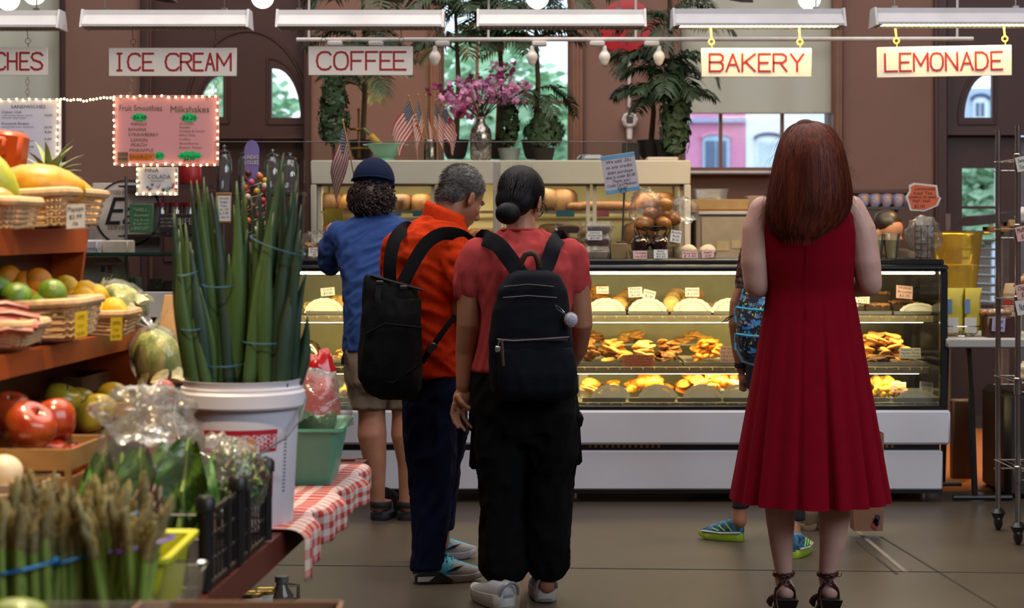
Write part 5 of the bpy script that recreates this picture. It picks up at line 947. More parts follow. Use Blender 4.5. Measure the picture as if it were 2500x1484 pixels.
flag('counter_flag','larger flag on a wooden stick leaning behind the navy cap',P(838,298,DC+.3),(X(905,DC+.3),DC+.3,TOP),(-.065,0,-.2),.17,4.5)
# ================================================================ right end: lemonade, side table, racks, appliance
def cup(lab,px):
 d=DC+.1;c=Vector((X(px,d),d,TOP+.006));t=thing('lemonade_cup',lab,'cup',c,'cups of lemonade on the case');mb=MB();mb.lathe([(.03,0),(.046,.125),(.048,.126),(.0455,.127),(.029,.004),(0,.003)],c,20);mb.build('cup',clear('cup_plastic','fbfbf2',gloss=.5,milky=.15),t);mb=MB();mb.lathe([(.028,.005),(.0405,.095),(0,.095)],c,20);mb.build('lemonade',mat('lemonade','d2bc48',.2,emit=.06),t)  # lemonade in the cups also glows faintly by itself
cup('plastic cup of lemonade half hidden by the bare arm',2138);cup('plastic cup of lemonade right of the bare arm',2176)
mb=MB();mb.box((X(2170,DC+.1),DC+.1,TOP+.003),(.24,.2,.006));mb.build('serving_tray',mat('tray_dark','2c2620',.4),label='thin dark tray under the lemonade cups',cat='tray')
t=thing('wire_cup_rack','wire rack packed with clear plastic lids on the case end','rack',(X(2255,DC+.1),DC+.1,TOP));d=DC+.1;M_rw=mat('rack_wire','5a544c',.4,metal=.6)
for yy in(552,565,580,595,610,628):mb=MB();mb.tube([P(2234,yy,d-.05),P(2280,yy,d-.05),P(2280,yy,d+.05),P(2234,yy,d+.05)],.0022,5,closed=True);mb.build('wire_hoop',M_rw,t)
for px in(2234,2249,2265,2280):mb=MB();mb.tube([P(px,550 if px>2240 else 538,d-.05),Vector((X(px,d-.05),d-.05,TOP))],.0022,5);mb.build('wire_upright',M_rw,t)
for i in range(3):
 mb=MB();c=P(2257,600-i*4,d);mb.lathe([(.045,0),(.045,.012),(.0,.014)],(X(2257,d),d,TOP+.01+i*.075),18);mb.lathe([(.043,.015),(.048,.06),(0,.061)],(X(2257,d),d,TOP+.01+i*.075),18);mb.build('lid_stack',clear('lid_plastic','fafafa',gloss=.6,milky=.3),t)
crumple('plastic_bag','clear crumpled bag of lids bulging over the wire rack',P(2255,572,d),(.088,.06,.09),19)
t=thing('counter_sign','orange cut-out sign reading Lemonade Iced Tea on a wire','sign',(X(2246,DC+.2),DC+.2,TOP));d=DC+.2;k=d/F_PX
out=[(2211,480),(2220,466),(2219,452),(2232,446),(2288,452),(2292,480),(2298,483),(2290,502),(2270,511),(2256,516),(2222,514),(2217,497)]
cxm,cym=2254,481
mb=MB();mb.prism([((x-CX)*k,EYE+(HY-y)*k)for x,y in out],(0,d,0),(1,0,0),(0,0,1),(0,.003,0));mb.build('white_backing',M_card,t,smooth=0)
mb=MB();mb.prism([((cxm+(x-cxm)*.87-CX)*k,EYE+(HY-(cym+(y-cym)*.87))*k)for x,y in out],(0,d-.002,0),(1,0,0),(0,0,1),(0,.002,0));mb.build('orange_paper',mat('orange_sign','d0623a',.6,var=.05),t,smooth=0)
mb=MB()
for s,y,w,x in(('Lemonade',464,50,2258),('Iced Tea',475,46,2252),('(sweet or not sweet)',484,64,2253),('Half / Half',494,44,2248),('$2.00',507,26,2244)):put_text(mb,s,P(x,y,d)+Vector((0,-.003,0)),11/S(d),shear=.2,width=w/S(d))
mb.build('handwriting',M_ink,t,smooth=0);mb=MB();mb.cyl(P(2246,515,d),(X(2246,d),d,TOP),.003,n=6);mb.build('wire',M_rw,t)
spot('added_stall_fill',(X(2440,11.2),11.0,3.0),(X(2400,11.2),11.2,0),150,(1.0,.60,.22),1.0,.5,.1)  # unseen spot without a fixture, added to warm the floor and the lemonade tub
DT=9.35;TZ=Z(826,DT);t=thing('folding_table','white folding table with black legs at the right of the case','table',(X(2420,DT),DT+.3,0));M_tb=mat('table_white','a9a6a2',.5,var=.05);M_leg=mat('table_leg','1e1b1a',.4)
mb=MB();mb.box((X(2450,DT),DT+.36,TZ-.025),(X(2590,DT)-X(2314,DT),.72,.05),bev=.008);mb.build('table_top',M_tb,t)
for yy in(DT+.1,):mb=MB();mb.tube([(X(2376,DT),yy,TZ-.05),(X(2384,DT),yy,.5),(X(2392,DT),yy,.03)],.016,8);mb.build('leg',M_leg,t);mb=MB();mb.cyl((X(2338,DT),yy,.018),(X(2484,DT),yy,.018),.014,n=8);mb.build('foot_bar',M_leg,t)
mb=MB();mb.tube([(X(2322,DT+.5),DT+.6,TZ-.05),(X(2312,DT+.5),DT+.6,.03)],.016,8);mb.build('leg',M_leg,t);mb=MB();mb.cyl((X(2290,DT+.5),DT+.6,.018),(X(2358,DT+.5),DT+.6,.018),.014,n=8);mb.build('foot_bar',M_leg,t)
t=thing('lemonade_dispenser','large yellow lemonade tub standing behind the case end','dispenser',(X(2335,DT+.42),DT+.42,TZ));d=DT+.42;zb_,zt2=Z(738,d),Z(570,d);c=(X(2330,d),d,0);M_tubm=clear('tub_yellow','f2e07a',gloss=.2,milky=.38,milkcol='f0d080')
mb=MB();mb.lathe([(.105,zb_),(.145,zt2-.01),(.155,zt2),(.155,zt2+.008),(.14,zt2+.004)],c,28);mb.build('tub',M_tubm,t);mb=MB();mb.lathe([(.103,zb_+.004),(.1255,zb_+.2),(0,zb_+.2)],c,28);mb.build('lemonade',mat('lemonade_glow','e0bc14',.25,emit=.12),t);mb=MB();mb.box((c[0]+.17,d,zt2+.002),(.03,.04,.014),bev=.004);mb.build('grip',mat('tub_rim','c8a828',.4),t);mb=MB();mb.lathe([(.1,TZ+.0),(.1,TZ+.02),(.05,TZ+.03),(.05,zb_-.01),(.105,zb_)],c,20);mb.build('stand',mat('stand_yellow','b89a2a',.4),t)  # tub lemonade brightened by a glow of its own, for lack of backlight
for px,dx,lab,cc in((2328,0,'yellow and white sugar bag in front of the lemonade tub','c8b43a'),(2372,.03,'white and yellow sugar bag right of the lemonade tub','c0aa30')):
 d=DT+.18;t=thing('sugar_bag',lab,'bag',(X(px,d),d,TZ+.03),'sugar bags on the folding table');mb=MB();x_=X(px,d);zz=TZ+.03;mb.rings([rrect((x_,d,zz),.04,.035,h,.4)if h<.2 else rrect((x_+.01,d,zz),.045,.008,h,.5)for h in(0,.02,.1,.17,.22)]);mb.build('bag',mat('sugar_'+cc,cc,.5,var=.05),t);mb=MB();wb(mb,px-17,px+12,775,812,d-.036,.003);mb.build('white_print',M_card,t,smooth=0);mb=MB();wb(mb,px-17,px-4,730,765,d-.034,.003);mb.build('blue_print',mat('print_blue','6a8ab0',.6),t,smooth=0)
t=thing('wire_bowl','chrome wire bowl holding the sugar bags','bowl',(X(2345,DT+.18),DT+.18,TZ));c=Vector((X(2345,DT+.18),DT+.18,TZ))
for r_,zz in((.1,.055),(.06,.004)):mb=MB();mb.tube([c+Vector((r_*math.cos(a),r_*math.sin(a),zz))for a in[2*PI*i/24 for i in range(24)]],.003,5,closed=True);mb.build('hoop',MATS['chrome'],t)
for i in range(14):a=2*PI*i/14;mb=MB();mb.tube([c+Vector((r_*math.cos(a),r_*math.sin(a),zz))for r_,zz in((.06,.004),(.085,.02),(.1,.055))],.002,4);mb.build('rib',MATS['chrome'],t)
d=DT+.2;t=thing('cake_box','dark brown boxed cake with a lilac card on the table','box',(X(2432,d),d,TZ));mb=MB();wb(mb,2395,2474,770,826,d,.14,.008);mb.build('box',mat('box_choc','3d1f16',.35),t);mb=MB();wb(mb,2396,2473,752,771,d-.01,.12,.02);mb.build('clear_lid',M_clam,t)
for i in range(5):obj('bread_roll',ROLL,None,(X(2405+i*14,d-.06),d-.06,Z(763,d-.06)),(0,0,i),.45,label='small golden bun under the clear lid, %s'%('furthest left','second from the left','middle one','second from the right','furthest right')[i],cat='bread',group='small buns on the dark cake box')
card(2438,792,32,34,d-.15,('Sweet','Dream'),'lilac card on the dark cake box',-.08,mat('card_violet','a89ac0',.7),.02)
d=DT+.3;t=thing('cup_stack','stack of cream paper cups beside the wire rack','cups',(X(2473,d),d,TZ));mb=MB()
for i in range(6):pass
mb.lathe([(.042,0),(.046,Z(735,d)-TZ),(.048,Z(735,d)-TZ)]+[(r_,Z(735,d)-TZ+.006+i*.008+e)for i in range(5)for r_,e in((.046,0),(.05,.002),(.05,.006))]+[(.04,Z(692,d)-TZ)],(X(2473,d),d,TZ),20);mb.build('cups',mat('paper_cup','c8b090',.6),t);mb=MB();mb.lathe([(.0475,Z(745,d)-TZ),(.0495,Z(717,d)-TZ)],(X(2473,d),d,TZ),20);mb.build('red_band',mat('cup_red','a83028',.6),t)
mb=MB();wb(mb,2395,2490,856,1105,DT+.66,.5,.03);o=mb.build('waste_bin',mat('bin_brown','231915',.5),label='dark brown bin under the folding table',cat='bin');o.location.z=-Z(1105,DT+.66)
mb=MB();wb(mb,2318,2366,850,1045,DT+.95,.08,.01);o=mb.build('panel_board',mat('board_brown','5a4232',.6),label='brown board leaning behind the folding table',cat='board');o.location.z=-Z(1045,DT+.95)
DR=8.15;t=thing('wire_shelving','chrome wire shelving post and shelves at the right edge','shelving',(X(2486,DR),DR,0));M_chr=mat('post_chrome','9c9694',.22,metal=.9)
for px,dd_ in((2485,0),(2495,.4),(2760,0),(2760,.4)):
 mb=MB();mb.cyl((X(px,DR),DR+dd_,.1),(X(px,DR),DR+dd_,Z(306,DR)),.0125,n=12);mb.build('post',M_chr,t);mb=MB();mb.lathe([(.02,.05),(.035,.08),(.02,.1)],(X(px,DR),DR+dd_,0),10);mb.ell((X(px,DR),DR+dd_,.035),(.02,.035,.035),12,8);mb.build('caster',MATS['case_black'],t)
for yy in(388,560,735,935,1150):
 zz=Z(yy,DR);
 for dd_ in(0,.4):
  for h in(0,-.04):mb=MB();mb.cyl((X(2485,DR),DR+dd_,zz+h),(X(2760,DR),DR+dd_,zz+h),.004,n=6);mb.build('shelf_rail',M_chr,t)
 mb=MB()
 for i in range(14):x_=X(2488,DR)+i*.036;mb.cyl((x_,DR,zz),(x_,DR+.4,zz),.0025,n=4)
 mb.build('shelf_wires',M_chr,t,kind='stuff');mb=MB();mb.lathe([(.016,-.05),(.018,-.04),(.018,.02),(.0135,.025)],(X(2485,DR),DR,zz),12);mb.build('collar',M_chr,t)
for i,(py,s,m)in enumerate(((400,('Sweet','Treat'),None),(570,('Muffin','$3'),M_cardpink),(712,('Chips','$2'),M_cardpink),(750,('Nuts',),None))):card(2496,py,30,36,DR-.03,s,'small tag clipped to the chrome shelving, %s'%('topmost','second down','third down','lowest')[i],.2,m,.02)
for i,(py,cc)in enumerate(((535,'c8c0c0'),(915,'b8a890'),(700,'a87050'))):crumple('plastic_bag','snack bag at the right edge on the chrome shelving, %s'%('upper','lower','middle')[i],P(2515,py,DR+.15),(.06,.08,.06),30+i,mat('snack_'+cc,cc,.3))
DK=12.3;t=thing('pan_rack','tall metal sheet-pan rack before the right door','rack',(X(2420,DK),DK,0));M_rk=mat('rack_bronze','6e5c52',.4,metal=.5)
for px,dd_ in((2442,0),(2352,.45),(2500,.45)):mb=MB();mb.box((X(px,DK),DK+dd_,Z(520,DK)/2),(.035,.035,Z(520,DK)));mb.build('upright',M_rk,t)
for i,yy in enumerate(range(565,770,22)):mb=MB();mb.box((X(2400,DK),DK+.2,Z(yy,DK)),(.24,.45,.012));mb.build('runner',M_rk,t)
mb=MB();a,b_=P(2372,548,DK),P(2450,512,DK);mb.prism([(0,0),(.33,0),(.33,.06),(.06,.06)],(X(2368,DK),DK-.05,Z(552,DK)),(1,0,.12),(0,0,1),(0,.45,0));mb.build('cardboard_flat',mat('dark_card','2e2220',.5),label='dark flat cartons lying on top of the pan rack',cat='box')
for i,(p0,p1,y0,y1,cc,lab)in enumerate(((2398,2446,553,566,'8a5a30','brown carton on the pan rack'),(2446,2510,537,553,'a8875c','long tan carton on the pan rack'))):mb=MB();wb(mb,p0,p1,y0,y1,DK+.1,.2,.004);mb.build('carton',mat('carton_%d'%i,cc,.7),label=lab,cat='box')
DA=11.3;t=thing('holding_cabinet','grey holding cabinet behind the counter right of the bread cabinet','cabinet',(X(1785,DA),DA,0));mb=MB();mb.box((X(1785,DA),DA+.3,Z(517,DA)/2),(X(1872,DA)-X(1702,DA),.6,Z(517,DA)),bev=.01);mb.build('body',mat('cabinet_grey','86786e',.45,var=.06),t);mb=MB();wb(mb,1702,1872,516,524,DA,.02,.004);mb.build('trim_bar',M_grey,t);mb=MB();wb(mb,1712,1862,530,690,DA,.015,.006);mb.build('door',mat('cabinet_tan','9a8a76',.45),t);mb=MB();wb(mb,1750,1780,588,612,DA-.016,.003);wb(mb,1786,1808,586,606,DA-.016,.003);mb.build('notice',mat('notice_tan','b09a78',.6),t)
AZ=Z(517,DA);mb=MB();mb.box((X(1760,DA),DA+.22,AZ+.045),(X(1828,DA)-X(1688,DA),.36,.065),bev=.004);o=mb.build('flat_carton',mat('pizza_box','a88558',.7),label='flat tan carton on the grey holding cabinet',cat='box');mb=MB();mb.box((X(1760,DA),DA+.22,AZ+.006),(X(1830,DA)-X(1690,DA),.38,.012));mb.build('wooden_board',mat('board_orange','9a6428',.6),label='thin wooden board under the flat tan carton',cat='board')
tub('plastic_tub','clear plastic tub on top of the flat tan carton',1697,1780,DA+.1,.2,.062,M_clam,z=AZ+.078)
mb=MB();mb.box((X(1850,DA+.1),DA+.2,AZ+.05),(.12,.2,.1),bev=.006);mb.build('carton',mat('carton_dim','8f7a6a',.7),label='dim grey-brown carton beside the red hair',cat='box')
DQ=11.9;t=thing('bread_shelf','dark shelf rack behind the bare right arm','shelf',(X(2150,DQ),DQ,0))
for yy in(508,524):mb=MB();mb.box((X(2150,DQ),DQ+.2,Z(yy,DQ)),(.3,.4,.018));mb.build('board',MATS['rack_dark'],t)
for px in(2096,2204):mb=MB();mb.cyl((X(px,DQ),DQ+.2,0),(X(px,DQ),DQ+.2,Z(505,DQ)),.012,n=6);mb.build('upright',MATS['rack_dark'],t)
M_blue=mat('bag_blue','2e5a8c',.35,col2='a87048',scale=14,contrast=1.5)
for i in range(4):o=obj('bagged_loaf',LOAF[0],None,(X(2108+i*28,DQ+.2),DQ+.16,Z(508,DQ)+.009),(0,0,1.3),.8,label='blue-bagged loaf on the dark shelf, %s'%('nearest the red hair','second from the hair','third from the hair','nearest the orange sign')[i],cat='bread',group='blue-bagged loaves');
BL=loaf_mesh(M_blue)
for o in[o for o in bpy.data.objects if o.name.startswith('bagged_loaf')]:o.data=BL
# ================================================================ people
M_skin={'tan':mat('skin_tan','bd8468',.5,var=.08,scale=18,sss=.08),'brown':mat('skin_brown','a06c50',.5,var=.08,scale=18,sss=.06),'pale':mat('skin_pale','d0a294',.5,var=.07,scale=25,sss=.08),'dark':mat('skin_warm','a87256',.5,var=.07,scale=18,sss=.06)}
def R_(py,l,r,d,dep,dy=0.0,p=2.3,n=28):
 a,b=P(l,py,d),P(r,py,d);return sring(((a.x+b.x)/2,d+dy,a.z),(b.x-a.x)/2,dep,n,p=p)
def body_rings(mb,rows,d,n=28):mb.rings([R_(py,l,r,d,dep,dy,n=n)for py,l,r,dep,dy in rows]);return mb
def limb(mb,pts,rad,n=14,flat=1.0):
 mb.tube(pts,rad,n,True,flat);mb.ell(pts[0],rad[0]*.98,12,8);mb.ell(pts[-1],rad[-1]*.98,12,8);return mb
def folds(amp,sc,seed,dirv=(1,.3,.35),stretch=.25,amp2=0.0):
 dv=np.array(dirv)/np.linalg.norm(dirv)
 def f(co,nr):
  along=co@dv;q=co-np.outer(along,dv)*(1-stretch);w=npnoise(q,sc,seed)+.5*npnoise(q,sc*2.1,seed+2);r=1-np.abs(w);out=co+nr*(amp*(r[:,None]-.6))
  if amp2:out=out+nr*(amp2*npnoise(co,sc*4,seed+5)[:,None])
  return out
 return f
def head_geo(mb,c,yaw,pitch,s=1.0,tilt=0.0,ears=True):
 """yaw 0 looks along +Y (away), positive turns to +X; pitch positive looks down"""
 R=Matrix.Rotation(-yaw,3,'Z')@Matrix.Rotation(tilt,3,'Y')@Matrix.Rotation(-pitch,3,'X');e=R.to_euler();c=Vector(c)
 T=lambda x,y,z:c+R@(Vector((x,y,z))*s)
 def E(p,r):mb.ell(T(*p),tuple(q*s for q in r),20,14,rot=e)
 E((0,-.014,.045),(.075,.095,.087));E((0,.028,-.02),(.062,.063,.088));E((0,.044,-.078),(.043,.043,.033));E((0,.072,-.098),(.018,.016,.016))
 mb.tube([T(0,.086,.02),T(0,.1,-.012),T(0,.112,-.03)],[.008*s,.011*s,.015*s],10);E((0,.104,-.034),(.018,.014,.009));E((0,.08,.03),(.05,.016,.012));E((0,.087,-.055),(.023,.011,.007));E((0,.085,-.067),(.021,.011,.008));E((.038,.06,-.02),(.02,.02,.018));E((-.038,.06,-.02),(.02,.02,.018))
 if ears:
  for sg in(-1,1):
   er=(R@Matrix.Rotation(sg*.35,3,'Z')).to_euler();mb.ell(T(sg*.08,-.006,-.008),(.009*s,.021*s,.034*s),14,10,rot=er);mb.ell(T(sg*.084,-.014,.004),(.006*s,.016*s,.026*s),12,8,rot=er)
 return T,R,e
def face_parts(T,R,body,s=1.0):
 for sg in(-1,1):
  mb=MB();mb.ell(T(sg*.031,.07,.008),.011*s,12,8);ey=mb.build('eye',mat('eye_white','d8d0c8',.2),body);mb=MB();mb.ell(T(sg*.031,.077,.007),.0055*s,10,6);mb.build('iris',mat('eye_dark','1c120c',.15),ey)
  mb=MB();mb.tube([T(sg*.015,.09,.03),T(sg*.033,.083,.036),T(sg*.05,.066,.03)],[.003*s,.004*s,.002*s],6);mb.build('eyebrow',MATS.get('hair_grey')or M_ink,body)
def strands(mb,roots,n_seg,length,fn_dir,width,rr,jitter=.15):
 for p,nrm in roots:
  p=Vector(p);L=length*rr.uniform(.7,1.2);pts=[p];dv=None
  for k in range(n_seg):
   dv=fn_dir(pts[-1],nrm,k/n_seg,rr);pts.append(pts[-1]+dv*(L/n_seg))
  vs=[]
  for i,q in enumerate(pts):
   t=(pts[min(i+1,n_seg)]-pts[max(i-1,0)]).normalized();sd=t.cross(nrm);sd=sd.normalized()if sd.length>1e-5 else Vector((1,0,0));w=width*(1-.75*i/n_seg);vs+=[q-sd*w,q+sd*w]
  mb.add(vs,[(2*i,2*i+1,2*i+3,2*i+2)for i in range(n_seg)])
def ell_roots(c,r,R,n_,rr,keep):
 out=[]
 while len(out)<n_:
  v=Vector((rr.gauss(0,1),rr.gauss(0,1),rr.gauss(0,1))).normalized()
  if not keep(v):continue
  p=Vector((v.x*r[0],v.y*r[1],v.z*r[2]));nn=Vector((v.x/r[0],v.y/r[1],v.z/r[2])).normalized();out.append((Vector(c)+R@p,R@nn))
 return out
M_lip=None
def spl(pts,n=5):
 q=[Vector(p)for p in pts];q=[q[0]*2-q[1]]+q+[q[-1]*2-q[-2]];out=[]
 for i in range(1,len(q)-2):
  for k in range(n):
   t=k/n;a,b,c,e=q[i-1:i+3];out.append(.5*((2*b)+(c-a)*t+(2*a-5*b+4*c-e)*t*t+(3*b-a-3*c+e)*t**3))
 return out+[q[-2]]
def strap(name,pts,w,parent,m,up=(0,-1,0),th_=.09):
 mb=MB();mb.tube(spl(pts),w/2,10,True,th_,up=up);return mb.build(name,m,parent,60)
def shoe(parent_thing,c,yaw,L,W,H,msole,mupper,extra=None,sole_h=.03,ankle=.06,name='shoe'):
 """c = ground point under the heel; points along yaw (0 = +Y away, pi/2 = +X)"""
 f=Vector((math.sin(yaw),math.cos(yaw),0));sd=Vector((math.cos(yaw),-math.sin(yaw),0));c=Vector(c)
 def sec(u,z,k=1.0):
  w=W/2*(.78+.22*math.sin(PI*min(1,u*1.25)))*(1-.55*max(0,(u-.72)/.28)**2)*k;return u*L,w
 def loop(zf,k,u0=-.03,u1=1.0,n_=14):
  pts=[]
  for i in range(n_):
   u=u0+(u1-u0)*i/(n_-1);y,w=sec(max(0,u),0,k);e=1.0
   if i==0:e=.55
   if i==n_-1:e=.35
   pts.append(c+f*(u*L)+sd*(w*e)+Vector((0,0,zf(u))))
  for i in range(n_-1,-1,-1):
   u=u0+(u1-u0)*i/(n_-1);y,w=sec(max(0,u),0,k);e=1.0
   if i==0:e=.55
   if i==n_-1:e=.35
   pts.append(c+f*(u*L)-sd*(w*e)+Vector((0,0,zf(u))))
  return pts
 spring=lambda u:.03*max(0,u-.78)/.22
 mb=MB();mb.rings([loop(lambda u:spring(u)*.6+.001,.9),loop(lambda u:spring(u)*.5+.006,1.0),loop(lambda u:sole_h*(1-.25*u)+spring(u)*.5,1.03),loop(lambda u:sole_h*(1-.25*u)+.002+spring(u)*.5,.96)]);so=mb.build('shoe_sole',msole,parent_thing,50)
 top=lambda k:(lambda u:sole_h*.8*(1-.25*u)+(H-sole_h)*k*(1.0 if u<.28 else(1-.72*((u-.28)/.72)**.75)))
 mb=MB();mb.rings([loop(top(0),.97),loop(top(.35),1.0),loop(top(.7),.9),loop(top(.92),.68),loop(top(1.0),.42)]);up=mb.build('shoe_upper',mupper,parent_thing,60)
 if extra:
  for q in extra[1:]:up.data.materials.append(q)
  for pl in up.data.polygons:
   u=(pl.center-c).dot(f)/L;pl.material_index=1 if u<.26 else 2 if u<.56 else 0
 return up,so,f,sd,c,top
rr=random.Random(31)
d=8.85;A=thing('person','man in blue T-shirt, navy cap and khaki shorts leaning on the case','person',(X(935,d),d,0));M_blueT=mat('tshirt_blue','24427e',.95,var=.12,scale=30,bump=.25,bscale=350)
mb=MB();body_rings(mb,[(850,855,990,.1,0),(740,860,985,.1,.02),(620,850,1000,.1,.09),(560,850,1000,.08,.12),(530,885,945,.055,.14)],d)
limb(mb,[P(912,545,d+.13),P(912,500,d+.15)],[.055,.056]);T,Rh,eh=head_geo(mb,P(912,468,d+.16),.15,.25)
limb(mb,[P(818,565,d+.12),P(806,610,d+.16),Vector((X(806,9.1),9.08,1.262))],[.05,.048,.045]);limb(mb,[Vector((X(806,9.1),9.08,1.262)),Vector((X(840,9.3),9.4,1.285)),Vector((X(880,9.3),9.5,1.285))],[.044,.034,.028]);mb.ell(Vector((X(895,9.3),9.5,1.28)),(.05,.04,.02))
limb(mb,[P(1018,565,d+.12),P(1030,620,d+.2),Vector((X(1025,9.1),9.12,1.262))],[.05,.048,.045]);limb(mb,[Vector((X(1025,9.1),9.12,1.262)),Vector((X(960,9.3),9.45,1.285))],[.044,.03])
for fx,ax in((908,922),(990,992)):
 limb(mb,[P(fx-6,880,d),P(fx-2,960,d-.01),P(fx,1010,d-.01)],[.085,.078,.066]);limb(mb,[P(fx,1010,d-.01),P(fx,1060,d-.02),P(fx+8,1130,d-.01),P(ax,1205,d),P(ax,1230,d+.01)],[.066,.071,.055,.036,.037]);limb(mb,[P(ax,1236,d),Vector((X(ax,d)+.02,d+.1,.055)),Vector((X(ax,d)+.04,d+.19,.045))],[.036,.036,.026],flat=.9)
bodyA=fuse('body',mb,M_skin['tan'],A,.0085,5)
mb=MB();body_rings(mb,[(858,836,1004,.128,0),(850,836,1004,.132,0),(800,840,1002,.13,0),(740,837,1006,.125,.02),(680,832,1012,.123,.05),(620,815,1030,.122,.09),(575,805,1038,.112,.12),(548,822,1018,.095,.13),(528,862,964,.072,.14),(517,880,946,.062,.14)],d)
limb(mb,[P(825,572,d+.12),P(808,605,d+.15),P(806,643,d+.2)],[.066,.064,.06]);limb(mb,[P(1010,572,d+.12),P(1028,605,d+.16),P(1028,643,d+.22)],[.066,.064,.06])
fuse('t_shirt',mb,M_blueT,A,.009,4,disp=folds(.011,48,1.3,(1,.2,.5),.25))
M_khaki=mat('khaki','7d6c58',.9,var=.1,scale=30,bump=.2,bscale=300);mb=MB();body_rings(mb,[(840,842,1000,.125,0),(880,838,1006,.135,-.005),(930,842,1014,.14,-.01),(955,850,1015,.12,-.01)],d)
mb.rings([R_(y,l,r,d,.1,-.01)for y,l,r in((900,842,936),(950,848,944),(990,852,948),(997,853,948))]);mb.rings([R_(y,l,r,d,.1,-.0)for y,l,r in((900,925,1015),(950,932,1022),(990,936,1030),(997,937,1030))])
fuse('shorts',mb,M_khaki,A,.009,3,disp=folds(.006,50,4,(.2,.2,1),.3))
M_navy=mat('cap_navy','101a38',.9,spec=.2,var=.1,scale=40,bump=.2,bscale=300);c=T(0,-.012,.05);mb=MB();mb.ell(c,(.104,.112,.118),28,16,rot=eh,fn=lambda p:1 if p.z>-.05 else .86)
cap=fuse('cap',mb,M_navy,A,.007,2);mb=MB();mb.prism([(.085*math.cos(a),.07*math.sin(a))for a in[PI*i/12 for i in range(13)]],T(0,.085,.052),Rh@Vector((1,0,0)),Rh@Vector((0,1,-.15)),Rh@Vector((0,0,.006)));mb.build('brim',M_navy,cap)
mb=MB();mb.tube([T(.105*math.sin(a),-.012-.113*math.cos(a),.045)for a in[-1.3+2.6*i/16 for i in range(17)]],.006,6);mb.build('band',M_navy,cap)
M_curl=mat('hair_curly','2c1a14',.5,var=.4,scale=60,rnd=.1);mb=MB()
hc=T(0,-.03,-.035);mb.ell(hc,(.105,.095,.078),20,12,rot=eh)
for i in range(330):
 v=Vector((rr.gauss(0,1),rr.gauss(-.6,.8),rr.gauss(-.2,.7))).normalized();p=hc+Rh@Vector((v.x*.112,v.y*.102,v.z*.085));a0=rr.uniform(0,6);r_=rr.uniform(.007,.013);pts=[p+Vector((r_*math.cos(a0+k*.9),-.004*math.sin(k),-.004*k+r_*math.sin(a0+k*.9)))for k in range(8)];mb.tube(pts,[.004]*7+[.001],5)
mb.build('hair',M_curl,A)
M_sand=mat('sandal_black','1b1c22',.7,var=.1)
for ax,yw in((926,.18),(992,.12)):
 c=Vector((X(ax,d),d-.035,0));up,so,f,sd,c0,top=shoe(A,c,yw,.28,.105,.045,M_sand,M_sand,sole_h=.035,name='sandal')
 for k,(uu,hh,ww)in enumerate(((-.0,.085,.054),(.42,.1,.058),(.72,.075,.055))):
  pts=[c0+f*(.28*uu)+sd*(ww*math.cos(PI*i/10))*1.0+Vector((0,0,.03+hh*math.sin(PI*i/10)))-(f*.05*math.sin(PI*i/10)if k==0 else Vector((0,0,0)))for i in range(11)]if k else[c0+f*.05+Vector((0,0,.075))+sd*(.05*math.cos(a))-f*(.062*math.sin(a))for a in[PI*i/12 for i in range(13)]]
  strap('sandal_strap',pts,.03,A,M_sand,up=(0,-1,0)if k==0 else tuple(f),th_=.25)
t=thing('key_ring','bunch of keys hanging at the khaki shorts','keys',P(838,880,d-.1))
for i in range(3):mb=MB();a=P(839+i*3,862,d-.11+i*.006);mb.tube([a,a+Vector((.002*i-.004,0,-.02))],.004,6);mb.tube([a+Vector((.002*i-.004,0,-.02)),a+Vector((.004*i-.006,0,-.055))],.0065,6,flat=.25);mb.build('key',MATS['chrome']if i else M_black,t)
d=7.45;B=thing('person','grey-haired man in orange polo and navy jeans with black backpack','person',(X(1060,d),d,0));M_org=mat('polo_orange','d23a10',.95,spec=.15,var=.08,scale=60,bump=.25,bscale=420);M_denim=mat('jeans_navy','0f1430',.95,spec=.15,var=.2,scale=20,bump=.3,bscale=400)
yaw,pit=.93,.55
mb=MB();body_rings(mb,[(905,985,1115,.12,0),(740,965,1115,.13,0),(620,965,1125,.12,0),(560,1010,1120,.09,0)],d)
hcB=P(1128,487,d+.05);T,Rh,eh=head_geo(mb,hcB,yaw,pit,.96);limb(mb,[P(1075,560,d+.01),P(1098,520,d+.02),T(0,-.03,-.045)],[.07,.062,.058])
limb(mb,[P(1110,610,d-.1),P(1122,680,d-.11),P(1125,760,d-.1),P(1150,830,d)],[.055,.048,.044,.036]);limb(mb,[P(985,620,d+.14),P(975,700,d+.2),P(1000,780,d+.25),P(1060,800,d+.3)],[.055,.048,.042,.03])
limb(mb,[P(1050,1000,d-.06),P(1046,1340,d-.15),P(1040,1390,d-.16)],[.05,.04,.04]);limb(mb,[P(1080,1000,d+.08),P(1075,1300,d+.32),P(1075,1335,d+.32)],[.05,.04,.04])
bodyB=fuse('body',mb,M_skin['brown'],B,.0065,4);face_parts(T,Rh,bodyB,.96)
mb=MB();body_rings(mb,[(916,966,1128,.155,0),(905,965,1128,.158,0),(850,962,1126,.16,0),(790,952,1128,.16,0),(730,942,1130,.163,0),(680,934,1135,.165,0),(630,938,1142,.162,0),(595,950,1146,.15,0),(565,972,1138,.125,0),(543,1005,1124,.095,.005),(525,1035,1118,.075,.01)],d)
limb(mb,[P(1105,605,d-.08),P(1118,645,d-.12),P(1124,693,d-.13)],[.078,.074,.066]);limb(mb,[P(975,605,d+.1),P(968,650,d+.16),P(972,700,d+.19)],[.075,.07,.064])
fuse('polo_shirt',mb,M_org,B,.0085,4,disp=folds(.012,42,2.1,(1,.2,-.55),.22))
mb=MB();rings=[]
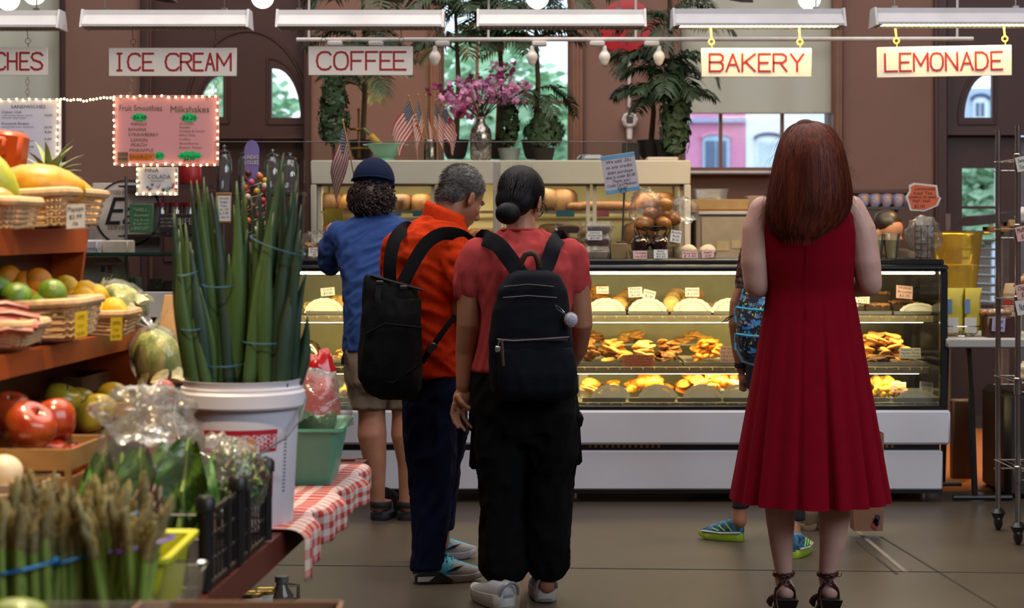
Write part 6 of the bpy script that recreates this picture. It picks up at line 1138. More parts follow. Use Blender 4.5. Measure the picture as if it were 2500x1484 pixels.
for pyc,pxc,rx,ry,tl in((572,1092,60,.1,.35),(548,1088,58,.096,.38),(520,1086,50,.083,.42),(508,1088,47,.078,.42),(512,1088,44,.072,.42),(550,1090,50,.08,.38)):
 c=P(pxc,pyc,d+.01);rings.append([c+Vector((rx/S(d)*math.cos(a),ry*math.sin(a),-tl*rx/S(d)*math.cos(a)*1.0))for a in[2*PI*i/28 for i in range(28)]])
mb.rings(rings,cap=False);mb.build('collar',M_org,B,180)
mb=MB();body_rings(mb,[(895,975,1122,.135,0),(950,982,1135,.145,0),(1010,985,1140,.145,0),(1050,992,1135,.12,.02)],d)
mb.rings([R_(y,l,r,d,dp,dy)for y,l,r,dp,dy in((980,985,1110,.1,-.05),(1060,988,1118,.095,-.07),(1150,1000,1112,.085,-.1),(1250,1010,1102,.075,-.13),(1330,1012,1090,.072,-.15),(1372,1006,1088,.072,-.16))])
mb.rings([R_(y,l,r,d,dp,dy)for y,l,r,dp,dy in((980,1020,1140,.1,.06),(1060,1030,1142,.095,.12),(1150,1040,1122,.08,.2),(1250,1045,1108,.07,.28),(1325,1045,1100,.068,.32))])
fuse('jeans',mb,M_denim,B,.009,3,disp=folds(.013,42,5,(.4,.3,1),.3))
M_greyhair=mat('hair_grey','4a4744',.5,var=.5,scale=90,col2='7d7a78');mb=MB();mb.ell(T(0,-.024,.056),(.084*.96,.098*.96,.086*.96),22,14,rot=eh);mb.ell(T(0,-.055,.0),(.07*.96,.05,.07),18,10,rot=eh)
hs=fuse('hair',mb,M_greyhair,B,.006,2);mb=MB()
def comb(p,n,u,r):return(n*.22+Rh@Vector((r.gauss(0,.2),-.35+r.gauss(0,.15),-.45*u-.1))).normalized()
roots=ell_roots(T(0,-.024,.056),(.083*.96,.097*.96,.085*.96),Rh,2300,rr,lambda v:v.z>-.55 and not(v.y>.55 and v.z<.15));roots+=ell_roots(T(0,-.055,.0),(.069,.049,.069),Rh,900,rr,lambda v:v.y<.1 and v.z<.3)
strands(mb,roots,3,.022,comb,.0009,rr);mb.build('hair_strands',mat('hair_grey2','6a6562',.45,var=.6,scale=120,col2='39332f'),hs,smooth=0,recalc=False,kind='stuff')
M_bk=mat('pack_black','0c0c0e',.85,spec=.2,var=.2,scale=25,bump=.3,bscale=250);pk=thing('backpack','black roll-top backpack on the man in orange','backpack',P(962,960,d-.24));mb=MB();mb.rings([R_(y,l,r,d,dp,-.24,p=3.2)for y,l,r,dp in((683,905,1030,.03),(700,901,1033,.05),(760,894,1034,.085),(850,888,1035,.1),(905,888,1036,.1),(940,905,1034,.085),(960,938,1018,.05))])
fuse('bag',mb,M_bk,pk,.008,3,disp=lambda co,nr:folds(.012,36,3.3,(.3,.1,1),.35)(co,nr)+np.stack([0*co[:,0],0*co[:,0],np.where(co[:,2]>Z(720,d),-(co[:,0]-X(968,d))*.28,0)],1))
dd_=d-.35;mb=MB();mb.tube([P(906,672,d-.27),P(960,688,d-.285),P(1032,708,d-.27)],.006,6);mb.build('top_zip',mat('zip_black','0c0c0e',.4),pk)
for px in(927,985):mb=MB();mb.box(P(px,690 if px<950 else 702,d-.31),(.03,.012,.016),bev=.003);mb.build('buckle',mat('buckle','2a2a2e',.25),pk)
strap('haul_strap',[P(926,692,d-.31),P(922,730,d-.345),P(934,760,d-.36)],.022,pk,M_bk);mb=MB();mb.tube([P(905,676,d-.26),P(888,690,d-.27),P(896,700,d-.27)],.003,5);mb.build('cord',M_bk,pk)
mb=MB();mb.tube([P(893,815,d-.33),P(940,790,d-.352),P(1030,800,d-.335)],.004,5);mb.build('pocket_seam',M_bk,pk);mb=MB();mb.tube([P(905,925,d-.325),P(960,935,d-.335),P(1030,885,d-.33)],.005,5);mb.build('base_seam',M_bk,pk)
strap('shoulder_strap',[P(951,690,d-.2),P(952,640,d-.2),P(962,590,d-.172),P(982,562,d-.12),P(998,556,d-.03),P(1005,575,d+.08)],.052,pk,M_bk);strap('shoulder_strap',[P(985,690,d-.24),P(1010,640,d-.22),P(1040,595,d-.195),P(1075,572,d-.17),P(1115,572,d-.145),P(1145,590,d-.1),P(1155,620,d-.02)],.052,pk,M_bk)
strap('lower_strap',[P(1030,885,d-.2),P(1060,840,d-.205),P(1085,805,d-.19),P(1112,770,d-.17)],.022,pk,M_bk);mb=MB();mb.box(P(1053,850,d-.215),(.028,.014,.05),rot=(0,.75,0),bev=.005);mb.build('buckle',MATS['buckle'],pk)
M_sw=mat('sole_white','b5b2b0',.5);M_sg=mat('shoe_grey','8f8a88',.8,var=.08,scale=60,bump=.2,bscale=400);M_teal=mat('shoe_teal','3f9cb4',.7);M_mesh=mat('shoe_mesh','3a3a3e',.8,scale=300,col2='a8a8a8',contrast=2.5)
for cpx,cpy,yw,L in((1000,1421,1.42,.275),(1000,1368,1.3,.27)):
 dg_=F_PX*EYE/(cpy-HY);c=Vector((X(cpx,dg_)+.02,dg_,0));up,so,f,sd,c0,top=shoe(B,c,yw,L,.1,.125,M_sw,M_sg,(None,M_mesh,M_teal),sole_h=.036)
 mb=MB();mb.prism([(-.005,.008),(-.005,.035),(.03,.05),(.1,.045),(.15,.012),(.13,.003)],c0+sd*.053,f,Vector((0,0,1)),sd*.004);mb.build('sole_wrap',M_black,so);mb=MB();mb.prism([(.006,.012),(.006,.03),(.075,.032),(.05,.012)],c0+sd*.0575,f,Vector((0,0,1)),sd*.002);mb.build('sole_window',M_sw,so)
 for k in range(3):mb=MB();mb.prism([(.12+k*.012,.045+k*.006),(.16+k*.01,.052+k*.007),(.172+k*.01,.058+k*.007),(.128+k*.012,.052+k*.006)],c0+sd*.052,f,Vector((0,0,1)),sd*.003);mb.build('side_stripe',M_black,so)
 for k in range(4):u=.1+k*.02;mb=MB();z=.122-.015*k;mb.tube([c0+f*(u+.005)+sd*.04+Vector((0,0,z-.02)),c0+f*(u+.012)+Vector((0,0,z+.004)),c0+f*(u+.005)-sd*.04+Vector((0,0,z-.02))],.0035,6);mb.build('lace',M_teal,up)
d=6.9;C=thing('person','woman in salmon T-shirt and black cargo trousers with navy backpack','person',(X(1280,d),d,0));M_sal=mat('tee_salmon','b84646',.95,spec=.15,var=.08,scale=40,bump=.2,bscale=420);M_cargo=mat('cargo_black','0a0a0b',.95,spec=.15,var=.25,scale=20,bump=.25,bscale=260)
mb=MB();body_rings(mb,[(900,1170,1385,.105,0),(760,1185,1380,.1,0),(640,1165,1395,.1,0),(590,1190,1365,.07,.02)],d,24);hcC=P(1272,497,d+.07);T,Rh,eh=head_geo(mb,hcC,.42,.42,.97);limb(mb,[P(1272,580,d+.03),P(1272,545,d+.045)],[.06,.055])
limb(mb,[P(1160,620,d),P(1144,700,d-.005),P(1144,795,d-.01),P(1136,865,d-.0),P(1131,945,d-.015)],[.05,.042,.046,.037,.027]);limb(mb,[P(1400,620,d),P(1412,700,d),P(1420,790,d),P(1412,850,d+.1),P(1395,885,d+.2)],[.05,.044,.042,.036,.03])
hp=P(1128,974,d-.02);mb.ell(hp,(.036,.017,.046),16,12,rot=(0,.12,0));mb.ell(P(1118,980,d-.03),(.02,.014,.03),14,10)
K=1/S(d)
for pts,r0 in(([(1108,985),(1103,1010),(1108,1029),(1118,1044)],.0074),([(1120,998),(1117,1021),(1125,1038),(1135,1051)],.0078),([(1132,1000),(1133,1020),(1142,1034),(1152,1044)],.0078),([(1144,993),(1150,1008),(1158,1018),(1163,1029)],.007)):
 q=[P(x,y,d-.035-.006*i)for i,(x,y)in enumerate(pts)];mb.tube(q,[r0*1.15,r0*1.05,r0,r0*.82],10);mb.ell(q[-1],r0*.85,10,8);mb.ell(q[1],r0*1.1,10,8)
q=[P(1116,965,d-.04),P(1128,984,d-.058),P(1140,995,d-.06),P(1151,999,d-.058)];mb.tube(q,[.014,.0115,.01,.0085],10);mb.ell(q[-1],.0085,10,8)
for fx in(1225,1335):limb(mb,[P(fx,960,d),P(fx,1380,d),P(fx,1425,d+.0)],[.085,.042,.038])
fuse('body',mb,M_skin['dark'],C,.0042,3)
mb=MB();body_rings(mb,[(906,1150,1402,.135,0),(896,1150,1402,.138,0),(850,1160,1398,.135,0),(780,1170,1394,.128,0),(720,1165,1400,.128,0),(660,1152,1410,.126,0),(622,1148,1408,.116,.01),(598,1160,1394,.098,.02),(580,1190,1362,.078,.028),(566,1215,1334,.066,.032),(558,1226,1320,.06,.035)],d)
limb(mb,[P(1168,622,d),P(1150,655,d-.005),P(1141,703,d-.005)],[.066,.062,.058]);limb(mb,[P(1392,622,d),P(1405,655,d),P(1411,695,d)],[.064,.058,.052])
fuse('t_shirt',mb,M_sal,C,.0085,4,disp=folds(.011,45,6.2,(.3,.1,1),.22))
mb=MB();mb.tube([P(1273+52*math.cos(a),563+3*math.sin(a),d+.034)+Vector((0,.063*math.sin(a),0))for a in[2*PI*i/30 for i in range(30)]],.006,6,closed=True);mb.build('neck_rib',M_sal,C)
mb=MB();body_rings(mb,[(895,1158,1398,.132,0),(950,1148,1406,.145,-.005),(1000,1146,1412,.155,-.01),(1050,1150,1412,.15,-.005),(1075,1158,1405,.12,0)],d)
mb.rings([R_(y,l,r,d,dp,dy)for y,l,r,dp,dy in((1000,1150,1284,.13,-.01),(1060,1153,1282,.125,-.01),(1105,1156,1279,.12,-.01),(1160,1168,1277,.11,-.01),(1250,1173,1276,.105,0),(1330,1170,1283,.105,0),(1385,1170,1288,.1,0),(1408,1182,1278,.08,0),(1416,1192,1264,.06,0))])
mb.rings([R_(y,l,r,d,dp,dy)for y,l,r,dp,dy in((1000,1276,1412,.13,-.01),(1060,1281,1413,.125,-.01),(1105,1284,1411,.12,-.01),(1160,1287,1402,.11,0),(1250,1286,1394,.105,0),(1330,1284,1390,.105,0),(1380,1286,1391,.1,.02),(1405,1300,1376,.08,.02),(1414,1310,1366,.06,.02))])
tr=fuse('cargo_trousers',mb,M_cargo,C,.009,2,disp=folds(.015,40,7,(.5,.3,1),.3))
for px,yc in((1160,1085),(1406,1075)):mb=MB();mb.box(P(px,yc,d+.03),(.035,.15,.17),bev=.012,rot=(0,.06 if px<1200 else-.06,0));pk_=mb.build('cargo_pocket',M_cargo,tr);mb=MB();mb.box(P(px+(-2 if px<1200 else 2),yc-52,d+.03),(.042,.155,.05),bev=.01,rot=(0,-.1 if px<1200 else .25,0));mb.build('pocket_flap',M_cargo,tr)
M_blk=mat('hair_black','0b090b',.6,spec=.25,var=.3,scale=80);mb=MB();mb.ell(T(0,-.02,.05),(.088,.104,.092),22,14,rot=eh);mb.ell(T(0,-.06,-.01),(.078,.055,.07),18,12,rot=eh);mb.ell(P(1240,521,d-.07),(.048,.04,.042),18,12)
hs=fuse('hair',mb,M_blk,C,.006,2);mb=MB();
def comb2(p,n,u,r):return(n*.25+(P(1245,515,d-.07)-p).normalized()*.9+Vector((r.gauss(0,.15),r.gauss(0,.15),r.gauss(0,.15)))).normalized()
strands(mb,ell_roots(T(0,-.02,.05),(.088,.104,.092),Rh,1500,rr,lambda v:v.z>-.5 and v.y<.7),4,.05,comb2,.0007,rr)
def fly(p,n,u,r):return(n*.7+Vector((r.gauss(0,.6),r.gauss(0,.3),r.gauss(0,.5)))).normalized()
strands(mb,ell_roots(T(0,-.02,.05),(.086,.102,.09),Rh,260,rr,lambda v:v.z>-.6),4,.03,fly,.0004,rr)
for i in range(0):a=i*.45;mb.tube([P(1240+33*math.cos(a+k*.35)*(1-.02*k),521+30*math.sin(a+k*.35),d-.07-.038*(1-abs(k-5)/7))for k in range(9)],.0022,4)
mb.build('hair_strands',mat('hair_black2','120f14',.5,spec=.3,var=.4,scale=120),hs,smooth=0,recalc=False,kind='stuff')
mb=MB();mb.tube([T(.08,-.01,.012),T(.085,.04,.012),T(.07,.095,.008)],.0022,6);mb.tube([T(.031+.026*math.cos(a),.1-.012*abs(math.cos(a)),.005+.02*math.sin(a))for a in[2*PI*i/14 for i in range(14)]],.002,5,closed=True);mb.build('glasses',M_black,C)
M_pn=mat('pack_navy','080a14',.8,spec=.2,var=.2,scale=25,bump=.25,bscale=300);pk=thing('backpack','navy backpack with brown handle and white pompom on the salmon T-shirt','backpack',P(1300,965,d-.2));
mb=MB();mb.rings([R_(y,l,r,d,dp,-.215,p=3.0)for y,l,r,dp in((657,1262,1338,.04),(668,1240,1362,.06),(700,1216,1380,.075),(760,1202,1388,.085),(830,1194,1395,.09),(900,1196,1404,.095),(942,1200,1408,.09),(962,1218,1395,.06))]);fuse('bag',mb,M_pn,pk,.008,3,disp=folds(.004,30,1.1,(1,.1,.4),.4))
mb=MB();mb.rings([R_(y,l,r,d,dp,-.27,p=3.4)for y,l,r,dp in((836,1222,1392,.035),(850,1216,1398,.045),(900,1214,1402,.055),(940,1220,1400,.05),(955,1235,1388,.03))]);fuse('front_pocket',mb,M_pn,pk,.008,3,disp=folds(.005,36,2.1,(.2,.1,1),.4))
fy=d-.318;mb=MB();mb.tube([P(1214,828,fy),P(1255,832,fy-.002),P(1300,829,fy-.002),P(1390,823,fy+.004)],.0065,8,flat=.5);zp=mb.build('zip',mat('zip_mauve','6a5460',.45),pk);mb=MB()
for i in range(40):mb.box(P(1217+i*4.3,828.5 if i>8 else 829.5,fy-.005),(.002,.004,.008))
mb.build('zip_teeth',mat('zip_teeth','9a8c94',.3,metal=.7),zp,kind='stuff');mb=MB();mb.tube([P(1225,830,fy-.008),P(1227,860,fy-.01),P(1229,893,fy-.008)],.005,6,flat=.3);mb.build('zip_pull',mat('leather_brown','4a3222',.5),zp);mb=MB();mb.tube([P(1222,828,fy-.006),P(1217,838,fy-.01),P(1216,844,fy-.01)],.002,5);mb.box(P(1215,852,fy-.01),(.02,.008,.022),bev=.004);mb.build('charm',mat('charm_silver','b0b0b4',.2,metal=.8),zp)
mb=MB();mb.tube([P(1228,727,fy+.012),P(1290,722,fy+.004),P(1360,727,fy+.012)],.003,5);mb.tube([P(1230,700,fy+.03),P(1290,694,fy+.018),P(1352,700,fy+.03)],.0025,5);mb.build('seam',M_black,pk)
mb=MB();mb.tube([P(1272,662,d-.2),P(1273,640,d-.215),P(1282,622,d-.22),P(1296,617,d-.22),P(1308,622,d-.22),P(1315,640,d-.215),P(1316,662,d-.2)],.011,8,flat=.45,up=(0,-1,0));mb.build('handle',MATS['leather_brown'],pk)
strap('shoulder_strap',[P(1272,672,d-.22),P(1250,640,d-.19),P(1218,600,d-.16),P(1190,584,d-.09),P(1180,580,d-.0),P(1182,600,d+.09)],.062,pk,M_pn);strap('shoulder_strap',[P(1322,672,d-.22),P(1338,640,d-.19),P(1352,600,d-.16),P(1362,584,d-.09),P(1366,580,d-.0),P(1366,600,d+.09)],.058,pk,M_pn)
t=thing('pompom','white fluffy pompom hanging on the navy backpack','pompom',P(1394,797,d-.3));cpm=P(1394,780,d-.3);mb=MB();mb.ell(cpm,.024,14,10)
for i in range(900):v=Vector((rr.gauss(0,1),rr.gauss(0,1),rr.gauss(0,1))).normalized();u_,w_=frame_of(v);p=cpm+v*.022;mb.add([p-u_*.0008,p+u_*.0008,p+v*.007],[(0,1,2)])
mb.build('fluff',mat('fluff_white','c4c0cc',.9),t,smooth=0,recalc=False,kind='stuff');mb=MB();mb.tube([P(1355,742,d-.3),P(1360,754,d-.305),P(1372,762,d-.305),P(1384,768,d-.305)],.0013,5);mb.tube([P(1358,745,d-.3),P(1366,750,d-.305),P(1378,762,d-.305)],.0013,5);mb.build('cord',MATS['charm_silver'],t)
M_wu=mat('shoe_white','a9a9ae',.7,var=.08,scale=50,bump=.2,bscale=300);M_ws=mat('sole_pale','b9b5b0',.5)
for cpx,cpy,yw,dz in((1238,1489,-.5,.0),(1333,1470,-.12,0)):
 dg_=F_PX*EYE/(cpy-HY);up,so,f,sd,c0,top=shoe(C,Vector((X(cpx,dg_),dg_,0)),yw,.26,.1,.115,M_ws,M_wu,sole_h=.055)
 mb=MB();mb.tube([c0+sd*(.038*math.cos(a))-f*(.012+.018*math.sin(a))+Vector((0,0,.055+.05*math.sin(a)))for a in[PI*i/10 for i in range(11)]],.006,6);mb.build('heel_counter',mat('shoe_silver','8a8c98',.35,metal=.3),up);mb=MB();mb.box(c0+Vector((0,0,.008))-f*.004,(.05,.04,.012),bev=.004);mb.build('heel_tread',mat('tread_grey','6a6660',.7),so)
d=6.55;D=thing('person','woman with long red hair in a sleeveless dark red dress','person',(X(1970,d),d,0));M_dress=mat('dress_red','7a0218',.95,var=.07,spec=.12,scale=20,bump=.12,bscale=350)
mb=MB();body_rings(mb,[(1000,1890,2070,.12,0),(800,1885,2070,.11,0),(700,1888,2066,.095,0),(600,1870,2078,.1,0),(520,1860,2085,.08,0),(488,1890,2050,.06,.01)],d,24);hcD=P(1966,385,d+.02);T,Rh,eh=head_geo(mb,hcD,0,.1,1.0);limb(mb,[P(1966,500,d),P(1966,430,d+.01)],[.058,.055])
limb(mb,[P(1862,512,d),P(1846,560,d-.005),P(1843,640,d-.01),P(1846,695,d-.005)],[.05,.05,.051,.045]);limb(mb,[P(1848,698,d),P(1885,698,d+.12),P(1935,690,d+.24)],[.043,.036,.027]);mb.ell(P(1955,690,d+.26),(.04,.045,.02))
limb(mb,[P(2078,510,d),P(2103,560,d-.005),P(2114,640,d-.01),P(2122,690,d-.005)],[.05,.052,.053,.047]);limb(mb,[P(2124,694,d),P(2085,700,d+.1),P(2030,690,d+.24)],[.045,.038,.028]);mb.ell(P(2010,690,d+.26),(.04,.045,.02))
for k0,k1,an,r0 in((1905,1908,1913,.053),(2036,2032,2020,.058)):
 limb(mb,[P(k0,1090,d),P(k0,1200,d-.01),P(k0,1260,d-.02),P(k1,1330,d-.01),P(an,1395,d+.0),P(an,1420,d+.01)],[.07,.058,r0,r0*.78,.031,.031]);mb.ell(P(an+4,1443,d-.0),(.034,.036,.034));limb(mb,[P(an+4,1437,d+.01),Vector((X(an+8,d)+.01,d+.1,.075)),Vector((X(an+12,d)+.02,d+.17,.03)),Vector((X(an+14,d)+.025,d+.22,.024))],[.036,.036,.032,.018])
fuse('body',mb,M_skin['pale'],D,.0065,5)
NA=240;CR=[(3.5,.07,.05),(3.78,.1,.06),(4.12,.06,.09),(4.4,.09,.05),(4.84,.17,.045),(5.12,.05,.1),(5.42,.11,.05),(5.78,.07,.05)];CR+=[(x-PI+.1,y,z)for x,y,z in CR]
prof=[(470,1900,2070,.03,.02,0),(477,1872,2088,.05,.015,0),(495,1853,2092,.078,.01,0),(530,1850,2093,.1,0,0),(570,1851,2093,.115,0,0),(620,1855,2090,.12,0,0),(660,1863,2086,.118,0,0),(695,1870,2083,.11,0,0),(712,1871,2084,.11,0,.02),(740,1868,2090,.12,0,.08)]
for i in range(1,34):u=i/33;y=740+u*478;prof.append((y,1868-86*u**1.02,2090+84*u**.98,.12+.17*u,0,.08+.92*u))
rings=[]
for y,l,r,dp,dy,fo in prof:
 a0,b0=P(l,y,d),P(r,y,d);cxx,rx=(a0.x+b0.x)/2,(b0.x-a0.x)/2;ring=[]
 for k in range(NA):
  a=2*PI*k/NA;w2=math.sin(19*a+1.3);g=1+fo*(.01*w2-sum(dpt*math.exp(-((a-ai)/wd)**2)for ai,dpt,wd in CR));g=g if abs(math.cos(a))<.93 else 1+(g-1)*.5
  ring.append(Vector((cxx+rx*g*math.cos(a),d+dy+dp*g*math.sin(a),a0.z)))
 rings.append(ring)
mb=MB();mb.rings(rings,cap=False);inner=[[Vector((cxx+(p.x-cxx)*.98,d+(p.y-d)*.98,p.z+.002))for p in rings[-1]],[Vector((cxx+(p.x-cxx)*.8,d+(p.y-d)*.8,p.z+.12))for p in rings[-1]]];mb.rings([rings[-1]]+inner,cap=False);dr=mb.build('dress',M_dress,D,180)
mb=MB();mb.tube([P(1968,y,d-.11-.012*((y-600)/100))if y>710 else P(1968,y,d-.122)for y in range(600,800,20)],.0016,4);mb.build('back_zip',M_dress,dr)
M_aub=mat('hair_auburn','431a10',.65,spec=.25,var=.35,scale=30,stretch=(1,1,.12));M_aub2=mat('hair_auburn_strand','74301a',.55,spec=.3,scale=70,stretch=(1,1,.05),col2='4a1a0e',contrast=1.4)
HO=[(296,1955,1985,.03),(308,1922,2020,.07),(335,1903,2041,.1),(370,1890,2055,.118),(420,1879,2064,.12),(480,1868,2074,.115),(520,1862,2066,.1),(550,1866,2042,.085),(572,1878,2012,.07),(584,1898,1988,.05)]
def hair_ring(u):
 x=u*(len(HO)-1);i=min(int(x),len(HO)-2);t_=x-i;return[HO[i][k]*(1-t_)+HO[i+1][k]*t_ for k in range(4)]
def hair_pt(u,a,out=1.0):
 y,l,r,dp=[sum(hair_ring(min(1,max(0,u+e)))[k]for e in(-.05,-.025,0,.025,.05))/5 for k in range(4)];dyy=-.055-.05*u;cx_=(l+r)/2;p=P(cx_,y,d);rx=(r-l)/2/S(d);return Vector((p.x+rx*out*math.cos(a),d+dyy+.02+dp*out*math.sin(a),p.z))
mb=MB();mb.rings([[hair_pt(u/24,2*PI*k/32,.93)for k in range(32)]for u in range(1,25)]);hb=fuse('hair',mb,M_aub,D,.008,2,disp=lambda co,nr:co+nr*(.009*npnoise(co*np.array([1,1,.22]),60,1.0)+.006*npnoise(co*np.array([1,1,.4]),26,2.0))[:,None]);mb=MB()
for i in range(3000):
 a=rr.uniform(PI*.93,PI*2.07);u0=rr.uniform(0,.5)**1.5;u1=min(1.1,u0+rr.uniform(.3,.85));ph,am=rr.uniform(0,6),rr.uniform(.008,.028);pts=[]
 lay=rr.uniform(.975,1.02);n_=9;da=rr.uniform(-.1,.1)
 for k in range(n_+1):
  u=u0+(u1-u0)*k/n_;q=hair_pt(min(u,1.0),a+da*k/n_+am*3*math.sin(ph+u*9),lay+am*.8*math.sin(ph*2+u*11)*u)
  if u>1:q.z-=(u-1)*.25
  pts.append(q)
 wd=rr.uniform(.0006,.0014);vs=[];
 for k,q in enumerate(pts):
  t_=(pts[min(k+1,n_)]-pts[max(k-1,0)]);nn=Vector((math.cos(a),math.sin(a),0));sd_=t_.cross(nn);sd_=sd_.normalized()if sd_.length>1e-6 else Vector((1,0,0));w=wd*(1-.7*(k/n_)**3);vs+=[q-sd_*w,q+sd_*w]
 mb.add(vs,[(2*k,2*k+1,2*k+3,2*k+2)for k in range(n_)])
for i in range(220):
 u=rr.uniform(.02,.75);sg=rr.choice((0,PI));q=hair_pt(u,sg,1.0);pts=[q];v=Vector((math.cos(sg)*.5+rr.gauss(0,.2),rr.gauss(0,.3),rr.uniform(-.9,.2))).normalized()
 for k in range(5):v=(v+Vector((rr.gauss(0,.15),0,-.2))).normalized();pts.append(pts[-1]+v*rr.uniform(.006,.014))
 vs=[]
 for q in pts:vs+=[q-Vector((.0003,0,0)),q+Vector((.0003,0,0))]
 mb.add(vs,[(2*k,2*k+1,2*k+3,2*k+2)for k in range(5)])
mb.build('hair_strands',M_aub2,hb,smooth=0,recalc=False,kind='stuff')
M_lea=mat('sandal_leather','3f1f14',.4,var=.3,scale=60);M_heel=mat('heel_dark','1f1411',.35)
for an,sg in((1917,-1),(2024,1)):
 c=P(an,1518,d);x_=X(an,d);mb=MB();hz=Z(1462,d);mb.rings([[Vector((x_+a*w,d-.03+b*l+o_,z))for a,b in((-1,-1),(1,-1),(1,1),(-1,1))]for z,w,l,o_ in((0.0,.022,.02,.015),(hz*.5,.025,.024,.01),(hz,.036,.038,.005),(hz+.008,.038,.042,.005))]);mb.build('heel',M_heel,D)
 mb=MB();pts=[(x_,d-.045,hz+.006),(x_+.004,d+.03,hz-.01),(x_+.01,d+.11,.03),(x_+.018,d+.17,.01),(x_+.025,d+.24,.012)];mb.tube(pts,[.036,.036,.038,.043,.03],10,flat=.2,up=(0,0,1));mb.build('insole',M_heel,D)
 def braid(pts,name):
  P_=[Vector(p)for p in pts];n_=26;cur=[]
  for i in range(n_+1):
   x=i/n_*(len(P_)-1);j=min(int(x),len(P_)-2);cur.append(P_[j].lerp(P_[j+1],x-j))
  mb=MB()
  for ph in(0,2*PI/3,4*PI/3):mb.tube([q+Vector((0,-.0025*math.sin(2*(i*.9+ph)),.0045*math.sin(i*.9+ph)))for i,q in enumerate(cur)],.0036,6)
  mb.build(name,M_lea,D)
 ax_,az=X(an,d)-.004,lambda y:Z(y,d)
 ring=lambda y,rx,ry,y2=None:[Vector((ax_+rx*math.cos(a),d+.005+ry*math.sin(a),az(y)+(0 if y2 is None else(az(y2)-az(y))*(.5+.5*math.cos(a)))))for a in[2*PI*i/16 for i in range(17)]]
 braid(ring(1402,.036,.04,1398),'ankle_strap');braid([P(an-22,1402,d-.01),P(an-8,1412,d-.035),P(an+8,1422,d-.04),P(an+22,1440,d-.02),P(an+26,1470,d+.02)],'cross_strap');braid([P(an+20,1402,d-.01),P(an+6,1414,d-.036),P(an-10,1424,d-.04),P(an-24,1440,d-.02),P(an-27,1468,d+.02)],'cross_strap')
 for k in range(4):strap('toe_strap',[Vector((x_+.01+.046*math.cos(a),d+.12+.022*k,.03+(.05-.006*k)*math.sin(a)))for a in[PI*i/8 for i in range(9)]],.012,D,M_lea,up=(0,1,0),th_=.4)
 mb=MB();mb.tube(ringpts(P(an+sg*25,1402,d-.01),.008),.0015,5,closed=True);mb.build('ankle_buckle',M_brass,D)
d=8.2;E=thing('person','child with a patterned dinosaur backpack beside the red dress','person',(X(1862,d),d,0));mb=MB();body_rings(mb,[(900,1825,1915,.08,0),(800,1830,1910,.075,0),(700,1815,1920,.075,0),(670,1830,1905,.05,0)],d,24);T,Rh,eh=head_geo(mb,P(1868,618,d+.02),.2,.2,.82);limb(mb,[P(1868,690,d),P(1868,645,d)],[.042,.04])
limb(mb,[P(1818,690,d),P(1798,740,d-.01),P(1794,790,d-.01),P(1802,860,d+.02),P(1810,905,d+.03)],[.035,.031,.029,.026,.02]);mb.ell(P(1812,925,d+.03),(.016,.022,.035));
for i,px in enumerate((1806,1811,1816,1820)):mb.tube([P(px,935,d+.03),P(px+1,950,d+.025),P(px+2,958-abs(i-1.5)*3,d+.02)],[.0075,.007,.0055],8)
mb.tube([P(1819,920,d+.02),P(1824,938,d+.01)],[.008,.006],8);limb(mb,[P(1915,690,d),P(1930,780,d),P(1925,860,d+.03)],[.035,.03,.022])
limb(mb,[P(1875,900,d),P(1806,1235,d-.02),P(1806,1272,d-.02)],[.045,.031,.033]);limb(mb,[P(1895,900,d),P(1935,1260,d-.1),P(1938,1310,d-.12)],[.06,.032,.033])
fuse('body',mb,M_skin['dark'],E,.0065,4)
M_dk=mat('leggings','14131c',.85,var=.15);mb=MB();body_rings(mb,[(840,1822,1918,.09,0),(900,1820,1920,.1,0),(950,1822,1918,.095,0)],d,24);mb.rings([R_(y,l,r,d,dp,dy)for y,l,r,dp,dy in((900,1842,1905,.065,0),(1050,1822,1874,.055,-.01),(1180,1794,1838,.045,-.02),(1238,1785,1827,.04,-.02))]);mb.rings([R_(y,l,r,d,dp,dy)for y,l,r,dp,dy in((900,1870,1925,.065,0),(1050,1890,1945,.055,-.04),(1180,1908,1955,.045,-.08),(1262,1915,1958,.04,-.1))]);fuse('leggings',mb,M_dk,E,.008,3)
mb=MB();body_rings(mb,[(870,1822,1918,.092,0),(780,1826,1914,.085,0),(700,1812,1922,.085,0),(676,1826,1908,.06,0)],d,24);fuse('vest_top',mb,mat('vest_red','9a2a30',.8),E,.008,3)
M_bh=mat('hair_brown','4a2a1c',.45,var=.3,scale=30,stretch=(1,1,.1));mb=MB();mb.ell(T(0,-.015,.04),(.08,.092,.085),20,12,rot=eh);mb.rings([R_(y,l,r,d,dp,-.06)for y,l,r,dp in((600,1822,1915,.05),(640,1804,1925,.05),(680,1800,1930,.045),(720,1810,1920,.035),(745,1830,1900,.02))]);hb=fuse('hair',mb,M_bh,E,.008,2);mb=MB()
for i in range(260):
 x0_=rr.uniform(1795,1835);pts=[P(x0_+14*(1-k/6)**2+rr.gauss(0,.5),605+16*k+rr.uniform(-4,4),d-.085+rr.uniform(-.01,.02))for k in range(7)];vs=[]
 for q in pts:vs+=[q-Vector((.0009,0,0)),q+Vector((.0009,0,0))]
 mb.add(vs,[(2*k,2*k+1,2*k+3,2*k+2)for k in range(6)])
mb.build('hair_strands',mat('hair_brown2','5e3826',.4,var=.4,scale=80),hb,smooth=0,recalc=False,kind='stuff');mb=MB();mb.lathe([(.024,0),(.028,.004),(.028,.022),(.024,.026)],P(1808,898,d+.03),14);mb.build('wristband',M_dk,E)
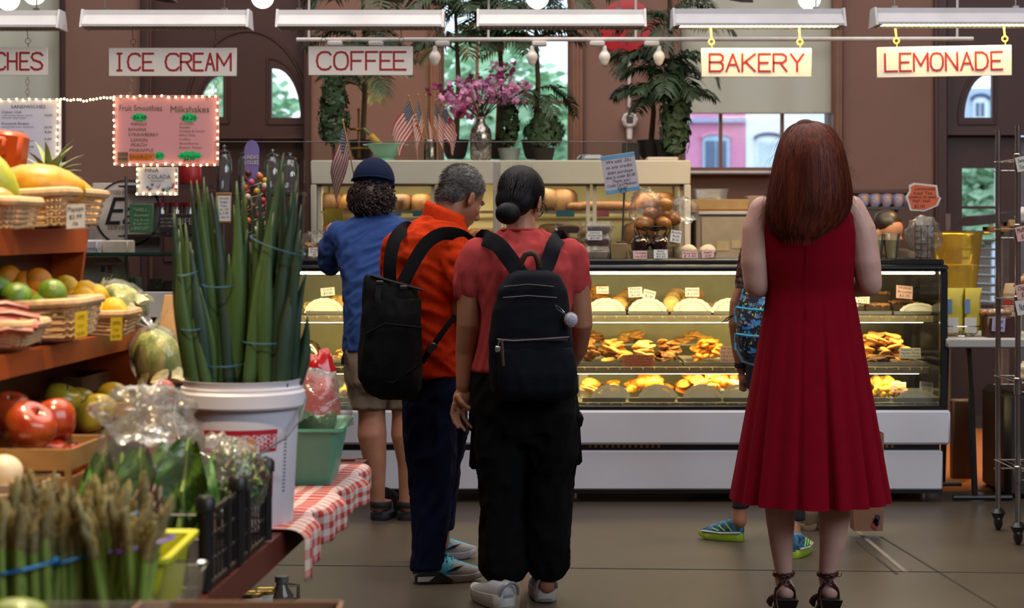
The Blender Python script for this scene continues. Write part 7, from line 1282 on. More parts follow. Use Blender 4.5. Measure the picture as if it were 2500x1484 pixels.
def dino_mat():
 m=bpy.data.materials.new('dinosaur_print');m.use_nodes=True;nt=m.node_tree;N=nt.nodes;L=nt.links;b=N['Principled BSDF'];b.inputs['Roughness'].default_value=.7;tc=N.new('ShaderNodeTexCoord');col=None
 base=lin('0f1428')
 cur=N.new('ShaderNodeRGB');cur.outputs[0].default_value=(*base,1);cur=cur.outputs[0]
 for sc,th_,c,w in((26,.33,'2f7fc0',1.2),(34,.26,'8a94c0',0),(40,.22,'9ac040',2),(44,.2,'c06a50',3),(30,.25,'3a9ac8',5)):
  mp=N.new('ShaderNodeMapping');mp.inputs['Location'].default_value=(w,w*2,w*3);mp.inputs['Scale'].default_value=(1,.6,1.15);L.new(tc.outputs['Object'],mp.inputs[0]);nz=N.new('ShaderNodeTexNoise');nz.inputs['Scale'].default_value=sc*1.6;L.new(mp.outputs[0],nz.inputs[0]);v=N.new('ShaderNodeTexVoronoi');v.inputs['Scale'].default_value=sc
  vm=N.new('ShaderNodeVectorMath');vm.operation='MULTIPLY_ADD';L.new(nz.outputs['Color'],vm.inputs[0]);vm.inputs[1].default_value=(.025,)*3;L.new(mp.outputs[0],vm.inputs[2]);L.new(vm.outputs[0],v.inputs['Vector']);lt=N.new('ShaderNodeMath');lt.operation='LESS_THAN';lt.inputs[1].default_value=th_;L.new(v.outputs['Distance'],lt.inputs[0])
  mx=N.new('ShaderNodeMix');mx.data_type='RGBA';L.new(lt.outputs[0],mx.inputs['Factor']);L.new(cur,mx.inputs['A']);mx.inputs['B'].default_value=(*lin(c),1);cur=mx.outputs['Result']
 L.new(cur,b.inputs['Base Color']);return m
M_dino=dino_mat();pk=thing('backpack','dark blue dinosaur-print child backpack with turquoise zips','backpack',P(1840,890,d-.18));mb=MB();mb.rings([R_(y,l,r,d,dp,-.17,p=3.0)for y,l,r,dp in((682,1815,1885,.04),(700,1802,1900,.065),(740,1790,1912,.08),(800,1786,1915,.085),(850,1792,1910,.08),(880,1808,1898,.06),(890,1825,1885,.04))]);fuse('bag',mb,M_dino,pk,.007,3)
mb=MB();mb.rings([R_(y,l,r,d,dp,-.235,p=3.0)for y,l,r,dp in((745,1792,1895,.03),(780,1788,1898,.045),(830,1792,1895,.04),(870,1804,1885,.025))]);fuse('front_pocket',mb,M_dino,pk,.007,3);M_tq=mat('zip_turquoise','2f9cb8',.5)
for y0,y1 in((750,758),(815,822)):
 mb=MB();mb.tube([P(1797,y0,d-.285),P(1830,y0+5,d-.29),P(1870,y1,d-.285)],.006,6);mb.build('zip',M_tq,pk);mb=MB();mb.tube([P(1795,y0-2,d-.29),P(1793,y0+12,d-.292),P(1794,y0+20,d-.292)],.0022,5);mb.tube([P(1795,y0+22,d-.292),P(1795,y0+36,d-.292)],.0055,6);mb.build('zip_pull',M_tq,pk)
mb=MB();put_text(mb,'bentgo',P(1842,748,d-.288),.03,width=.05);mb.build('lettering',mat('logo_grey','8a94b0',.5),pk,smooth=0);mb=MB();mb.tube([P(1790,770,d-.2),P(1776,782,d-.21),P(1762,788,d-.21),P(1774,777,d-.21),P(1790,768,d-.2)],.0028,5);mb.build('strap_loop',M_black,pk)
mb=MB();mb.tube([P(1796,852,d-.23),P(1812,882,d-.225),P(1845,892,d-.225),P(1880,890,d-.225)],.006,6);mb.build('piping',mat('piping_grey','6a8494',.5),pk)
M_rs=mat('sole_lime','9ab32e',.5);M_ru=mat('shoe_blue','3a7fa0',.7,scale=45,col2='1c2a4a',contrast=1.8);M_rl=mat('shoe_lime','9ac83c',.6)
for cpx,cpy,yw in((1812,1320,-1.25),(1935,1362,.5)):
 dg_=F_PX*EYE/(cpy-HY);up,so,f,sd,c0,top=shoe(E,Vector((X(cpx,dg_),dg_,0)),yw,.2,.078,.11,M_rs,M_ru,sole_h=.034);mb=MB()
 for sg in(-1,1):mb.tube([c0+f*.0+sd*sg*.036+Vector((0,0,.04)),c0+f*.09+sd*sg*.041+Vector((0,0,.036)),c0+f*.18+sd*sg*.026+Vector((0,0,.04))],.005,6)
 mb.build('midsole',M_sw,so);mb=MB()
 for sg in(-1,1):
  for k in range(3):mb.tube([c0+f*(.04+.03*k)+sd*sg*.04+Vector((0,0,.045)),c0+f*(.07+.03*k)+sd*sg*.036+Vector((0,0,.08-.012*k))],.003,5)
 mb.build('side_stripes',M_rl,up,kind='stuff')
d=8.62;Fp=thing('person','child in beige shoes almost hidden behind the red dress','person',(X(1982,d),d,0));mb=MB();body_rings(mb,[(900,1930,2035,.08,0),(760,1935,2030,.075,0),(690,1925,2040,.075,0),(660,1945,2020,.05,0)],d,24);T,Rh,eh=head_geo(mb,P(1982,615,d),0,.3,.85);limb(mb,[P(1982,680,d),P(1982,640,d)],[.042,.04]);limb(mb,[P(1925,690,d),P(1918,780,d),P(1930,850,d+.1)],[.035,.03,.022]);limb(mb,[P(2040,690,d),P(2048,780,d),P(2035,850,d+.1)],[.035,.03,.022])
for fx in(1955,2012):limb(mb,[P(fx,900,d),P(fx,1180,d),P(fx,1262,d)],[.06,.04,.034])
fuse('body',mb,M_skin['tan'],Fp,.008,4);mb=MB();body_rings(mb,[(880,1928,2038,.09,0),(760,1930,2035,.085,0),(690,1920,2045,.085,0),(668,1940,2025,.06,0)],d,24);fuse('t_shirt',mb,mat('tee_grey','77706a',.85),Fp,.009,3);mb=MB();body_rings(mb,[(860,1928,2038,.092,0),(960,1926,2040,.095,0)],d,24)
for fx in(1955,2012):mb.rings([R_(y,fx-28,fx+28,d,.06)for y in(900,1000,1090)])
fuse('shorts',mb,mat('shorts_olive','55503e',.85),Fp,.009,3);mb=MB();mb.ell(T(0,-.015,.04),(.08,.092,.085),18,12,rot=eh);mb.build('hair',M_bh,Fp,180)
for fx,yw in((1966,.15),(2014,.1)):shoe(Fp,Vector((X(fx,d)+.0,d-.1,0)),yw,.21,.085,.1,mat('sole_beige','8a7458',.6),mat('shoe_beige','6e5a42',.7),sole_h=.03)
t=thing('shopping_bag','printed brown paper shopping bag beside the red dress hem','bag',(X(2112,8.35),8.35,0.02));d=8.35;x0_,x1_=X(2078,d),X(2152,d);zb_,zt2=Z(1292,d),Z(1055,d);mb=MB();cxb=(x0_+x1_)/2
mb.rings([[Vector((cxb+a*w,d+b*.05*k,z))for a,b in((-1,-1),(1,-1),(1,1),(-1,1))]for z,w,k in((max(zb_,.005),(x1_-x0_)/2*.94,1),(max(zb_,.005)+.1,(x1_-x0_)/2,1.05),(zt2,(x1_-x0_)/2*1.03,.9))],cap=False);mb.add([(cxb-.06,d-.05,zb_+.001),(cxb+.06,d-.05,zb_+.001),(cxb+.06,d+.05,zb_+.001),(cxb-.06,d+.05,zb_+.001)],[(0,1,2,3)]);mb.build('bag',mat('paper_brown','8a6248',.8,var=.08),t,0)
for i in range(6):mb=MB();c=Vector((cxb+rr.uniform(.005,.06),d-.0535,zb_+rr.uniform(.03,.25)));mb.prism([(.02*math.cos(a)*(1 if k%2 else .6),.028*math.sin(a))for k,a in enumerate([2*PI*j/9 for j in range(9)])],c,(1,0,0),(0,0,1),(0,.001,0));mb.build('printed_flower',mat('print_red','8a2a24',.7)if i%2 else mat('print_dark','2c2a30',.7),t,smooth=0)
for yy in(-.03,.03):mb=MB();mb.tube([(cxb-.03,d+yy,zt2),(cxb-.03,d+yy,zt2+.08),(cxb+.03,d+yy,zt2+.08),(cxb+.03,d+yy,zt2)],.003,5);mb.build('handle',MATS['paper_brown'],t)
d=10.95;G=thing('person','dark-haired counter worker bending down behind the lemonade cups','person',(X(2168,d),d,0));mb=MB();T,Rh,eh=head_geo(mb,P(2166,575,d),2.6,.6,1.0);body_rings(mb,[(760,2120,2230,.11,.12),(650,2110,2235,.11,.1),(615,2130,2225,.09,.1)],d,24);limb(mb,[P(2175,625,d+.08),T(0,-.02,-.05)],[.06,.055]);limb(mb,[P(2150,1000,d+.1),P(2150,780,d+.12)],[.07,.09])
bg_=fuse('body',mb,M_skin['tan'],G,.009,4);face_parts(T,Rh,bg_);mb=MB();body_rings(mb,[(900,2115,2235,.13,.12),(760,2112,2238,.125,.12),(650,2104,2240,.12,.1),(608,2130,2226,.1,.1)],d,24);limb(mb,[P(2112,640,d+.08),P(2100,720,d)],[.07,.06]);limb(mb,[P(2228,640,d+.08),P(2240,720,d)],[.07,.06]);mb.rings([R_(y,2120,2230,d,.12,.12)for y in(880,1000,1120)]);fuse('dark_shirt',mb,mat('shirt_charcoal','2e2c2c',.85),G,.01,3);mb=MB();mb.ell(T(0,-.035,.062),(.083,.095,.082),20,12,rot=eh);mb.build('hair',mat('hair_dkbrown','2e1e16',.4,var=.3,scale=60),G,180)
# ================================================================ produce stand in the foreground left
rr=random.Random(77)
def ST(u,y,z):return Vector((-.607+.068*(y-3.55)-u,y,z))
M_stain=mat('stained_wood','7a3416',.4,var=.25,scale=8,stretch=(1,.15,1),coat=.3);M_stain2=mat('stained_wood_dark','4a1410',.5,var=.2,scale=8);M_rail=mat('edge_wood','5a2418',.45,var=.25,scale=10,stretch=(1,.1,1));M_organge=mat('orange_wood','a2470f',.4,var=.12,scale=10,stretch=(1,.2,1))
STAND=thing('produce_stand','stepped orange-brown wooden produce stand at the left','stand',ST(.5,4.2,0))
def sbox(name,u0,u1,y0,y1,z0,z1,m,bev=.006):
 q=[ST(u,y,0)for u,y in((u0,y0),(u1,y0),(u1,y1),(u0,y1))];mb=MB();vs=[Vector((p.x,p.y,z))for z in(z0,z1)for p in q];mb.add(vs,[(0,1,2,3),(7,6,5,4),(0,4,5,1),(1,5,6,2),(2,6,7,3),(3,7,4,0)]);return mb.build(name,m,STAND)
sbox('table_top',.02,1.3,2.5,5.72,.645,.675,M_stain2);sbox('edge_rail',-.012,.022,2.5,5.74,.618,.682,M_rail);sbox('edge_rail',-.01,1.3,5.72,5.745,.618,.682,M_rail)
sbox('lower_shelf',.1,1.3,2.5,5.7,.22,.245,M_stain2)
for y in(2.6,5.6):
 for u in(.7,1.2):sbox('leg',u,u+.06,y,y+.06,0,.645,M_rail)
sbox('step_board',.40,.75,2.5,5.0,.82,.838,M_stain2);sbox('step_rail',.388,.405,2.5,5.0,.80,.842,M_organge);sbox('step_riser',.42,.44,2.5,5.0,.675,.82,M_stain2)
sbox('step_board',.51,.95,2.5,5.0,1.108,1.129,M_stain);sbox('step_rail',.49,.512,2.5,5.0,1.08,1.131,M_organge);sbox('step_riser',.64,.66,2.5,5.0,.838,1.108,M_stain2)
sbox('step_board',.66,1.3,2.5,5.0,1.375,1.396,M_stain);sbox('step_rail',.645,.665,2.5,5.0,1.335,1.398,M_organge);sbox('step_riser',.74,.76,2.5,5.0,1.129,1.375,M_stain2)
def end_panel(u0,u1,u2,u3,z0,z1):q=[ST(u0,5.0,z1),ST(u1,5.0,z1),ST(u3,5.0,z0),ST(u2,5.0,z0)];mb=MB();mb.add(q+[p+Vector((0,.03,0))for p in q],[(0,1,2,3),(7,6,5,4),(0,4,5,1),(1,5,6,2),(2,6,7,3),(3,7,4,0)]);mb.build('end_panel',M_organge,STAND)
end_panel(.49,1.0,.52,1.0,.84,1.13);end_panel(.645,1.0,.68,1.0,1.13,1.397)
for y,u,pw in((3.25,.1,40),(4.5,.5,40)):
 c=ST(u,y,2.75);t=thing('assumed_pendant_lamp','assumed warm pendant lamp above the produce stand, %s'%('nearer one' if y<4 else 'further one'),'lamp',c,'assumed pendant lamps over the produce');mb=MB();mb.lathe([(.03,.12),(.05,.11),(.14,.0),(.137,0),(.045,.1)],c,20);mb.build('shade',M_black,t);mb=MB();mb.ell(c+Vector((0,0,.03)),.035,12,8);mb.build('bulb',emitmat('warm_bulb','ffcf8a',6),t);mb=MB();mb.cyl(c+Vector((0,0,.12)),c+Vector((0,0,3)),.004,n=6);mb.build('cord',M_black,t)  # lamps out of view, assumed from the warm light on the produce
 spot('assumed_produce_lamp',c+Vector((0,0,-.02)),ST(u+.3,y,1.0),pw*2.9,(1.0,.74,.44),1.9,.8,.06)  # light of the assumed pendant
M_wick=mat('wicker','c2a078',.7,var=.2,scale=60);M_slat=mat('basket_slat','9c7440',.7,var=.2,scale=20,stretch=(.3,.3,1));M_tag=mat('tag_yellow','d8b818',.6)
def wicker(lab,c,a,b,h,tilt=0.0,rows=10):
 """open wicker basket, c = base centre, half sizes a (across) and b (along)"""
 t=thing('wicker_basket',lab,'basket',c,'wicker baskets on the stand');R=Matrix.Rotation(tilt,3,'Y');c=Vector(c)
 f=lambda k,z,w=0.0:[c+R@(Vector(p))for p in rrect((0,0,0),a*k+w,b*k+w,z,.35,7)]
 for i in range(rows):mb=MB();k=.84+.16*i/(rows-1);mb.tube([q+Vector((0,0,.0025*(-1)**(j+i)))for j,q in enumerate(f(k,h*i/(rows-1),.0015*(-1)**i))],.0036,5,closed=True);mb.build('strand',M_wick,t)
 n_=len(f(1,0));lo,hi=f(.84,0),f(1.0,h)
 for j in range(0,n_):mb=MB();mb.tube([lo[j],hi[j]],.003,5);mb.build('rib',M_wick,t)
 mb=MB();mb.tube(f(1.03,h+.006),.011,8,closed=True);mb.build('rim',M_wick,t);mb=MB();mb.rings([f(.84,0),f(.84,.004)]);mb.build('base',M_wick,t);return t
def slatbasket(lab,c,a,b,h,m=None,rz=.068):
 t=thing('slat_basket',lab,'basket',c,'wooden slat baskets on the stand');c=Vector(c);R=Matrix.Rotation(-rz,3,'Z')
 for sx,sy in((1,0),(-1,0),(0,1),(0,-1)):
  for z0,z1 in((.0,h*.42),(h*.55,h)):
   L=(b if sx else a);mb=MB();mb.box((0,0,0),(.004 if sx else 2*a,2*b if sx else .004,z1-z0),bev=.001);o=mb.v;mb.v=[tuple(c+R@(Vector(p)+Vector((sx*a,sy*b,(z0+z1)/2))))for p in o];mb.build('slat',m or M_slat,t)
 for sx in(-1,1):
  for sy in(-1,1):mb=MB();mb.box(c+R@Vector((sx*(a-.004),sy*(b-.004),h/2)),(.012,.012,h));mb.build('corner_post',m or M_slat,t)
 mb=MB();mb.box(c+Vector((0,0,.003)),(2*a*.98,2*b*.98,.004));mb.build('base',m or M_slat,t)
def fruit(name,me,px,py,d,r,lab,cat,group,rot=None):obj(name,me,None,P(px,py,d),rot or(rr.uniform(-.6,.6),rr.uniform(-.6,.6),rr.uniform(0,6)),r,label=lab,cat=cat,group=group)
def lemon_mesh(m):return mesh_of(MB().lathe([(0,-1.32),(.1,-1.28),(.2,-1.12),(.55,-.85),(.85,-.45),(.95,0),(.85,.45),(.55,.85),(.22,1.1),(.12,1.25),(0,1.28)],n=18,rot=(0,PI/2,0)),'lemon',m,180)
LEM=lemon_mesh(mat('lemon_skin','dcae12',.35,var=.1,scale=3,bump=.25,bscale=40));LIM=mesh_of(MB().lathe([(0,-1.12),(.12,-1.08),(.5,-.88),(.85,-.5),(.97,0),(.85,.5),(.5,.88),(.14,1.06),(0,1.1)],n=18,rot=(0,PI/2,0)),'lime',mat('lime_skin','6f8a22',.3,scale=1.5,col2='3f6a1e',rnd=.1,bump=.15,bscale=30),180);ORA=mesh_of(MB().ell((0,0,0),1,18,12),'orange',mat('orange_skin','d8841c',.4,var=.1,scale=3,bump=.25,bscale=40),180)
def apple_mesh(m):return mesh_of(MB().lathe([(0,-.78),(.2,-.86),(.5,-.84),(.8,-.5),(.98,0),(1.0,.3),(.85,.68),(.5,.86),(.2,.8),(.06,.66),(0,.6)],n=22),'apple',m,180)
APR=apple_mesh(mat('apple_red','8c1216',.25,scale=1.6,col2='b04a1e',rnd=.12,coat=.4,contrast=.8));APG=apple_mesh(mat('apple_green','9c9a22',.3,scale=1.4,col2='b88a2c',rnd=.08,coat=.3,contrast=.7))
STM=mesh_of(MB().tube([(0,0,.6),(.05,0,.85),(.12,0,1.0)],[.05,.04,.06],6),'stem',M_twig)
dL,dM=4.3,4.68
wicker('wicker basket of limes with a yellow price tag',P(135,822,dL)+Vector((0,0,.005)),.085,.13,.07,-.05);wicker('wicker basket of lemons at the end of the lemon shelf',P(262,812,dM)+Vector((0,0,.0)),.06,.1,.045)
for i,(x,y,r)in enumerate(((40,728,.039),(128,715,.034),(108,742,.033),(98,764,.03),(-6,708,.036),(163,758,.026),(70,762,.028))):fruit('lime',LIM,x,y,dL-.04*(i<4),r,'green lime in the wicker basket, %s'%('largest at the left','top right','middle right','front centre','at the picture edge','small at the front right','half hidden at the front')[i],'lime','limes')
for i,(x,y,r)in enumerate(((160,702,.034),(207,714,.034),(172,724,.035),(232,722,.033),(196,748,.034),(232,758,.034),(276,758,.036),(205,728,.03))):fruit('lemon',LEM,x,y,dM-.06*(i>3),r,'yellow lemon %s'%('topmost of the heap','second from the top','left of the middle','right of the middle','low at the left','low beside the limes','nearest the napa cabbage bag','in the centre of the heap')[i],'lemon','lemons',(rr.uniform(-.3,.3),rr.uniform(-.3,.3),rr.uniform(-.6,.6)))
for i,(x,y)in enumerate(((58,698),(92,690),(18,682),(75,715))):fruit('orange',ORA,x,y,4.55,.037,'orange in shade behind the limes, %s'%('left of two','right of two','at the far left','lowest')[i],'orange','oranges behind the limes')
def ptag(lab,px,py,w,h,d,txt,m,ink,tilt=.1,sk=None):
 t=thing('price_tag',lab,'price tag',P(px,py+h/2,d),'price tags on the stand');c=P(px,py,d);k=1/S(d);u=Vector((1,.35,tilt)).normalized();v=Vector((.04,-.1,1)).normalized();mb=MB();mb.prism([(-w*k/2,-h*k/2),(w*k/2,-h*k/2),(w*k/2,h*k/2),(-w*k/2,h*k/2)],c,u,v,(0,.0015,0));mb.build('card',m,t,smooth=0);mb=MB()
 for s,yy,hh,ww in txt:put_text(mb,s,c+Vector((0,-.002,0))+v*(yy*h*k),hh*k,u,v,width=ww*k)
 mb.build('lettering',ink,t,smooth=0)
ptag('yellow printed tag reading LIME on the basket front',198,792,30,64,dL-.15,(('LIME',.22,14,16),('5 for',-.08,9,14),('$2.00',-.38,9,18)),M_tag,M_ink,.18);ptag('yellow printed tag reading LEMON on the shelf edge',284,803,28,56,dM-.2,(('LEMON',.2,12,18),('3 for',-.08,9,14),('$2.00',-.36,9,18)),M_tag,M_ink,.05)
dPp=4.6;wicker('wicker basket holding papayas on the top step',P(98,556,dPp)+Vector((0,0,.004)),.12,.24,.07,-.06);wicker('small wicker basket at the left edge of the top step',P(-10,558,4.1)+Vector((0,0,.004)),.07,.12,.05)
def papaya(m):return mesh_of(MB().lathe([(0,-1.9),(.25,-1.82),(.62,-1.4),(.9,-.7),(1.0,0),(.95,.6),(.75,1.2),(.5,1.6),(.3,1.8),(0,1.86)],n=20,rot=(0,PI/2,0)),'papaya',m,180)
PAP=papaya(mat('papaya_skin','d29a14',.4,scale=2.2,col2='a87410',contrast=.8,rnd=.08));fruit('papaya',PAP,92,460,dPp-.1,.062,'large yellow papaya with a purple sticker lying in the top basket','papaya','papayas',(.2,.05,.25));fruit('papaya',PAP,130,472,dPp+.1,.058,'second papaya half hidden behind the large one','papaya','papayas',(0,.1,.5));fruit('green_papaya',papaya(mat('papaya_green','a8a832',.4,scale=2,col2='8a9a2a')),-32,430,dPp-.3,.055,'green-yellow papaya at the left picture edge','papaya','papayas',(0,.9,.3));fruit('mango',mesh_of(MB().ell((0,0,0),(1.2,.9,1),18,12),'mango',mat('mango_skin','c87a1c',.4,var=.15,scale=3),180),-2,497,4.15,.036,'orange mango at the left edge below the papayas','mango',None)
mb=MB();mb.ell(P(140,478,dPp-.165),(.014,.004,.016),14,8,rot=(0,.3,0));mb.build('sticker',mat('sticker_purple','6a1848',.5),bpy.data.objects['papaya'])
ptag('torn white card reading Papaya taped to the basket end',185,528,44,58,dPp-.22,(('Papaya',.22,17,38),('$2.99',-.1,15,30),('/lb',-.38,13,14)),M_card,M_ink,.1)
t=thing('pineapple','spiky pineapple crown behind the papayas','pineapple',P(122,520,4.95));c=P(122,440,4.9);mb=MB();mb.ell(c+Vector((0,0,-.09)),(.055,.055,.085),14,10,fn=lambda p:1+.05*math.sin(9*math.atan2(p.y,p.x))*math.cos(14*p.z));mb.build('fruit',mat('pineapple_skin','8a6a24',.6,var=.3,scale=30),t);M_pl=mat('pineapple_leaf','7a8a58',.55,var=.3,scale=12)
for i in range(24):
 a=i*2.4;e=1.35-1.1*(i/24);L=.13-.002*i;p=c;pts=[];h=Vector((math.cos(a),math.sin(a),0))
 for k in range(6):pts.append(p.copy());p=p+(h*math.cos(e)+Vector((0,0,math.sin(e))))*L/5;e-=.16
 mb=MB();mb.tube(pts,[.012,.013,.011,.008,.005,.001],6,flat=.25,up=(0,0,1)if e<.6 else tuple(h));mb.build('leaf',M_pl,t)
t=thing('orange_display_box','orange plastic display box with a white label at the upper left','box',P(10,430,4.7));mb=MB();c=P(12,372,4.7);mb.box(c,(.1,.12,.11),rot=(0,.12,.1),bev=.012);mb.build('body',mat('plastic_orange','a8420f',.35,var=.05),t);mb=MB();mb.box(c+Vector((-.012,-.075,.015)),(.07,.04,.05),rot=(0,.12,.1),bev=.008);mb.build('front_block',MATS['plastic_orange'],t);mb=MB();mb.box(c+Vector((-.003,-.098,.004)),(.024,.003,.016),rot=(0,.12,.1),bev=.001);mb.build('label',M_card,t);mb=MB();mb.box(c+Vector((-.06,.04,-.12)),(.2,.1,.15),rot=(0,.1,.1),bev=.01);mb.build('base',MATS['plastic_orange'],t)
M_rhu=mat('rhubarb','8a2a2c',.35,scale=6,col2='b05a4c',rnd=.15)
for i in range(8):a=P(-40,765+i*7-20*(i%3==0),4.02-.02*i);b=P(60+rr.uniform(-20,38),752+i*8,4.05-.02*i);mb=MB();mb.tube([a,a.lerp(b,.5)+Vector((0,0,.008)),b],.011,8,flat=.7);mb.build('rhubarb_stalk',M_rhu,label='red rhubarb stalk in the pile at the left edge, %s'%('topmost','second down','third down','fourth down','fifth down','sixth down','seventh down','lowest')[i],cat='rhubarb',group='rhubarb stalks')
wicker('wicker basket holding rhubarb at the left edge',P(5,838,4.0)+Vector((0,0,.002)),.075,.1,.035)
M_cab=mat('napa_leaf','c8c078',.5,scale=38,col2='7a9238',contrast=1.6,stretch=(1,1,.4),bump=.5,bscale=40);M_cab2=mat('napa_rib','d8cfa0',.5)
def napa(lab,px0,py0,px1,py1,d,r):
 a,b=P(px0,py0,d),P(px1,py1,d);t=thing('bagged_cabbage',lab,'cabbage',Vector((b.x,d,min(a.z,b.z)-r)),'napa cabbages in clear bags');ax=b-a;L=ax.length;e=ax.to_track_quat('Z','Y').to_euler();m_=a.lerp(b,.5);mb=MB();mb.ell(m_,(r*.86,r*.86,L*.56),26,18,rot=e,fn=lambda p:1+.1*noise.noise(p*3)+.07*abs(noise.noise(p*7)));mb.build('head',M_cab,t)
 R=e.to_matrix()
 for i in range(7):q=2*PI*i/7;mb=MB();mb.tube([m_+R@Vector((r*.87*math.cos(q+.3*k)*math.cos(k*.5),r*.87*math.sin(q+.3*k)*math.cos(k*.5),-L*.5+k*L*.22))for k in range(4)],[.02,.018,.012,.004],8,flat=.35,up=tuple(R@Vector((math.cos(q),math.sin(q),0))));mb.build('rib',M_cab2,t)
 crumple('bag',None,m_,(r*1.0,r*1.0,L*.66),px0,parent=t,amp=.14,f=4,rot=e);mb=MB();kn=b+ax.normalized()*L*.12
 for i in range(7):q=2*PI*i/7;mb.tube([kn,kn+Vector((.03*math.cos(q),.02*math.sin(q),.02+.01*math.sin(3*q))),kn+Vector((.045*math.cos(q),.03*math.sin(q),.03+.02*math.cos(q)))],[.006,.009,.003],5,flat=.3)
 mb.build('knot',M_film,t);return t
napa('napa cabbage in clear plastic lying beside the lemons',338,775,245,722,4.95,.07);napa('napa cabbage in a knotted clear bag standing left of the bucket',395,935,372,815,4.85,.072)
mb=MB();mb.rings([rrect(P(420,790,5.15),.05-.01*k,.03-.006*k,-.1+.06*k,.4)for k in range(4)]);mb.build('paper_wrap',mat('wrap_tan','c8a070',.6),label='tan paper-wrapped bundle behind the knotted cabbage bag',cat='bag')
slatbasket('wooden basket of red apples at the front left',P(92,1192,3.92)+Vector((-.02,0,.0)),.13,.13,.1);slatbasket('wooden basket of green apples further back',P(250,1052,4.6)+Vector((-.02,.05,0)),.13,.14,.08);slatbasket('dark wooden basket in shade under the lemon shelf',P(120,1010,4.75)+Vector((-.05,.05,0)),.16,.12,.1,mat('slat_dark','5c4024',.7,var=.2,scale=20))
def apple(me,px,py,d,r,lab,g):o=obj('apple',me,None,P(px,py,d),(rr.uniform(-.7,.3),rr.uniform(-.5,.5),rr.uniform(0,6)),r,label=lab,cat='apple',group=g);s_=bpy.data.objects.new('stem',STM);COL.objects.link(s_);s_.parent=o
for x,y,dd_,r,lab in((70,1046,3.86,.056,'largest red apple at the front of the basket'),(132,1030,3.98,.05,'red apple right of the largest one'),(22,1006,4.02,.046,'red apple at the back left of the basket'),(180,1120,3.98,.036,'red apple showing through the basket slats'),(120,1110,3.95,.04,'red apple low in the basket')):apple(APR,x,y,dd_,r,lab,'red apples')
apple(APR,398,962,4.62,.036,'single bright red apple beside the bucket',None)
for x,y,dd_,lab in((150,985,4.5,'large yellow-green apple in the centre'),(192,985,4.6,'yellow-green apple partly behind the large one'),(242,1002,4.5,'yellow-green apple behind the clear bag'),(275,975,4.65,'yellow apple at the back of the bag'),(12,955,4.5,'dim green apple at the left edge'),(215,1020,4.45,'small green apple low in the basket')):apple(APG,x,y,dd_,.05 if x==150 else .042,lab,'yellow-green apples')
mb=MB();mb.ell(P(8,1152,3.75),(.04,.04,.036),18,12);mb.build('white_onion',mat('onion_white','d8c4a4',.4,var=.06),label='white onion in a tray at the left edge',cat='onion');slatbasket('shallow pale tray under the white onion',P(15,1212,3.72),.085,.08,.035,mat('tray_pale','b8a084',.7,var=.15))
dB=4.45;bc=Vector((X(591,dB),dB,.683));BK=thing('plastic_bucket','white plastic pail with red print holding scallions','bucket',bc);M_pail=mat('pail_white','d2d0dc',.4,var=.03);zr=1.036-.683
mb=MB();mb.lathe([(0,0),(.118,0),(.122,.008),(.136,zr-.075),(.136,zr-.065),(.15,zr-.065),(.153,zr-.06),(.152,zr-.03),(.146,zr-.024),(.146,zr-.018),(.14,zr-.014),(.141,zr-.006),(.144,zr),(.138,zr),(.132,zr-.02),(.118,.05),(0,.05)],bc,48);mb.build('pail',M_pail,BK,30)
def wrap(name,a0,a1,z0,z1,m,off=.0008,n_=14):
 mb=MB();R0=lambda z:.122+(.014)*(z-.008)/(zr-.083)+off;mb.grid(lambda u,v:bc+Vector((R0(z0+(z1-z0)*v)*math.cos(a0+(a1-a0)*u),R0(z0+(z1-z0)*v)*math.sin(a0+(a1-a0)*u),z0+(z1-z0)*v)),n_,2);return mb.build(name,m,BK,180)
ang=lambda px:-PI/2+math.asin(max(-.99,min(.99,(px-591)/138)));hz=lambda py:1.4-(py-556)*(dB-.12)/F_PX-.683
M_pr=mat('print_crimson','a8162c',.5);wrap('red_band',ang(516),ang(691),hz(1062),hz(1050),M_pr);wrap('red_band',ang(516),ang(689),hz(1104),hz(1095),M_pr);wrap('red_panel',ang(516),ang(684),hz(1216),hz(1152),M_pr)
mpat=mat('lattice_print','c86a80',.5);b_=mpat.node_tree.nodes['Principled BSDF'];nt=mpat.node_tree;w1=nt.nodes.new('ShaderNodeTexChecker');w1.inputs['Scale'].default_value=130;w1.inputs[1].default_value=(*lin('b02440'),1);w1.inputs[2].default_value=(*lin('c8b8c4'),1);tc_=nt.nodes.new('ShaderNodeTexCoord');mp_=nt.nodes.new('ShaderNodeMapping');mp_.inputs['Rotation'].default_value=(.6,.7,.8);nt.links.new(tc_.outputs['Object'],mp_.inputs[0]);nt.links.new(mp_.outputs[0],w1.inputs[0]);nt.links.new(w1.outputs[0],b_.inputs['Base Color'])
wrap('lattice_print',ang(560),ang(690),hz(1096),hz(1062),mpat,.0009);wrap('price_sticker',ang(602),ang(641),hz(1100),hz(1070),mat('sticker_orange','c88a5c',.5),.0016,4)
def wtext(s,px,py,h,w,m,name='lettering'):
 v,f=text_geo(s,1.0,'CENTER');xs=[p[0]for p in v];sx=w/(max(xs)-min(xs));R1=.1325;mb=MB();mb.add([bc+Vector(((R1+.0004)*math.cos(ang(px)+p[0]*sx/138*1.02),(R1+.0004)*math.sin(ang(px)+p[0]*sx/138*1.02),hz(py)+p[1]*h/S(dB-.12)))for p in v],f);mb.build(name,m,BK,smooth=0)
wtext('E',663,1195,34,16,M_card);wtext('st',640,1132,20,14,M_pr);wtext('$2.89',622,1090,16,26,M_ink)
mb=MB();mb.tube([bc+Vector(((.1335)*math.cos(ang(664)+.075*math.cos(a)),.1335*math.sin(ang(664)+.075*math.cos(a)),hz(1125)+.011*math.sin(a)))for a in[2*PI*i/20 for i in range(20)]],.0018,5,closed=True);mb.build('round_seal',mat('seal_teal','6a9ca0',.5),BK)
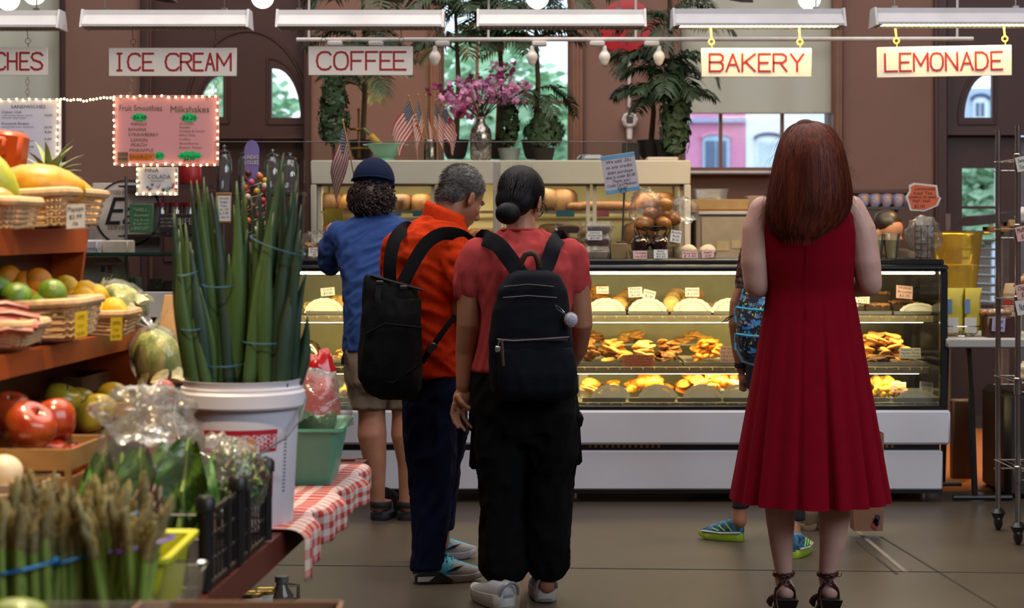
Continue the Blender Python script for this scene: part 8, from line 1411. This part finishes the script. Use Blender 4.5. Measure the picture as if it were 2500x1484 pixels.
for i in range(16):wrap('barcode_bar',ang(706),ang(711),hz(1072+i*9),hz(1069+i*9),M_ink,.001,2)
M_wire2=mat('bail_wire','a8a8b4',.25,metal=.8);hd=[bc+Vector((.157,-.005,zr-.045)),bc+Vector((.15,-.07,zr-.09)),bc+Vector((.12,-.115,zr-.13)),bc+Vector((.06,-.15,zr-.165))];mb=MB();mb.tube(hd+[bc+Vector((.03,-.16,zr-.176))],.0026,6);mb.build('bail',M_wire2,BK);mb=MB();mb.tube([bc+Vector((-.157,-.005,zr-.045)),bc+Vector((-.16,-.03,zr-.09)),bc+Vector((-.13,-.11,zr-.14)),bc+Vector((-.04,-.16,zr-.178))],.0026,6);mb.build('bail',M_wire2,BK);mb=MB();mb.cyl(bc+Vector((-.05,-.16,zr-.178)),bc+Vector((.035,-.16,zr-.176)),.0075,n=10);mb.build('grip',M_pail,BK)
M_sc=[mat('scallion_%d'%i,a,.5,scale=9,col2=b,stretch=(1,1,.2),rnd=.12,bump=.08,bscale=120)for i,(a,b)in enumerate((('2c4632','1c3226'),('44602f','2a4428'),('1f3a30','162c24')))];M_tipy=mat('scallion_pale','8a9a5c',.5);M_band=mat('band_blue2','2c5a78',.5)
def leafstalk(px,py,tx,ty,d,r,m,par,bend=0.0,kink=None):
 a,b=P(px,py,d),P(tx,ty,d);pts=[];rad=[];n_=12
 for k in range(n_+1):u=k/n_;q=a.lerp(b,u)+Vector((bend*math.sin(PI*u),.012*math.sin(PI*u+px),0));pts.append(q);rad.append(r*(.92+.2*math.sin(PI*min(1,u*1.4)))*(1-max(0,(u-.45)/.55)**1.35*.95))
 mb=MB();mb.tube(pts,rad,9,flat=.72,up=(math.sin(px),1,0));return mb.build('leaf',m,par,180)
def bundle(lab,leaves,bands,mi,d0):
 t=thing('scallion_bundle',lab,'scallions',P(leaves[0][0],935,d0),'scallion bundles in the bucket')
 for i,l in enumerate(leaves):leafstalk(591+(l[0]-591)*.86,960,l[1],l[2],d0+(l[4]if len(l)>4 else rr.uniform(-.03,.04)),l[3]*1.1 if len(l)>3 else .0195,M_sc[(mi+(i%4==0))%3],t,rr.uniform(-.012,.012))
 for y0,y1,x0_,x1_ in bands:mb=MB();mb.tube([P((x0_+x1_)/2+(x1_-x0_)/2*1.04*math.cos(a),(y0+y1)/2+(y1-y0)/2*math.cos(a),d0+.0)+Vector((0,-.062*math.sin(a),-.006*math.sin(a)))for a in[2*PI*i/24 for i in range(24)]],.0016,5,closed=True);mb.build('rubber_band',M_band,t)
bundle('short scallion bundle at the left of the bucket',[(455,424,520),(468,428,508),(476,441,532),(485,452,545),(492,464,590),(462,440,590),(500,470,610,.013),(470,436,560),(480,430,660),(505,490,700,.012)],[(668,662,437,482),(797,797,440,505)],1,dB-.04)
bundle('tall pale scallion bundle second from the left',[(505,468,440),(520,482,440),(535,499,432),(548,507,455),(560,515,470),(575,592,430),(565,578,442),(585,600,470,.012),(530,495,520),(545,540,590,.02),(560,522,560),(515,490,600),(572,545,600),(590,570,500,.013),(555,530,480),(540,560,620)],[(692,695,496,575),(884,886,490,597)],1,dB-.02)
bundle('large dark scallion bundle at the right of the bucket',[(610,692,372),(625,688,412),(640,612,480,.013),(650,633,450),(660,668,520),(670,652,400),(680,690,425),(690,725,440),(700,727,470),(710,692,420),(720,735,500),(600,606,560),(615,630,540),(632,660,560),(645,690,500),(665,700,520),(685,712,470),(705,742,600),(725,750,660),(730,752,770),(640,605,600),(655,640,620),(675,680,600),(695,735,560),(602,600,640)],[(576,622,615,742),(830,830,594,708)],0,dB-.03)
bundle('scallions at the back of the bucket',[(x,x+rr.uniform(-18,22),rr.uniform(520,720),.016,.05)for x in range(475,712,17)],[],2,dB+.03)
t=thing('teal_tub','teal plastic tub hanging over the table corner','tub',ST(.14,5.25,.683));dT=5.15;c=(X(760,dT),dT+.05,.69);M_tl=mat('plastic_teal','5c9a80',.4,var=.06);mb=MB();mb.rings([rrect(c,.06,.12,0),rrect(c,.085,.17,Z(1048,dT)-.69),rrect(c,.1,.185,Z(1042,dT)-.69),rrect(c,.1,.185,Z(1034,dT)-.69),rrect(c,.08,.165,Z(1040,dT)-.69),rrect(c,.055,.11,.01)]);mb.build('tub',M_tl,t)
t=thing('bagged_greens','dark leafy greens in a clear bag standing in the teal tub','greens',(c[0],c[1],.72));M_gr=mat('greens_dark','3a5a2c',.5,var=.4,scale=15)
for i in range(16):a=i*2.4;p0=Vector((c[0]+.02*math.cos(a),c[1]+.02*math.sin(a),.74));e=Vector((c[0]+.07*math.cos(a),c[1]-.03+.08*math.sin(a),Z(985+rr.uniform(-10,45),dT)));mb=MB();mb.tube([p0,p0.lerp(e,.5),p0.lerp(e,.8),e],[.006,.024,.03,.004],8,flat=.2,up=(math.cos(a),math.sin(a),.2));mb.build('leaf',M_gr,t)
crumple('bag',None,Vector((c[0]+.01,c[1]-.02,Z(1000,dT))),(.095,.1,.105),41,parent=t,amp=.25)
crumple('red_bag','crinkled red plastic bag behind the bucket',Vector((X(778,5.45),5.45,.865)),(.062,.05,.165),51,mat('bag_red','b0141c',.25,coat=.4),.2,cat='plastic bag')
def gingham():
 m=bpy.data.materials.new('gingham');m.use_nodes=True;nt=m.node_tree;N=nt.nodes;L=nt.links;b=N['Principled BSDF'];b.inputs['Roughness'].default_value=.9;uv=N.new('ShaderNodeUVMap');sp=N.new('ShaderNodeSeparateXYZ');L.new(uv.outputs[0],sp.inputs[0]);o=[]
 for k in(0,1):
  f=N.new('ShaderNodeMath');f.operation='FRACT';L.new(sp.outputs[k],f.inputs[0]);g=N.new('ShaderNodeMath');g.operation='GREATER_THAN';g.inputs[1].default_value=.5;L.new(f.outputs[0],g.inputs[0]);o.append(g.outputs[0])
 s_=N.new('ShaderNodeMath');s_.operation='ADD';L.new(o[0],s_.inputs[0]);L.new(o[1],s_.inputs[1]);h=N.new('ShaderNodeMath');h.operation='MULTIPLY';h.inputs[1].default_value=.5;L.new(s_.outputs[0],h.inputs[0]);mx=N.new('ShaderNodeMix');mx.data_type='RGBA';mx.inputs['A'].default_value=(*lin('c8b8b4'),1);mx.inputs['B'].default_value=(*lin('a82c22'),1);L.new(h.outputs[0],mx.inputs['Factor']);L.new(mx.outputs['Result'],b.inputs['Base Color']);return m
nu,nv=60,26;vs,uvs=[],[]
for j in range(nv+1):
 for i in range(nu+1):
  u,v=i/nu,j/nv;y=4.34+u*1.2;arc=-.17+.31*v;wob=.012*math.sin(u*19)+.008*math.sin(u*41+1)
  if arc<.0:q=ST(-arc,y,.69+.002*math.sin(u*30))
  else:
   k=min(arc/.05,1);drop=max(0,arc-.05)*(.55+.45*(1-u)**2)*(1.1 if u<.08 else 1);q=ST(-.02-.035*math.sin(k*PI/2)-wob*k*1.5,y,.69-.025*(1-math.cos(k*PI/2))-drop)
  vs.append(q);uvs.append((u*1.2/.044,v*.31/.044))
me=bpy.data.meshes.new('cloth');me.from_pydata(vs,[],[(j*(nu+1)+i,j*(nu+1)+i+1,(j+1)*(nu+1)+i+1,(j+1)*(nu+1)+i)for j in range(nv)for i in range(nu)]);ul=me.uv_layers.new(name='UVMap')
for l in me.loops:ul.data[l.index].uv=uvs[l.vertex_index]
me.materials.append(gingham());o=fin('gingham_cloth',me,None,180,recalc=False,label='red and white gingham cloth draped over the table edge',cat='cloth');sm=o.modifiers.new('thick','SOLIDIFY');sm.thickness=.002
CR=thing('plastic_crate','black slatted plastic crate on the table edge','crate',ST(.18,3.95,.683));M_cr=mat('crate_black','131316',.4,var=.15)
y0c,y1c,zc0,zc1=3.62,4.21,.688,.842
def bar(a,b,w,name='slat'):mb=MB();mb.tube([a,b],w,6,flat=.5,up=(1,0,0));mb.build(name,M_cr,CR)
for u in(.0,.36):
 for z in(zc0+.005,zc0+.05,zc0+.1,zc1-.006):bar(ST(u,y0c,z),ST(u,y1c,z),.008 if z in(zc0+.005,zc1-.006)else .0045,'rail')
 for i in range(1,18):y=y0c+(y1c-y0c)*i/18;bar(ST(u,y,zc0),ST(u,y,zc1),.0055 if i%6 else .013)
for y in(y0c,y1c):
 for z in(zc0+.005,zc0+.05,zc0+.1,zc1-.006):bar(ST(0,y,z),ST(.36,y,z),.006,'rail')
 for i in range(1,10):u=.36*i/10;bar(ST(u,y,zc0),ST(u,y,zc1),.0055)
for y,u in((y0c,0),(y1c,0),(y0c,.36),(y1c,.36),((y0c+y1c)/2,0)):mb=MB();mb.lathe([(.014,0),(.014,zc1-zc0),(.02,zc1-zc0+.002),(.02,zc1-zc0+.025),(.014,zc1-zc0+.032),(0,zc1-zc0+.033)],ST(u,y,zc0),12);mb.build('corner_post',M_cr,CR)
mb=MB();q=[ST(0,y0c,zc0),ST(.36,y0c,zc0),ST(.36,y1c,zc0),ST(0,y1c,zc0)];mb.add(q+[p+Vector((0,0,.004))for p in q],[(0,1,2,3),(7,6,5,4),(0,4,5,1),(1,5,6,2),(2,6,7,3),(3,7,4,0)]);mb.build('floor',M_cr,CR)
M_rom=mat('romaine_leaf','6a9a3c',.45,scale=10,col2='47762c',bump=.5,bscale=50,rnd=.15);M_romr=mat('romaine_rib','9ab060',.5)
def bigleaf(par,a,b,w,curl,m=M_rom,mr=M_romr):
 a,b=Vector(a),Vector(b);ax=b-a;sd=ax.cross(Vector((0,1,0))).normalized();mb=MB();f=lambda u,v:a+ax*v+sd*((u-.5)*2*w*(math.sin(PI*(.12+.8*v))**.8))+Vector((0,curl*((u-.5)*2)**2+.01*math.sin(v*14+u*9)-.02*math.sin(PI*v),.006*math.sin(u*13+v*8)));mb.grid(f,10,14);lf=mb.build('leaf',m,par,180,recalc=False);mb=MB();mb.tube([f(.5,k/8)+Vector((0,-.004,0))for k in range(9)],[.009*(1-.85*k/8)for k in range(9)],6);mb.build('midrib',mr,lf)
t=thing('romaine_bag','romaine lettuce in a clear upright plastic bag','lettuce',P(360,1290,3.82));dR=3.82
for i,(x0_,y0_,x1_,y1_,w,dd_)in enumerate(((275,1300,255,1105,.04,-.03),(310,1290,300,1110,.04,.02),(350,1300,345,1095,.05,-.045),(395,1300,410,1085,.05,-.03),(440,1300,462,1075,.055,-.05),(470,1300,490,1130,.045,-.02),(420,1280,440,1120,.05,.03),(330,1280,370,1120,.05,.04),(250,1290,235,1140,.035,.02))):bigleaf(t,P(x0_,y0_,dR+dd_),P(x1_,y1_,dR+dd_),w,.03 if i%2 else-.03)
crumple('bag',None,P(368,1130,dR),(.118,.1,.155),63,parent=t,amp=.16,f=3.2,nu=40,nv=30,fn2=lambda p:1-.35*max(0,p.z)**1.5 if abs(p.x)>.25 else 1);crumple('bag_top',None,P(355,1010,dR),(.1,.06,.055),66,parent=t,amp=.35,nu=36,nv=24)
t=thing('lettuce_mix_bag','purple and green lettuce mix in clear bags behind the crate','lettuce',P(560,1230,4.05));M_pur=mat('lettuce_purple','5a3038',.5,scale=20,col2='7a8a3c',contrast=1.4)
for i in range(26):p=P(rr.uniform(520,640),rr.uniform(1125,1235),4.08+rr.uniform(-.04,.04));bigleaf(t,p,p+Vector((rr.uniform(-.03,.03),rr.uniform(-.02,.02),rr.uniform(.03,.05))),.024,rr.uniform(-.02,.02),M_pur if i%3 else M_rom)
crumple('bag',None,P(578,1168,4.06),(.065,.07,.085),71,parent=t,amp=.22,nu=36,nv=24);crumple('bag',None,P(532,1118,4.02),(.05,.05,.05),75,parent=t,amp=.3,nu=30,nv=20)
t=thing('yellow_tub','bright lime-yellow plastic tub at the front of the table','tub',ST(.03,3.4,.683));M_ly=mat('plastic_lime','b8bc1c',.4,var=.03);c=ST(.075,3.4,.684);mb=MB();mb.rings([rrect(c,.06,.12,0),rrect(c,.075,.15,.125),rrect(c,.09,.165,.125),rrect(c,.09,.165,.134),rrect(c,.072,.145,.13),rrect(c,.055,.11,.006)]);mb.build('tub',M_ly,t)
t=thing('chard_bunch','red-stemmed chard bunch in the lime-yellow tub','chard',c+Vector((0,0,.02)));M_ch=mat('chard_red','5a1420',.4);M_chl=mat('chard_leaf','2c3a1c',.5,scale=20,col2='4a1a20')
for i in range(9):a=i*.7;p0=c+Vector((.02*math.cos(a),.05*math.sin(a),.03));e=c+Vector((-.02+.05*math.cos(a),.03+.09*math.sin(a),.17+.03*math.sin(i)));mb=MB();mb.tube([p0,p0.lerp(e,.6),e],.006,7);mb.build('stem',M_ch,t);bigleaf(t,p0.lerp(e,.75),e+Vector((0,0,.03)),.02,.01,M_chl,M_ch)
mb=MB();mb.tube([c+Vector((-.05,-.07,.14)),c+Vector((-.04,-.09,.115)),c+Vector((-.015,-.085,.1)),c+Vector((.0,-.08,.12))],.005,6,flat=.4);mb.build('twist_tie',mat('tie_pink','c8a0a0',.5),t)
M_asp=mat('asparagus_stalk','6f963a',.45,scale=25,col2='8fa04c',rnd=.15);M_tip=mat('asparagus_tip','787048',.6,scale=60,col2='a08e58',rnd=.2);M_bb=mat('band_azure','1c6ab0',.4);M_bp=mat('band_purple','5a3a9c',.4)
def spear_mesh(k):
 mb=MB();L=1.0;mb.tube([(0,0,0),(.004*math.sin(k),0,.1),(.006*math.sin(k*2),.003,.2)],[.0085,.0085,.008],7);mb.cur=1;mb.tube([(.006*math.sin(k*2),.003,.2),(.006*math.sin(k*2),.003,.235),(.007,.003,.26),(.007,.003,.28)],[.0082,.0095,.008,.002],8)
 for i in range(14):a=i*2.4;z=.195+.0055*i;r=.0095*(1-max(0,i-8)/9);p=Vector((.006*math.sin(k*2)+r*math.cos(a),.003+r*math.sin(a),z));mb.add([p-Vector((-math.sin(a),math.cos(a),0))*.004,p+Vector((-math.sin(a),math.cos(a),0))*.004,p+Vector((.002*math.cos(a),.002*math.sin(a),.014))],[(0,1,2)])
 for i in range(4):a=i*1.9+k;z=.04+.04*i;p=Vector((.0088*math.cos(a),.0088*math.sin(a),z));mb.add([p-Vector((-math.sin(a),math.cos(a),0))*.004,p+Vector((-math.sin(a),math.cos(a),0))*.004,p+Vector((0,0,.014))],[(0,1,2)])
 return mesh_of(mb,'spear',[M_asp,M_tip],60)
SPR=[spear_mesh(k)for k in range(4)]
def asparagus(lab,px,d,rx,n_,band,bz,lean=0.0,z0=.69):
 c=Vector((X(px,d),d,z0));t=thing('asparagus_bundle',lab,'asparagus',c,'asparagus bundles at the front')
 for i in range(n_):
  r=rx*math.sqrt((i+.5)/n_);a=i*2.4;b_=Vector((r*math.cos(a),r*math.sin(a)*.8,rr.uniform(-.01,.02)));obj('spear',SPR[i%4],t,c+b_,(-b_.y*1.2,b_.x*1.6+lean+rr.uniform(-.03,.03),rr.uniform(0,6)),(1,1,rr.uniform(.82,.96)))
 mb=MB();mb.tube([c+Vector((lean*bz+(rx+.012)*math.cos(a),(rx*.8+.012)*math.sin(a),bz+.012*math.cos(a)))for a in[2*PI*i/24 for i in range(24)]],.0045,6,flat=.5,closed=True);mb.build('rubber_band',band,t)
asparagus('asparagus bundle with blue band at the left edge',45,3.02,.05,30,M_bb,.155);asparagus('asparagus bundle with blue band second from the left',172,3.08,.042,24,M_bb,.16);asparagus('dim asparagus bundle with blue band at the back',262,3.3,.045,22,M_bb,.19);asparagus('leaning asparagus bundle with purple band',292,3.06,.04,24,M_bp,.185,.2);asparagus('asparagus bundle at the rear left',95,3.25,.045,22,M_bb,.17)
c=Vector((X(190,3.08),3.1,.685));mb=MB();mb.rings([rrect(c,.17,.16,0,.12),rrect(c,.185,.175,.12,.12),rrect(c,.19,.18,.124,.12)],cap=False);mb.build('clear_tub',clear('tub_clear','e8e8e4',gloss=.5,milky=.14),label='clear plastic tub around the asparagus bundles',cat='tub')
mb=MB();mb.ell((X(40,2.75),2.75,Z(1500,2.75)),(.05,.04,.025),16,10);mb.build('green_pepper',mat('pepper_green','7a8a2c',.3),label='green pepper top at the lower left corner',cat='pepper')
d=2.65;t=thing('cardboard_box','open brown cardboard box at the bottom edge','box',(X(590,d),d+.15,0));x0_,x1_,zt2=X(345,2.95),X(835,2.95),Z(1467,2.95);M_cb=mat('cardboard','8a6a50',.8,var=.08,scale=15)
for a,b,yy,e in((x0_,x1_,d,.004),(x0_,x1_,d+.3,.004)):mb=MB();mb.box(((a+b)/2,yy,zt2/2),(b-a,.005,zt2));mb.build('side',M_cb,t)
for xx in(x0_,x1_):mb=MB();mb.box((xx,d+.15,zt2/2),(.005,.3,zt2));mb.build('side',M_cb,t)
mb=MB();mb.box(((x0_+x1_)/2-.02,d+.17,zt2-.03),(x1_-x0_-.06,.24,.004));mb.build('flap',M_cb,t)
dj=5.6;c=Vector((X(688,dj),dj,.246));t=thing('glass_jug','small glass jug with a grey cap under the table','jug',c);mb=MB();mb.lathe([(.034,0),(.036,.01),(.035,.04),(.018,.065),(.016,.08),(.019,.082)],c,18);mb.build('glass',mat('jug_glass','8a8478',.08,trans=.7),t);mb=MB();mb.lathe([(.021,.078),(.021,.096),(0,.098)],c,16);mb.build('cap',mat('cap_grey','77787c',.35,metal=.5),t);mb=MB();mb.tube([c+Vector((.018,0,.07)),c+Vector((.05,0,.068)),c+Vector((.05,0,.03)),c+Vector((.034,0,.025))],.006,7);mb.build('handle',MATS['jug_glass'],t)
M_gold=mat('lid_gold','a8883c',.25,metal=.8)
for i,(px,dd_,lab)in enumerate(((650,5.6,'gold-lidded tin beside the glass jug'),(642,5.35,'gold-lidded tin nearest under the table'),(612,5.55,'gold-lidded tin further left under the table'))):c=Vector((X(px,dd_),dd_,.246));t=thing('tin_can',lab,'tin',c,'gold-lidded tins');mb=MB();mb.lathe([(.036,0),(.036,.05)],c,18);mb.build('can',M_card,t);mb=MB();mb.lathe([(.038,.046),(.038,.056),(.034,.058),(.03,.055),(0,.055)],c,18);mb.build('lid',M_gold,t)
